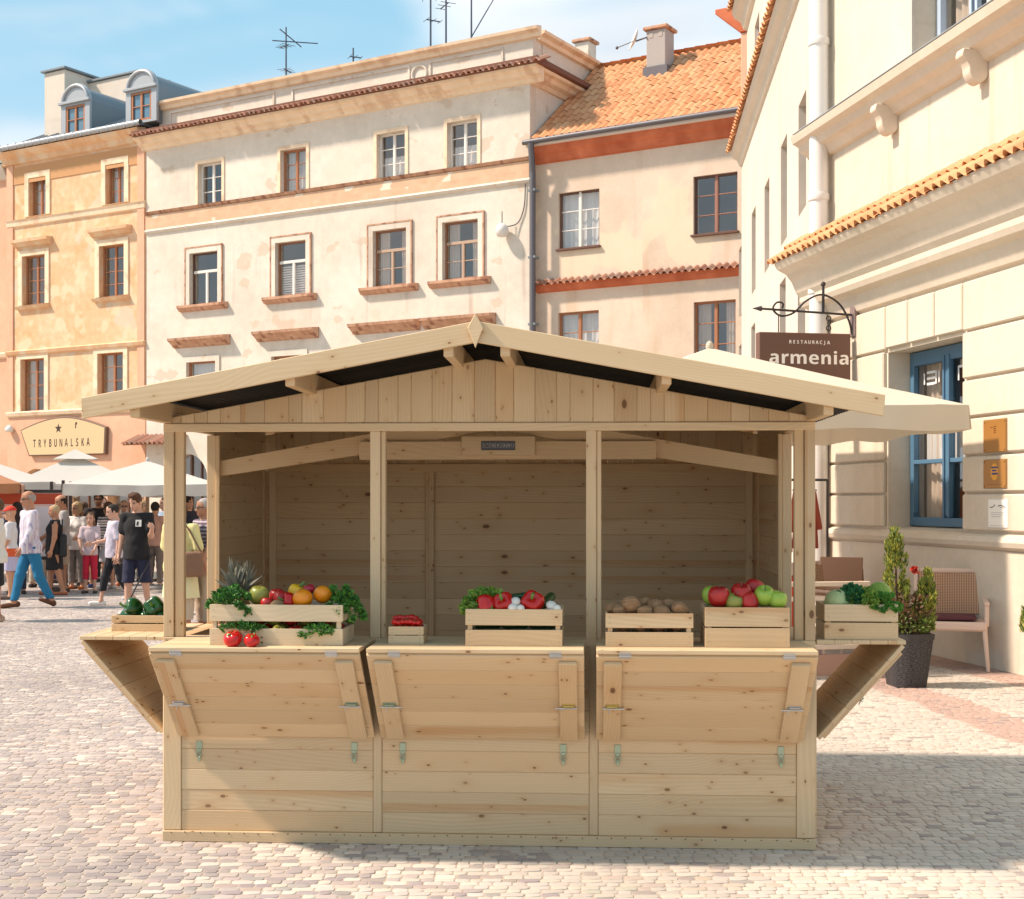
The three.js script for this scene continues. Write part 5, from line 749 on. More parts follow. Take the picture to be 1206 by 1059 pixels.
const hairFns = {
  short: (x, y, z) => Math.max(ell(x, y, z, [0, 0.148, -0.016, 0.087, 0.108, 0.106]), Math.min(0.07, 0.165 - y) - 0.0 + (z < 0.0 ? -0.11 : z < 0.055 ? -0.05 : 0.0) - 0.02 * noise(x * 30, y * 30, z * 30)),
  quiff: (x, y, z) => Math.min(hairFns.short(x, y, z), ell(x, y, z, [0.01, 0.232 + 0.012 * noise(x * 26, 0, z * 26), 0.035, 0.078, 0.036, 0.066])),
  balding: (x, y, z) => Math.max(ell(x, y, z, [0, 0.14, -0.016, 0.0825, 0.1, 0.102]), z - 0.012, y - 0.175, 0.06 - y),
  crop: (x, y, z) => Math.max(ell(x, y, z, [0, 0.146, -0.014, 0.081, 0.1, 0.1]), (z > 0.03 ? 0.19 : 0.07) - y),
  bob: (x, y, z) => Math.max(smin(ell(x, y, z, [0, 0.145, -0.02, 0.098, 0.112, 0.112]), ell(x, y, z, [0, 0.07, -0.05, 0.095, 0.09, 0.075]), 0.03) + 0.006 * noise(x * 40, y * 18, z * 40), (z > 0.035 + 0.3 * Math.max(0, y - 0.16) ? 0.185 : -0.02) - y),
  long: (x, y, z) => Math.max(smin(ell(x, y, z, [0, 0.145, -0.02, 0.095, 0.11, 0.11]), cap(x, y, z, [0, 0.1, -0.06, 0.085, 0, -0.12, -0.09, 0.07]), 0.04) + 0.006 * noise(x * 40, y * 12, z * 40), (z > 0.035 ? 0.185 : -0.24) - y),
  tail: (x, y, z) => Math.min(Math.max(ell(x, y, z, [0, 0.146, -0.014, 0.083, 0.103, 0.102]), (z > 0.03 ? 0.19 : 0.075) - y), cap(x, y, z, [0.05, 0.08, -0.09, 0.026, 0.085, -0.06, -0.02, 0.018])),
};
const hairCache = {}; const hairGeo = (k) => hairCache[k] ??= isosurface(hairFns[k], [-0.13, -0.25, -0.2], [0.13, 0.29, 0.14], 0.009);
const cloth = new Map(), clothMat = (c) => { const k = c.join(); if (!cloth.has(k)) cloth.set(k, M(c, 0.92)); return cloth.get(k); };
const vmat = M([1, 1, 1], 0.9, { vertexColors: true }), skinMat = M([1, 1, 1], 0.6, { vertexColors: true });
const SKIN = { fair: [0.50, 0.27, 0.17], tan: [0.42, 0.20, 0.115], pale: [0.54, 0.31, 0.22] };
function paint(g, fn) { const p = g.attributes.position, c = new Float32Array(p.count * 3); for (let i = 0; i < p.count; i++) c.set(fn(p.getX(i), p.getY(i), p.getZ(i)), i * 3); g.setAttribute('color', new THREE.BufferAttribute(c, 3)); return g; }
function mergeC(list) { return mergeGeometries(list.map((g) => { const k = g.index ? g.toNonIndexed() : g.clone(); for (const n of Object.keys(k.attributes)) if (!['position', 'normal', 'color'].includes(n)) k.deleteAttribute(n); return k; })); }
const place = (x, feetY) => { const D = 1.69 * 1655 / (feetY - 590); return [(x - 603) / 1655 * D, 0, -D]; };
function person(o) {
  const k = o.H / 1.75, B = o.build ?? 1, t = thing('person', o.label, 'person', o.pos, o.face * DEG, 'people crossing the square'), V = (x, y, z) => new THREE.Vector3(x, y, z);
  const rot = (v, ax, ay = 0, az = 0) => v.applyEuler(new THREE.Euler(ax, ay, az, 'ZYX'));
  const lean = (o.lean ?? 0) * DEG, hip = V(0, 0.93, 0), up = (x, y, z) => rot(V(x, y - 0.93, z), lean).add(hip);
  const legs = [-1, 1].map((s, i) => { const L = o.legs?.[i] ?? [0, 3, 2], a = L[0] * DEG, kn = L[1] * DEG, ab = (L[2] ?? 2) * DEG * s; const h = V(s * 0.088 * B, 0.9, 0), knee = h.clone().add(rot(V(0, -0.425, 0), -a, 0, ab)), ank = knee.clone().add(rot(V(0, -0.40, 0), -a + kn, 0, ab * 0.6)), fa = (L[3] ?? 0) * DEG; const toe = ank.clone().add(rot(V(s * 0.025, -0.035, 0.165), fa)); const heel = ank.clone().add(rot(V(0, -0.04, -0.05), fa)); return { h, knee, ank, toe, heel }; });
  const minY = Math.min(...legs.flatMap((l) => [l.toe.y, l.heel.y])) - 0.032, dy = -minY;
  const arms = [-1, 1].map((s, i) => { const A = o.arms?.[i] ?? [4, 8, 14, 0], sh = up(s * 0.178 * B, 1.415, -0.005), el = sh.clone().add(rot(V(0, -0.285, 0), -A[0] * DEG, 0, s * A[1] * DEG)); const wr = el.clone().add(rot(V(0, -0.25, 0), -(A[0] + A[2]) * DEG, 0, s * (A[1] + (A[3] ?? 0)) * DEG)); return { sh, el, wr, A, s }; });
  const c3 = (a, ra, b, rb) => [a.x, a.y, a.z, ra, b.x, b.y, b.z, rb], belly = o.belly ?? 0.1, chestC = up(0, 1.25, 0.0), belC = up(0, 1.05, 0.012), fem = o.fem ? 1 : 0;
  const torso = (g) => { const p = [[chestC.x, chestC.y, chestC.z, (0.158 - 0.012 * fem) * B + g, 0.2 + g, 0.112 * B + g], [belC.x, belC.y, belC.z, (0.14 + 0.004 * fem) * B + g, 0.19 + g, belly * B + 0.012 + g], [0, 0.925, -0.008, (0.158 + 0.012 * fem) * B + g, 0.115 + g, 0.125 * B + g], ...arms.map((a) => c3(up(0, 1.445, -0.012), 0.05 + g, a.sh.clone().add(V(-a.s * 0.012, -0.008, 0)), 0.05 + g))]; const nb = up(0, 1.44, -0.02), nt = up(0, 1.53, -0.012); p.push(c3(nb, 0.062 + g, nt, 0.052)); if (fem) for (const s of [-1, 1]) { const b = up(s * 0.07, 1.27, 0.085); p.push([b.x, b.y, b.z, 0.062 + g, 0.06 + g, 0.055 + g]); } return p; };
  const armP = (g, f = 1) => arms.flatMap(({ sh, el, wr }) => { const r = []; const m = (a, b, q) => a.clone().lerp(b, q); if (f <= 1) { const q = m(sh, el, f); r.push(c3(sh, 0.053 * B + g, q, lerp(0.053, 0.042, f) * B + g * 1.5)); } else { r.push(c3(sh, 0.053 * B + g, el, 0.041 * B + g), c3(el, 0.041 * B + g, m(el, wr, f - 1), lerp(0.04, 0.028, f - 1) * B + g)); } return r; });
  const legP = (g, f = 2, flare = 0) => legs.flatMap(({ h, knee, ank }) => { const m = (a, b, q) => a.clone().lerp(b, q); return f <= 1 ? [c3(h, 0.086 * B + g, m(h, knee, f), lerp(0.086, 0.06, f) * B + g + flare)] : [c3(h, 0.086 * B + g, knee, 0.056 * B + g + flare * 0.5), c3(knee, 0.056 * B + g + flare * 0.5, m(knee, ank, f - 1), lerp(0.055, 0.036, f - 1) * B + g + flare)]; });
  const skin = SKIN[o.skin ?? 'fair'], finish = (g) => { g.translate(0, dy, 0); g.scale(k, k, k); return g; }, cell = o.cell ?? 0.0165;
  // body
  const bp = [...torso(-0.006), ...armP(0, 2), ...legP(-0.002, 2), ...legs.map((l) => c3(l.heel, 0.03, l.toe, 0.026)), ...legs.map((l) => c3(l.ank, 0.036, l.heel, 0.032))]; const bf = lumps(bp, 0.035), [lo, hi] = box6(bp, 0.03);
  const pieces = [paint(isosurface(bf, lo, hi, cell), () => skin)];
  const hp = up(0, 1.515, -0.005), hq = new THREE.Matrix4().compose(hp, new THREE.Quaternion().setFromEuler(new THREE.Euler(lean * 0.4 + (o.nod ?? 4) * DEG, (o.turn ?? 0) * DEG, (o.tilt ?? 0) * DEG, 'YXZ')), V(o.headScale ?? 1, o.headScale ?? 1, o.headScale ?? 1));
  const hg = headGeo.clone(); paint(hg, (x, y, z) => { if (z > 0.05) { for (const s of [-1, 1]) { if (Math.hypot((x - s * 0.032) / 0.014, (y - 0.119) / 0.008) < 1) return [0.05, 0.035, 0.03]; if (Math.hypot((x - s * 0.033) / 0.02, (y - 0.14) / 0.005) < 1) return skin.map((c, i) => c * 0.4); } if (Math.hypot(x / 0.026, (y - 0.049) / 0.008) < 1) return [skin[0] * 0.85, skin[1] * 0.5, skin[2] * 0.5]; } return o.beard && z > -0.01 && y < 0.075 && y > 0.0 ? skin.map((c) => c * 0.45) : skin; }); hg.applyMatrix4(hq); pieces.push(hg);
  for (const a of arms) { const g = (o.grip?.[a.s < 0 ? 0 : 1] ? HANDS[1] : HANDS[0]).clone(); if (a.s > 0 ? false : true) { g.scale(-1, 1, 1); const ix = g.index.array; for (let i = 0; i < ix.length; i += 3) { const q = ix[i]; ix[i] = ix[i + 1]; ix[i + 1] = q; } g.computeVertexNormals(); } const dir = a.wr.clone().sub(a.el).normalize(); g.applyQuaternion(new THREE.Quaternion().setFromUnitVectors(V(0, -1, 0), dir)); g.translate(a.wr.x, a.wr.y, a.wr.z); pieces.push(paint(g, () => skin)); }
  const body = mergeC(pieces); finish(body); mesh('body', body, skinMat, t);
  if (o.hair) { const g = hairGeo(o.hair).clone(); g.applyMatrix4(hq); finish(g); mesh('hair', g, clothMat(o.hairCol), t); }
  if (o.glasses) { const g = merge([at(cbox(0.05, 0.026, 0.006, 0.003), -0.033, 0.12, 0.1), at(cbox(0.05, 0.026, 0.006, 0.003), 0.033, 0.12, 0.1), at(cbox(0.02, 0.006, 0.006, 0.001), 0, 0.124, 0.1), at(cbox(0.005, 0.007, 0.1, 0.001), -0.075, 0.123, 0.045), at(cbox(0.005, 0.007, 0.1, 0.001), 0.075, 0.123, 0.045)]); g.applyMatrix4(hq); finish(g); mesh('glasses', g, M([0.015, 0.012, 0.012], 0.2), t); }
  if (o.cap) { const g = isosurface((x, y, z) => Math.min(Math.max(ell(x, y, z, [0, 0.16, -0.012, 0.09, 0.095, 0.108]), 0.165 - y), Math.max(ell(x, y, z, [0, 0.17, 0.075, 0.075, 0.012, 0.085]), 0.03 - z)), [-0.12, 0.13, -0.15], [0.12, 0.28, 0.19], 0.011); g.applyMatrix4(hq); finish(g); mesh('cap', g, clothMat(o.cap), t); }
  // clothes
  const wear = (name, f, b, col, fn) => { const g = isosurface(f, b[0], b[1], cell + 0.0005); finish(g); if (fn) { paint(g, fn); mesh(name, g, vmat, t); } else mesh(name, g, clothMat(col), t); };
  const neckY = up(0, 1.475 - (o.neck ?? 0), 0).y, neckCut = (y, z) => y - neckY - 0.5 * (z > 0 ? -z : 0) * 0.4;
  if (o.top) { const pr = [...torso(0.022), ...(o.sleeve ? armP(0.017, o.sleeve) : [])], f = lumps(pr, 0.035), hem = o.hem ?? 0.86, b = box6(pr, 0.04); const flare = o.loose ?? 0.01; wear('shirt', (x, y, z) => { const d = f(x, Math.max(y, 0.955), z) - flare * smooth(1.2, 0.85, y) + 0.008 * noise(x * 15, y * 9, z * 15); return Math.max(d, hem - y, neckCut(y, z)); }, b, o.top, o.topFn && ((x, y, z) => o.topFn(x / k, y / k - dy, z / k))); }
  if (o.pants) { const fr = o.pantLen ?? 1.93, pr = [[0, 0.925, -0.008, (0.158 + 0.012 * fem) * B + 0.014, 0.118, 0.125 * B + 0.014], ...legP(0.013, fr, o.flare ?? 0.008)], f = lumps(pr, 0.03), b = box6(pr, 0.04), ends = legs.map(({ h, knee, ank }) => (fr <= 1 ? h.clone().lerp(knee, fr) : knee.clone().lerp(ank, fr - 1)).y); wear('trousers', (x, y, z) => Math.max(f(x, y, z) + 0.008 * noise(x * 14, y * 13, z * 14), y - 0.99, ends[x < 0 ? 0 : 1] - 0.004 - y), b, o.pants, o.pantFn); }
  if (o.skirt) { const hem = o.skirtHem ?? 0.5, r1 = o.skirtR ?? 0.2; wear('skirt', (x, y, z) => { const q = clamp((1.02 - y) / (1.02 - hem)), rx = lerp(0.15 * B, r1, Math.pow(q, 0.6)), rz = lerp(0.12 * B, r1 * 0.82, Math.pow(q, 0.6)), w = 1 + 0.03 * Math.sin(Math.atan2(z, x) * 7) * q; return Math.max((Math.hypot(x / rx / w, (z - 0.0) / rz / w) - 1) * 0.13, y - 1.03, hem - y); }, [[-0.34, hem - 0.03, -0.32], [0.34, 1.08, 0.32]], o.skirt, o.skirtFn); }
  for (const l of legs) { const pr = [c3(l.heel, 0.04, l.toe, 0.036), c3(l.ank.clone().add(V(0, -0.01, -0.005)), o.boot ? 0.05 : 0.041, l.heel, 0.04)], f = lumps(pr, 0.02), b = box6(pr, 0.02); const g = isosurface((x, y, z) => Math.max(f(x, y, z), o.sandal ? y - l.ank.y + 0.012 : y - l.ank.y - 0.02), b[0], b[1], 0.012); finish(g); mesh('shoe', g, clothMat(o.shoe ?? [0.05, 0.04, 0.035]), t); }
  return { t, k, dy, arms, hq, up, finish, cell };
}
const shoulderBag = (name, label, pos, turn, w, h, d, col, strapTop) => { const t = thing(name, label, 'bag', pos, turn); const g = isosurface((x, y, z) => { const sx = w / 2 * (1 - 0.15 * clamp(y / h)), q = Math.hypot(Math.max(0, Math.abs(x) - sx + 0.05), Math.max(0, Math.abs(y - h / 2) - h / 2 + 0.05), Math.max(0, Math.abs(z) - d / 2 + 0.045)) - 0.045; return q + 0.006 * noise(x * 14, y * 14, z * 14); }, [-w / 2 - 0.05, -0.05, -d / 2 - 0.05], [w / 2 + 0.05, h + 0.05, d / 2 + 0.05], 0.014); mesh('pouch', g, M(col, 0.7), t); mesh('strap', tube([[-w / 2 + 0.04, h - 0.03, 0], [strapTop[0] - 0.03, strapTop[1] * 0.7, strapTop[2] * 0.7], strapTop, [w / 2 - 0.04, h - 0.03, 0.02]], 0.011, 24, 6), M(col.map((c) => c * 0.7), 0.7), t); return t; };
const stripes = (a, b, per, duty = 0.5) => (x, y) => ((y / per) % 1 + 1) % 1 < duty ? a : b;
const vstripes = (a, b, per) => (x, y, z) => (((x + z * 0.6) / per) % 1 + 1) % 1 < 0.25 ? b : a;
{
  const GREY = [0.30, 0.27, 0.25], DARK = [0.025, 0.018, 0.015], BROWN = [0.10, 0.055, 0.03], BLOND = [0.42, 0.30, 0.17];
  person({ label: 'man with sunglasses striding in pale striped shirt and bright blue jeans', pos: place(36, 716), face: -52, H: 1.86, hair: 'balding', hairCol: GREY, glasses: 1, skin: 'tan', top: [0.52, 0.48, 0.56], topFn: vstripes([0.58, 0.54, 0.60], [0.36, 0.32, 0.46], 0.05), sleeve: 1.85, hem: 0.83, pants: [0.015, 0.15, 0.30], shoe: [0.12, 0.05, 0.025], legs: [[18, 5, 0, 8], [-13, 14, 0, -20]], arms: [[-10, 8, 12], [12, 8, 18]], lean: 3 });
  person({ label: 'woman in black sleeveless dress standing in profile with a black shoulder bag', pos: place(64, 701), face: -70, H: 1.62, fem: 1, build: 1.12, hair: 'crop', hairCol: BLOND, top: [0.012, 0.011, 0.013], hem: 0.8, skirt: [0.012, 0.011, 0.013], skirtHem: 0.5, skirtR: 0.2, skin: 'tan', shoe: [0.35, 0.12, 0.06], sandal: 1, legs: [[8, 4, 2], [-8, 6, 2]], arms: [[10, 6, 25], [2, 6, 12]] });
  shoulderBag('shoulder_bag', 'large black shoulder bag behind the woman in the black dress', [place(73, 701)[0], 0.68, place(73, 701)[2] - 0.02], -1.2, 0.42, 0.42, 0.14, [0.012, 0.012, 0.014], [-0.02, 0.68, 0]);
  person({ label: 'dark haired man in grey tee shirt and beige shorts wearing a backpack', pos: place(73, 697), face: -60, H: 1.8, hair: 'balding', hairCol: DARK, skin: 'tan', top: [0.36, 0.34, 0.34], sleeve: 0.75, hem: 0.84, pants: [0.40, 0.30, 0.22], pantLen: 0.95, flare: 0.02, shoe: [0.08, 0.06, 0.05], nod: 12, arms: [[20, 6, 30], [14, 8, 30]] });
  person({ label: 'blond woman with sunglasses in white blouse and grey trousers', pos: place(90, 694), face: -10, H: 1.66, fem: 1, hair: 'bob', hairCol: BLOND, glasses: 1, top: [0.66, 0.64, 0.63], sleeve: 0.8, hem: 0.8, pants: [0.20, 0.175, 0.165], flare: 0.02, pantLen: 1.85, shoe: [0.45, 0.13, 0.03], sandal: 1, arms: [[18, 4, 80, -30], [12, 6, 60, -20]], turn: -20 });
  person({ label: 'girl in pale lilac tee shirt and crimson capri trousers with folded hands', pos: place(106, 699), face: 4, H: 1.46, build: 0.86, headScale: 1.12, fem: 0, belly: 0.085, hair: 'tail', hairCol: [0.20, 0.11, 0.06], skin: 'pale', top: [0.52, 0.42, 0.46], sleeve: 0.7, hem: 0.84, pants: [0.48, 0.015, 0.045], pantLen: 1.4, shoe: [0.06, 0.05, 0.05], arms: [[20, 10, 18, -26], [20, 10, 18, -26]], nod: 6 });
  person({ label: 'bearded man with glasses in black shirt behind the girl in lilac', pos: place(116, 692), face: 12, H: 1.85, build: 1.08, hair: 'short', hairCol: DARK, beard: 1, glasses: 1, skin: 'tan', top: [0.018, 0.016, 0.018], sleeve: 0.8, hem: 0.8, pants: [0.03, 0.04, 0.09], pantLen: 1.1, flare: 0.02, shoe: [0.03, 0.06, 0.2], arms: [[30, 8, 95, -20], [6, 8, 14]] });
  person({ label: 'woman in black and white striped top and light grey skirt', pos: place(127, 694), face: -120, H: 1.66, fem: 1, hair: 'bob', hairCol: [0.08, 0.045, 0.03], top: [0.6, 0.58, 0.58], topFn: stripes([0.62, 0.6, 0.6], [0.03, 0.03, 0.06], 0.055), sleeve: 0.9, hem: 0.88, skirt: [0.42, 0.41, 0.44], skirtHem: 0.56, skirtR: 0.19, shoe: [0.5, 0.48, 0.46] });
  person({ label: 'dark haired youth in pale lilac shirt, black capris and white shoes', pos: place(134, 713), face: -62, H: 1.66, build: 0.9, hair: 'crop', hairCol: DARK, skin: 'pale', top: [0.48, 0.45, 0.54], sleeve: 0.8, hem: 0.84, pants: [0.015, 0.015, 0.02], pantLen: 1.55, shoe: [0.72, 0.70, 0.68], legs: [[18, 8, 1], [-14, 18, 1, -14]], arms: [[16, 6, 60, -10], [-6, 8, 14]], nod: 14 });
  person({ label: 'fair haired person with glasses standing behind the young man in black', pos: place(146, 690), face: 20, H: 1.70, hair: 'crop', hairCol: [0.3, 0.2, 0.12], glasses: 1, skin: 'pale', top: [0.5, 0.44, 0.42], sleeve: 0.8, pants: [0.3, 0.27, 0.25], shoe: [0.4, 0.12, 0.05] });
  const P13 = place(161, 724);
  person({ label: 'young man with swept up hair in black tee shirt and navy shorts', pos: P13, face: -6, H: 1.81, hair: 'quiff', hairCol: [0.085, 0.04, 0.022], skin: 'pale', top: [0.010, 0.010, 0.012], sleeve: 0.72, hem: 0.80, pants: [0.018, 0.02, 0.05], pantLen: 1.02, flare: 0.035, shoe: [0.62, 0.58, 0.56], arms: [[-4, 9, 8], [14, 12, 112, -52]], nod: 20, turn: -14, legs: [[6, 4, 3], [-6, 8, 3]], grip: [0, 1] });
  { const b = thing('shirt_badge', 'white square print on the chest of the black tee shirt', 'badge', [P13[0] + 0.065, 1.36, P13[2] + 0.148], -6 * DEG); mesh('print', cbox(0.09, 0.1, 0.006, 0.001), M([0.55, 0.55, 0.54], 0.8), b, undefined, [-0.1, 0, 0]); mesh('mark', cbox(0.03, 0.06, 0.003, 0.0005), M([0.02, 0.02, 0.02], 0.8), b, [-0.012, -0.004, 0.0045], [-0.1, 0, -0.2]); }
  { const a = place(177, 722), st = thing('walking_stick', 'thin black walking stick slanting down beside the navy shorts', 'walking stick', [place(148, 724)[0], 0, place(148, 724)[2] + 0.25], 0); mesh('shaft', bar([0.01, 0.012, 0], [0.4, 0.86, -0.18], 0.011, 8), M([0.02, 0.02, 0.022], 0.4), st); mesh('grip', bar([0.37, 0.8, -0.166], [0.42, 0.91, -0.19], 0.018, 8), M([0.03, 0.02, 0.02], 0.6), st); mesh('ferrule', bar([0.006, 0.002, 0.002], [0.03, 0.06, -0.008], 0.014, 8), M([0.05, 0.05, 0.05], 0.7), st); }
  person({ label: 'dark haired person seen from behind past the young man in black', pos: place(183, 692), face: 165, H: 1.66, hair: 'short', hairCol: DARK, top: [0.55, 0.32, 0.25], sleeve: 0.8, pants: [0.2, 0.16, 0.14] });
  const P15 = place(213, 742);
  person({ label: 'brown haired woman in pale yellow blouse and dress seen from behind', pos: P15, face: 158, H: 1.66, fem: 1, build: 1.16, hair: 'long', hairCol: [0.09, 0.045, 0.025], skin: 'tan', top: [0.66, 0.60, 0.28], sleeve: 0.95, hem: 0.8, loose: 0.025, skirt: [0.68, 0.64, 0.38], skirtHem: 0.45, skirtR: 0.27, pants: [0.5, 0.40, 0.30], pantLen: 1.8, flare: 0.02, shoe: [0.4, 0.3, 0.22], arms: [[4, 14, 12], [10, 16, 70, -10]] });
  shoulderBag('shoulder_bag', 'brown leather shoulder bag at the side of the woman in yellow', [P15[0] + 0.21, 0.70, P15[2] + 0.22], 0.35, 0.3, 0.34, 0.13, [0.20, 0.105, 0.06], [-0.1, 0.68, -0.1]);
  person({ label: 'grey haired man with glasses in dark striped tee shirt and beige trousers', pos: place(240, 740), face: -55, H: 1.72, build: 1.14, belly: 0.125, hair: 'crop', hairCol: [0.36, 0.33, 0.31], glasses: 1, skin: 'tan', top: [0.2, 0.1, 0.15], topFn: stripes([0.11, 0.07, 0.11], [0.48, 0.43, 0.46], 0.05, 0.6), sleeve: 0.3, hem: 0.84, pants: [0.46, 0.36, 0.27], flare: 0.02, shoe: [0.2, 0.12, 0.08], arms: [[8, 10, 20], [4, 12, 30]] });
  person({ label: 'man in white shirt and dark flat cap behind the striped tee shirt', pos: place(251, 688), face: 0, H: 1.74, cap: [0.03, 0.035, 0.05], skin: 'tan', top: [0.68, 0.66, 0.62], sleeve: 0.9, pants: [0.2, 0.2, 0.22] });
  person({ label: 'person in dark navy jacket glimpsed past the pine corner post', pos: place(222, 690), face: 60, H: 1.78, hair: 'short', hairCol: DARK, top: [0.018, 0.02, 0.035], sleeve: 1.9, pants: [0.02, 0.02, 0.03] });
  person({ label: 'person in plain white tee shirt and black shorts walking ahead of the striding man', pos: place(-5, 732), face: -75, H: 1.72, hair: 'short', hairCol: BROWN, skin: 'tan', top: [0.66, 0.64, 0.6], sleeve: 0.8, hem: 0.84, pants: [0.012, 0.012, 0.014], pantLen: 0.9, flare: 0.03, shoe: [0.4, 0.28, 0.2], sandal: 1, arms: [[0, 8, 14], [6, 8, 16]] });
  person({ label: 'child with red cap in orange and lilac tunic', pos: place(12, 706), face: -80, H: 1.58, headScale: 1.06, cap: [0.55, 0.04, 0.02], fem: 0, top: [0.5, 0.3, 0.3], topFn: (x, y) => (y > 0.98 ? [0.62, 0.60, 0.62] : [0.6, 0.1, 0.03]), sleeve: 0.8, hem: 0.82, skirt: [0.45, 0.42, 0.58], skirtHem: 0.55, skirtR: 0.2, shoe: [0.1, 0.07, 0.06] });
  person({ label: 'dark haired woman half hidden by the man in the striped shirt', pos: place(20, 700), face: -150, H: 1.66, fem: 1, hair: 'long', hairCol: DARK, top: [0.05, 0.06, 0.10], sleeve: 0.9, pants: [0.03, 0.035, 0.06] });
  person({ label: 'tall man with blue cap standing before the menu board', pos: place(45, 692), face: 170, H: 1.84, hair: 'short', hairCol: [0.2, 0.18, 0.18], cap: [0.12, 0.17, 0.30], top: [0.30, 0.33, 0.42], sleeve: 0.8, pants: [0.46, 0.38, 0.3] });
  person({ label: 'person in vivid blue jacket behind the blond woman in white', pos: place(99, 689), face: 140, H: 1.66, hair: 'short', hairCol: BROWN, top: [0.01, 0.03, 0.25], sleeve: 1.9, pants: [0.03, 0.04, 0.08] });
}
// ---- more of the crowd farther back
[['woman in coral blouse deep in the crowd below the white parasol', 58, 687, 30, [0.5, 0.16, 0.12], 'bob', [0.12, 0.06, 0.04], 1], ['bald man in olive tee shirt deep in the crowd', 82, 686, -20, [0.16, 0.17, 0.09], 'balding', [0.2, 0.18, 0.17], 0], ['woman in turquoise top behind the bearded man', 121, 685, 40, [0.06, 0.30, 0.32], 'long', [0.05, 0.03, 0.02], 1], ['man in salmon polo shirt behind the striped skirted woman', 137, 684, -30, [0.55, 0.25, 0.2], 'short', [0.09, 0.05, 0.03], 0], ['woman in mustard cardigan behind the young man in black', 170, 685, 15, [0.42, 0.28, 0.06], 'bob', [0.3, 0.2, 0.1], 1], ['man in sky blue shirt between corner post and crowd', 193, 685, -15, [0.30, 0.40, 0.52], 'crop', [0.04, 0.03, 0.02], 0], ['woman in white dress beyond the man with the flat cap', 263, 684, 10, [0.62, 0.6, 0.58], 'long', [0.14, 0.08, 0.04], 1], ['man in charcoal shirt deep in the crowd by the menu board', 30, 686, 25, [0.05, 0.05, 0.055], 'short', [0.06, 0.04, 0.03], 0]].forEach(([label, x, fy, face, top, hair, hairCol, fem], i) => person({ label, pos: place(x, fy), face, H: 1.64 + (i % 3) * 0.06, fem, hair, hairCol, skin: ['tan', 'fair', 'pale'][i % 3], top, sleeve: i % 2 ? 0.8 : 1.6, pants: [[0.04, 0.05, 0.1], [0.3, 0.26, 0.22], [0.03, 0.03, 0.03]][i % 3], turn: (i % 5 - 2) * 14, cell: 0.022 }));
// ---- cafe things behind the crowd
{
  const t = thing('menu_board', 'large white menu board with red header in a black frame', 'menu board', [-9.15, 0, -26.2], 0.12), c = document.createElement('canvas'); c.width = 512; c.height = 512; const x = c.getContext('2d'); x.fillStyle = '#d9d2d6'; x.fillRect(0, 0, 512, 512); x.fillStyle = '#b5482a'; x.fillRect(0, 0, 512, 90); x.fillStyle = '#e0b090'; x.fillRect(0, 96, 512, 10); x.fillStyle = '#8d8790'; for (let i = 0; i < 7; i++) x.fillRect(50, 160 + i * 44, 300 - (i % 3) * 60, 12);
  const tx = new THREE.CanvasTexture(c); tx.colorSpace = THREE.SRGBColorSpace; mesh('board_frame', merge([at(cbox(0.07, 1.5, 0.06), -0.8, 1.15, 0), at(cbox(0.07, 1.9, 0.06), 0.8, 0.95, 0), at(cbox(1.53, 0.06, 0.06), 0, 1.87, 0), at(cbox(1.53, 0.06, 0.06), 0, 0.62, 0), at(cbox(0.07, 0.42, 0.06), -0.8, 0.205, 0)]), M([0.03, 0.025, 0.025], 0.6), t); mesh('board_panel', cbox(1.53, 1.2, 0.03, 0.004), M([0.6, 0.58, 0.58], 0.6), t, [0, 1.245, 0]); mesh('board_print', new THREE.PlaneGeometry(1.5, 1.17), M([1, 1, 1], 0.6, { map: tx }), t, [0, 1.245, 0.018]);
  const s = thing('trellis_stand', 'dark wooden trellis stand with pale panels behind the grey backpacker', 'stand', [-8.75, 0, -27.2], 0.1); for (const q of [-0.16, 0.06, 0.2]) mesh('post', cbox(0.055, q > 0 && q < 0.1 ? 2.1 : 2.05, 0.06, 0.008), M([0.05, 0.03, 0.025], 0.6), s, [q, 1.04, 0]); mesh('panel', cbox(0.15, 0.5, 0.02, 0.004), M([0.6, 0.5, 0.44], 0.7), s, [-0.05, 1.75, 0]); mesh('panel', cbox(0.09, 0.5, 0.02, 0.004), M([0.55, 0.36, 0.28], 0.7), s, [0.13, 1.7, 0]); mesh('foot', cbox(0.7, 0.05, 0.4, 0.01), M([0.05, 0.03, 0.025], 0.6), s, [0.02, 0.026, 0]);
}
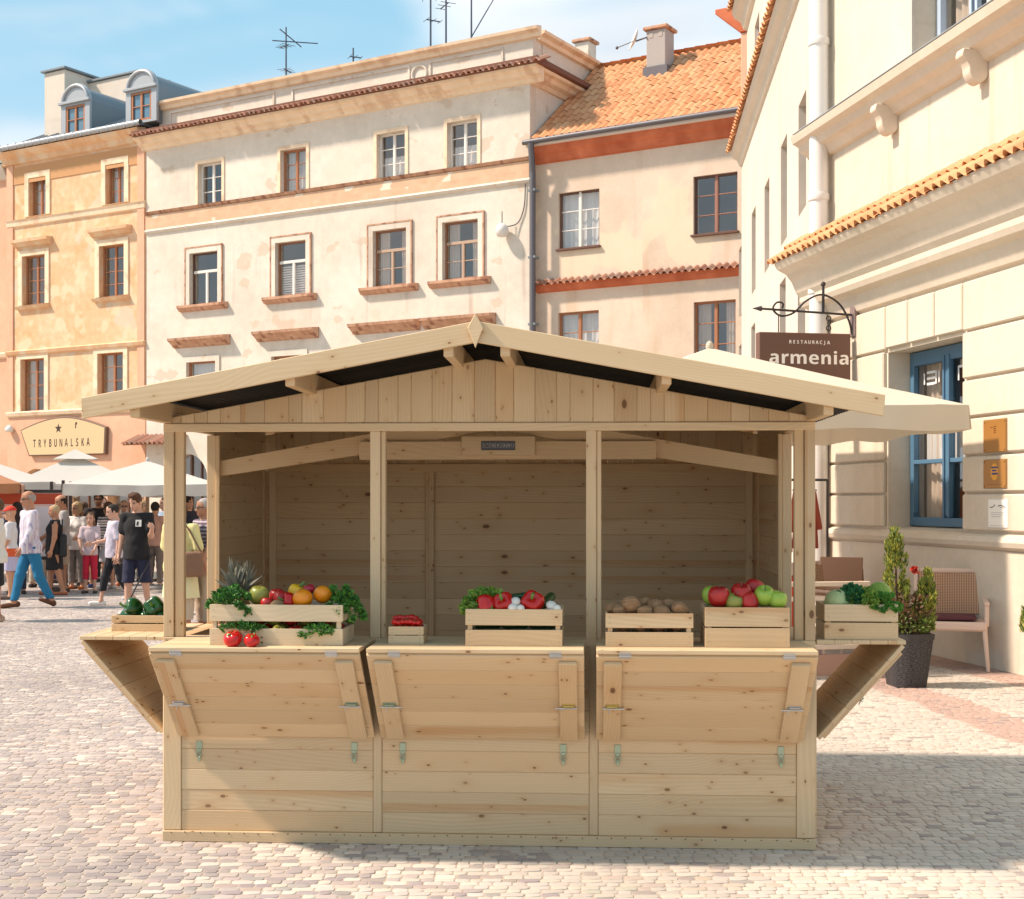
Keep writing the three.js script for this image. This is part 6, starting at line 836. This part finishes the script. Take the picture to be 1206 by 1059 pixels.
// ---------------------------------------------------------------- crates and produce on the counters
stall.updateMatrixWorld(true);
const sp = (x, y, z) => stall.localToWorld(new THREE.Vector3(x, y, z)).toArray();
const SHELF = 1.0127, SA = -3.25 * DEG;
function crate(label, x, z, w, h, d, mats, { gap = 0.018, thick = 0.009, y = SHELF, over = 0 } = {}) {
  const t = thing('wooden_crate', label, 'crate', sp(x, y, z), SA, 'crates of produce on the counters'), sh = (h - gap) / 2, pick = () => mats[Math.floor(rnd() * mats.length)];
  for (const s of [-1, 1]) { for (let i = 0; i < 2; i++) plank('slat', t, [w, sh, thick], [0, sh / 2 + i * (sh + gap), s * (d / 2 - thick / 2)], pick(), [0, 0, R(-0.003, 0.003)], 0.0015); for (let i = 0; i < 2; i++) plank('end_board', t, [thick, sh - 0.002, d - 2 * thick - 0.002], [s * (w / 2 - thick / 2), sh / 2 + i * (sh + gap), 0], pick(), undefined, 0.0015); for (const q of [-1, 1]) plank('corner_block', t, [0.022, h - 0.004, 0.022], [s * (w / 2 - thick - 0.0115), h / 2, q * (d / 2 - thick - 0.0115)], pick(), undefined, 0.002); }
  plank('bottom', t, [w - 2 * thick - 0.002, 0.008, d - 2 * thick - 0.002], [0, 0.005, 0], pick());
  const nails = []; for (const s of [-1, 1]) for (const yy of [sh * 0.3, sh * 0.7, sh * 1.3 + gap, sh * 1.7 + gap]) nails.push(at(new THREE.SphereGeometry(0.0016, 5, 4), s * (w / 2 - 0.018), yy, d / 2 + 0.0004)); mesh('nail_heads', merge(nails), nailMat, t);
  return { t, at: (a, b, c) => { const v = t.localToWorld(new THREE.Vector3(a, b, c)); return v.toArray(); }, w, h, d };
}
const up3 = new THREE.Vector3();
function produce(name, label, category, group, pos, parts, rot = [0, 0, 0], s = 1) { const t = thing(name, label, category, pos, 0, group); t.rotation.set(...rot); t.scale.setScalar(s); for (const [n, g, m, sub] of parts) { const q = mesh(n, g, m, t); } return t; }
const fruitMap = (a, b, f, seed) => texture(128, 64, (u, v) => { const k = clamp(0.5 + 0.9 * fbm(u * f, v * f * 2, seed, 3) + 0.2 * noise(u * 60, v * 8, seed)); return a.map((c, i) => lerp(c, b[i], k)); });
const appleG = lathe([[0.0, 0.026], [0.008, 0.03], [0.018, 0.036], [0.028, 0.033], [0.036, 0.021], [0.039, 0.004], [0.036, -0.013], [0.028, -0.027], [0.018, -0.034], [0.008, -0.033], [0, -0.029]], 22), appleStem = tube([[0, 0.024, 0], [0.002, 0.04, 0.001], [0.006, 0.049, 0]], 0.0018, 6, 5);
const orangeG = (() => { const g = new THREE.SphereGeometry(0.04, 24, 16), p = g.attributes.position; for (let i = 0; i < p.count; i++) { const k = 1 + 0.012 * noise(p.getX(i) * 60, p.getY(i) * 60, p.getZ(i) * 60); p.setXYZ(i, p.getX(i) * k, p.getY(i) * k * 0.94, p.getZ(i) * k); } g.computeVertexNormals(); return g; })();
const tomatoG = (() => { const g = new THREE.SphereGeometry(0.04, 28, 16), p = g.attributes.position; for (let i = 0; i < p.count; i++) { const a = Math.atan2(p.getZ(i), p.getX(i)), y = p.getY(i) / 0.04, k = 1 + 0.035 * Math.cos(a * 5) * (0.4 + y * 0.6) - 0.16 * Math.exp(-((1 - y) * 9)); p.setXYZ(i, p.getX(i) * k, p.getY(i) * 0.84 * k, p.getZ(i) * k); } g.computeVertexNormals(); return g; })();
const calyx = blades(7, (r, i) => [[0, 0.028, 0], [Math.cos(i * 0.9), 0.12, Math.sin(i * 0.9)]], 0.024, 0.005, 71);
const pepperG = (() => { const g = new THREE.SphereGeometry(0.045, 32, 20), p = g.attributes.position; for (let i = 0; i < p.count; i++) { const a = Math.atan2(p.getZ(i), p.getX(i)), y = p.getY(i) / 0.045, k = (1 + 0.10 * Math.cos(a * 4) * (0.6 + 0.4 * y)) * (1 + 0.12 * y); const dent = 0.35 * Math.exp(-((1 - y) * 7)) + 0.2 * Math.exp(-((1 + y) * 8)); p.setXYZ(i, p.getX(i) * k, p.getY(i) * 1.12 * (1 - dent), p.getZ(i) * k); } g.computeVertexNormals(); return g; })(), pepperStem = tube([[0, 0.026, 0], [0.002, 0.05, 0.002], [0.01, 0.066, 0]], 0.0055, 8, 7);
const potatoGs = [1, 2, 3, 4].map((k) => { const g = new THREE.SphereGeometry(0.036, 20, 14), p = g.attributes.position; for (let i = 0; i < p.count; i++) { const x = p.getX(i), y = p.getY(i), z = p.getZ(i), n = 1 + 0.16 * noise(x * 28 + k * 9, y * 28, z * 28) + 0.03 * noise(x * 110, y * 110 + k, z * 110); p.setXYZ(i, x * 1.28 * n, y * 0.92 * n, z * n); } g.computeVertexNormals(); return g; });
const capG = lathe([[0, 0.018], [0.012, 0.0165], [0.021, 0.009], [0.024, -0.002], [0.021, -0.008], [0.013, -0.008], [0.008, -0.006], [0.0075, -0.022], [0.009, -0.027], [0, -0.028]], 18);
const cucumberG = (() => { const g = new THREE.CapsuleGeometry(0.022, 0.12, 8, 18), p = g.attributes.position; g.rotateZ(Math.PI / 2); for (let i = 0; i < p.count; i++) p.setY(i, p.getY(i) + 0.6 * p.getX(i) ** 2); g.computeVertexNormals(); return g; })();
const gl = (c, map, rough = 0.38) => P(c, rough, { map, clearcoat: 0.12, clearcoatRoughness: 0.35 });
const redApple = gl([1, 1, 1], fruitMap([150, 18, 22], [196, 48, 40], 3, 3)), greenApple = gl([1, 1, 1], fruitMap([128, 168, 50], [168, 192, 84], 3, 5)), oliveApple = gl([1, 1, 1], fruitMap([120, 130, 52], [152, 150, 72], 3, 8)), orangeM = gl([1, 1, 1], fruitMap([228, 128, 10], [240, 152, 24], 5, 9), 0.4), yellowM = gl([1, 1, 1], fruitMap([226, 172, 20], [238, 190, 40], 4, 11)), redM = gl([1, 1, 1], fruitMap([176, 14, 16], [204, 32, 24], 3, 13), 0.18), greenPep = gl([1, 1, 1], fruitMap([18, 58, 22], [34, 84, 30], 3, 17), 0.2), cucM = gl([1, 1, 1], fruitMap([24, 56, 26], [48, 84, 40], 8, 19), 0.35);
const potatoM = [1, 2, 3].map((k) => M([1, 1, 1], 0.9, { map: fruitMap([132, 98, 68], [170, 132, 96], 6, 30 + k) })), whiteMush = M([0.72, 0.68, 0.62], 0.75), stemM = M([0.16, 0.11, 0.05], 0.8), stemG = M([0.12, 0.26, 0.05], 0.6), leafDark = leafM([0.035, 0.15, 0.02], 0.25), leafBright = leafM([0.10, 0.32, 0.03], 0.3), leafLime = leafM([0.32, 0.48, 0.07], 0.3), leafPale = leafM([0.52, 0.64, 0.32], 0.25), leafKale = leafM([0.03, 0.20, 0.06], 0.2), leafGrey = leafM([0.17, 0.17, 0.13], 0.15);
const apple = (c, p, m, label, group, s = 1, rot = [R(-0.4, 0.4), R(0, 6), R(-0.4, 0.4)]) => produce('apple', label, 'apple', group, c.at(...p), [['flesh', appleG, m], ['stem', appleStem, stemM]], rot, s);
const tomato = (pos, label, group, s = 1, rot = [R(-0.3, 0.3), R(0, 6), R(-0.3, 0.3)]) => produce('tomato', label, 'tomato', group, pos, [['flesh', tomatoG, redM], ['calyx', calyx, stemG]], rot, s);
const pepper = (pos, m, label, group, s, rot) => produce('bell_pepper', label, 'pepper', group, pos, [['flesh', pepperG, m], ['stem', pepperStem, stemG]], rot, s);
// a curly bunch: a dome of ruffled leaflets on thin stems
function bunch(name, label, category, pos, rx, ry, rz, n, len, wid, mat, mat2, seed, droop = 0, group) {
  const t = thing(name, label, category, pos, 0, group), rr = mulberry(seed), hubs = Array.from({ length: 46 }, () => { const a = rr() * 6.283, q = Math.sqrt(rr()), v = Math.sqrt(1 - q * q); return [Math.cos(a) * q * rx, v * ry * (0.7 + 0.4 * rr()) - droop * q * q, Math.sin(a) * q * rz, Math.cos(a) * q, v, Math.sin(a) * q]; });
  const pl = (r) => { const h = hubs[Math.floor(r() * hubs.length)], k = rx * 0.2; return [[h[0] + (r() - 0.5) * k, h[1] + (r() - 0.5) * k, h[2] + (r() - 0.5) * k], [h[3] + (r() - 0.5) * 1.4, h[4] * 0.8 + (r() - 0.4) * 1.2, h[5] + (r() - 0.5) * 1.4]]; };
  mesh('leaves', blades(n, pl, len, wid, seed + 1), mat, t); mesh('inner_leaves', blades(Math.floor(n * 0.6), pl, len * 0.9, wid, seed + 2), mat2, t); mesh('stems', merge(hubs.slice(0, 24).map((h) => bar([h[0] * 0.2, -ry * 0.55, h[2] * 0.2], [h[0] * 0.9, h[1] * 0.9, h[2] * 0.9], 0.0016, 4))), stemG, t); return t;
}
function cabbage(label, pos, r, m1, m2, seed) {
  const t = thing('cabbage', label, 'cabbage', pos, 0); mesh('head', (() => { const g = new THREE.SphereGeometry(r * 0.94, 24, 16), p = g.attributes.position; for (let i = 0; i < p.count; i++) { const n = 1 + 0.03 * noise(p.getX(i) * 40, p.getY(i) * 40, p.getZ(i) * 40 + seed); p.setXYZ(i, p.getX(i) * n, p.getY(i) * n * 0.95, p.getZ(i) * n); } g.computeVertexNormals(); return g; })(), m1, t);
  for (let k = 0; k < 6; k++) { const g = new THREE.SphereGeometry(r * (1 + k * 0.012), 18, 12, 0, 2.3, 0.15, 1.9), p = g.attributes.position, uv = g.attributes.uv; for (let i = 0; i < p.count; i++) { const u = uv.getX(i), v = uv.getY(i), e = Math.abs(u - 0.5) * 2, rib = 1 + 0.02 * Math.sin(u * 40 + v * 6) + 0.02 * noise(u * 9, v * 9, k + seed) + 0.10 * Math.max(0, e - 0.8) * Math.sin(v * 30) + 0.06 * Math.max(0, 0.1 - v) * 10 * Math.sin(u * 24) * 0.3; p.setXYZ(i, p.getX(i) * rib, p.getY(i) * rib, p.getZ(i) * rib); } g.computeVertexNormals(); mesh('leaf', g, m2, t, undefined, [R(-0.5, 0.7), k * 1.05 + seed, R(-0.3, 0.3)]); }
  return t;
}
// --- long whitewashed crate of fruit and herbs
{
  const c = crate('long whitewashed crate of mixed fruit and parsley beside the corner post', -0.955, 0.215, 0.63, 0.19, 0.31, WHITEWASH, { gap: 0.034 });
  for (let i = 0; i < 7; i++) for (let j = 0; j < 3; j++) apple(c, [-0.245 + i * 0.082 + R(-0.004, 0.004), 0.048, -0.09 + j * 0.088], (i + j) % 3 ? oliveApple : redApple, ((i + j) % 3 ? 'olive green' : 'red') + ' apple packed low inside the long whitewashed crate', ((i + j) % 3 ? 'olive' : 'red') + ' apples low in the whitewashed crate');
  for (let i = 0; i < 6; i++) for (let j = 0; j < 2; j++) apple(c, [-0.2 + i * 0.082 + R(-0.004, 0.004), 0.118, -0.055 + j * 0.09], (i + j) % 2 ? oliveApple : redApple, ((i + j) % 2 ? 'olive green' : 'red') + ' apple packed mid way down the long whitewashed crate', ((i + j) % 2 ? 'olive' : 'red') + ' apples inside the whitewashed crate');
  apple(c, [-0.105, 0.225, 0.05], oliveApple, 'large olive green apple on top of the long whitewashed crate', undefined, 1.2, [0.2, 0, -0.1]);
  apple(c, [-0.035, 0.215, -0.03], redApple, 'dull red apple behind the olive green apple', undefined, 1.0); apple(c, [-0.06, 0.19, 0.09], redApple, 'small red apple at the rim beside the olive green apple', undefined, 0.75); apple(c, [0.0, 0.21, 0.045], redApple, 'shiny red apple in the middle of the long whitewashed crate', undefined, 0.95);
  pepper(c.at(0.045, 0.2, 0.07), redM, 'red bell pepper lying next to the orange', undefined, 0.9, [0.3, 0.4, 1.2]);
  produce('kiwi', 'brown kiwi fruit at the rim of the long whitewashed crate', 'kiwi', undefined, c.at(-0.002, 0.186, 0.115), [['flesh', potatoGs[1], M([0.24, 0.16, 0.08], 0.95)]], [0, 0.3, 0], 0.75);
  for (const [p, s, l] of [[[0.2, 0.232, 0.045], 1.1, 'round orange resting against the parsley'], [[0.112, 0.215, 0.085], 1.2, 'large orange in front of the yellow pepper']]) produce('orange', l, 'orange', undefined, c.at(...p), [['flesh', orangeG, orangeM], ['navel', at(new THREE.SphereGeometry(0.004, 8, 6), 0, 0.037, 0), stemM]], [R(0, 1), R(0, 6), R(0, 1)], s);
  pepper(c.at(0.065, 0.236, -0.01), yellowM, 'yellow bell pepper with a curled green stem', undefined, 0.95, [0.25, 0.3, -0.5]);
  produce('radish', 'dark pink radish behind the large orange', 'radish', undefined, c.at(0.125, 0.255, 0.0), [['root', tomatoG, gl([0.42, 0.015, 0.04], null)], ['tops', calyx, stemG]], [0.2, 0, 0.3], 0.75);
  bunch('parsley_bunch', 'dark curly parsley spilling over the crate beside the pineapple', 'parsley', c.at(-0.215, 0.175, 0.075), 0.125, 0.075, 0.105, 2600, 0.02, 0.0075, leafDark, leafBright, 201, 0.02);
  bunch('parsley_bunch', 'bright flat parsley hanging over the end of the long whitewashed crate', 'parsley', c.at(0.285, 0.16, 0.03), 0.105, 0.10, 0.13, 2300, 0.022, 0.008, leafBright, leafDark, 211, 0.09);
  bunch('parsley_bunch', 'sprig of parsley poking through the gap of the whitewashed crate', 'parsley', c.at(-0.16, 0.082, 0.145), 0.1, 0.014, 0.03, 420, 0.018, 0.007, leafDark, leafBright, 221, 0.012); bunch('parsley_bunch', 'thin green sprig dangling from the gap of the whitewashed crate', 'parsley', c.at(0.2, 0.075, 0.15), 0.085, 0.014, 0.022, 300, 0.018, 0.006, leafBright, leafDark, 231, 0.03);
  { const t = thing('pineapple', 'pineapple with a tall grey green crown standing behind the parsley', 'pineapple', c.at(-0.235, 0.012, -0.07), 0.4); const g = new THREE.SphereGeometry(0.075, 36, 28), p = g.attributes.position, uv = g.attributes.uv; for (let i = 0; i < p.count; i++) { const a = uv.getX(i) * 12, b = uv.getY(i) * 9, k = 1 + 0.035 * Math.abs(Math.sin((a + b) * Math.PI)) * Math.abs(Math.sin((a - b) * Math.PI)); p.setXYZ(i, p.getX(i) * k * 0.85, p.getY(i) * k * 1.45 + 0.11, p.getZ(i) * k * 0.85); } g.computeVertexNormals(); mesh('fruit', g, M([0.34, 0.22, 0.08], 0.7), t); mesh('crown', blades(70, (r, i) => { const a = i * 2.4, v = i / 70; return [[Math.cos(a) * 0.02, 0.20 + v * 0.07, Math.sin(a) * 0.02], [Math.cos(a) * (0.8 - 0.6 * v), 0.7 + v, Math.sin(a) * (0.8 - 0.6 * v)], 1.1 - 0.25 * v]; }, 0.125, 0.0095, 261), leafGrey, t); }
  tomato(c.at(-0.19, 0.036, 0.21), 'larger of two tomatoes lying on the counter before the whitewashed crate', undefined, 1.12, [0.5, 0.3, 0.2]); tomato(c.at(-0.098, 0.03, 0.222), 'smaller of two tomatoes lying on the counter before the whitewashed crate', undefined, 0.93, [0.7, 1.2, -0.3]);
}
// --- small crate of cherry tomatoes
{
  const c = crate('smallest crate, heaped with cherry tomatoes', -0.355, 0.2, 0.168, 0.082, 0.14, PINE, { gap: 0.003, thick: 0.006 });
  for (let l = 0; l < 3; l++) for (let i = 0; i < 5; i++) for (let j = 0; j < 4; j++) tomato(c.at(-0.056 + i * 0.028 + R(-0.003, 0.003), 0.022 + l * 0.027, -0.042 + j * 0.028 + R(-0.002, 0.002)), 'cherry tomato in the smallest crate', 'cherry tomatoes in the smallest crate', 0.34);
  for (let i = 0; i < 20; i++) tomato(c.at(-0.058 + (i % 7) * 0.019, 0.096 + (i > 13 ? 0.018 : 0) + R(0, 0.008), i > 13 ? 0.0 : 0.045 - Math.floor(i / 7) * 0.035), 'cherry tomato in the smallest crate', 'cherry tomatoes in the smallest crate', R(0.36, 0.46));
}
// --- vegetables and mushrooms
{
  const c = crate('pine crate of peppers, mushrooms and curly lettuce between the middle posts', 0.16, 0.2, 0.452, 0.172, 0.29, PINE, { gap: 0.022 });
  for (let i = 0; i < 3; i++) for (let j = 0; j < 2; j++) for (let l = 0; l < 2; l++) produce('cucumber', 'cucumber packed inside the pepper and mushroom crate', 'cucumber', 'cucumbers inside the pepper crate', c.at(-0.13 + i * 0.13, 0.036 + l * 0.05, -0.06 + j * 0.11 - l * 0.02), [['flesh', cucumberG, cucM]], [0, R(-0.15, 0.15), 0], 0.78);
  bunch('lettuce', 'light green curly lettuce in the pepper and mushroom crate', 'lettuce', c.at(-0.135, 0.155, 0.0), 0.12, 0.095, 0.12, 2600, 0.022, 0.011, leafLime, leafBright, 301, 0.03);
  pepper(c.at(-0.135, 0.186, 0.085), redM, 'red bell pepper lying under the curly lettuce', undefined, 1.12, [0.4, 0.2, 1.4]); pepper(c.at(-0.05, 0.19, 0.075), redM, 'rounder red bell pepper touching the mushrooms', undefined, 1.2, [0.5, 0.9, 0.5]); pepper(c.at(0.085, 0.196, 0.075), redM, 'large red bell pepper among the white mushrooms', undefined, 1.24, [0.9, 0.2, 0.1]);
  const ml = 'white mushroom in the pepper crate', mg = 'white mushrooms among the peppers'; for (const [p, r, s] of [[[0.005, 0.205, 0.1], [0.6, 0, 0.1], 1.05], [[-0.005, 0.176, 0.125], [1.2, 0.4, -0.3], 1.0], [[0.03, 0.172, 0.125], [0.9, 0.9, 0.8], 0.9], [[0.095, 0.222, 0.02], [0.3, 0, -0.3], 1.3], [[0.175, 0.184, 0.1], [0.8, 0.3, -0.6], 1.2], [[0.2, 0.172, 0.12], [1.4, 0.3, 0.6], 0.9]]) produce('mushroom', ml, 'mushroom', mg, c.at(...p), [['cap', capG, whiteMush]], r, s);
  produce('cucumber', 'dark cucumber behind the white mushrooms', 'cucumber', undefined, c.at(0.0, 0.215, 0.0), [['flesh', cucumberG, cucM]], [0, 0.25, 0.1], 0.9); produce('cucumber', 'dark cucumber end at the side of the pepper crate', 'cucumber', undefined, c.at(0.15, 0.2, 0.0), [['flesh', cucumberG, cucM]], [0, 1.2, 0.25], 1.0);
}
// --- potatoes
{
  const c = crate('pine crate heaped with brown potatoes', 0.79, 0.2, 0.405, 0.155, 0.28, PINE, { gap: 0.02 });
  const lab = 'brown potato in the potato crate', gr = 'potatoes in the crate', add = (x, y, z, s, k) => produce('potato', lab, 'potato', gr, c.at(x, y, z), [['tuber', potatoGs[k % 4], potatoM[k % 3]]], [R(-0.4, 0.4), R(0, 6), R(-0.3, 0.3)], s);
  for (let l = 0; l < 2; l++) for (let i = 0; i < 4; i++) for (let j = 0; j < 3; j++) add(-0.125 + i * 0.083 + l * 0.01, 0.042 + l * 0.055, -0.075 + j * 0.076, 0.86, i + j + l);
  [[-0.135, 0.165, 0.07, 0.9], [-0.165, 0.17, 0.0, 0.85], [-0.085, 0.185, 0.055, 1.35], [-0.02, 0.158, 0.09, 0.9], [0.03, 0.18, 0.03, 1.05], [0.06, 0.158, 0.085, 0.95], [0.1, 0.182, -0.01, 0.9], [0.145, 0.168, 0.075, 1.1], [-0.02, 0.19, -0.04, 0.9], [0.15, 0.165, -0.03, 0.8]].forEach(([x, y, z, s], k) => add(x, y, z, s, k));
}
// --- apples
{
  const c = crate('pine crate heaped with red and green apples', 1.24, 0.2, 0.388, 0.185, 0.29, PINE, { gap: 0.006 });
  for (let l = 0; l < 2; l++) for (let i = 0; i < 4; i++) for (let j = 0; j < 3; j++) apple(c, [-0.12 + i * 0.081, 0.05 + l * 0.07, -0.08 + j * 0.08], (i + j) % 2 ? redApple : greenApple, ((i + j) % 2 ? 'red' : 'green') + ' apple packed low inside the red and green apple crate', ((i + j) % 2 ? 'red' : 'green') + ' apples inside the apple crate', 1.0);
  const r = 'red apple heaped on the apple crate', g = 'green apple heaped on the apple crate'; for (const [p, m, s] of [[[-0.125, 0.228, 0.075], redApple, 1.32], [[-0.02, 0.24, 0.055], redApple, 1.3], [[0.05, 0.26, -0.03], redApple, 1.2], [[0.015, 0.205, 0.09], redApple, 1.15], [[0.085, 0.232, 0.075], greenApple, 1.25], [[0.145, 0.215, 0.085], greenApple, 1.15], [[-0.055, 0.203, 0.09], oliveApple, 1.1], [[-0.15, 0.228, -0.01], greenApple, 1.2], [[0.12, 0.22, -0.05], redApple, 1.1], [[-0.08, 0.21, -0.06], greenApple, 1.1]]) apple(c, p, m, m === redApple ? r : m === greenApple ? g : 'olive green apple at the rim of the apple crate', m === redApple ? 'red apples on the heap' : m === greenApple ? 'green apples on the heap' : undefined, s);
}
// --- cabbages and greens on the right hand side shelf
{
  const c = crate('pine crate of cabbages and curly greens on the side shelf near the planter', 1.835, -0.19, 0.355, 0.172, 0.27, PINE, { gap: 0.006 });
  for (let i = 0; i < 3; i++) for (let j = 0; j < 2; j++) pepper(c.at(-0.1 + i * 0.1, 0.06, -0.055 + j * 0.11), greenPep, 'green bell pepper at the bottom of the cabbage crate', 'green peppers under the cabbages', 1.05, [0, i, 0]);
  cabbage('smooth pale green cabbage at the end of the crate', c.at(-0.105, 0.18, 0.06), 0.058, leafPale, leafPale, 3); cabbage('pale crinkled cabbage on top of the curly greens', c.at(0.115, 0.215, 0.0), 0.058, leafPale, leafLime, 7);
  bunch('kale', 'dark blue green curly kale between the cabbages', 'kale', c.at(-0.025, 0.165, 0.03), 0.075, 0.085, 0.09, 1700, 0.02, 0.01, leafKale, leafKale, 401, 0.01); bunch('lettuce', 'yellow green frilly lettuce in the cabbage crate', 'lettuce', c.at(0.035, 0.158, 0.07), 0.075, 0.075, 0.075, 1800, 0.017, 0.0085, leafLime, leafBright, 411, 0.01); bunch('lettuce', 'bright green frilly lettuce spilling beside the frilly yellow one', 'lettuce', c.at(0.12, 0.15, 0.085), 0.075, 0.07, 0.075, 1700, 0.017, 0.0085, leafBright, leafBright, 421, 0.015);
}
// --- green peppers on the left hand side shelf
{
  const c = crate('shallow pine crate of dark green peppers on the side shelf near the crowd', -1.81, -0.42, 0.32, 0.082, 0.26, PINE, { gap: 0.006 });
  for (let i = 0; i < 3; i++) for (let j = 0; j < 2; j++) pepper(c.at(-0.09 + i * 0.092, 0.066, -0.05 + j * 0.1), greenPep, 'dark green bell pepper in the shallow crate', 'dark green peppers in the shallow crate', 1.02, [R(-0.2, 0.2), i * 1.3, R(-0.3, 0.3)]);
  pepper(c.at(-0.07, 0.115, 0.05), greenPep, 'dark green bell pepper in the shallow crate', 'dark green peppers in the shallow crate', 1.15, [0.3, 0.4, 1.2]); pepper(c.at(0.045, 0.12, 0.05), greenPep, 'dark green bell pepper in the shallow crate', 'dark green peppers in the shallow crate', 1.2, [0.5, 1.4, 0.8]);
}
renderer.render(scene, camera);
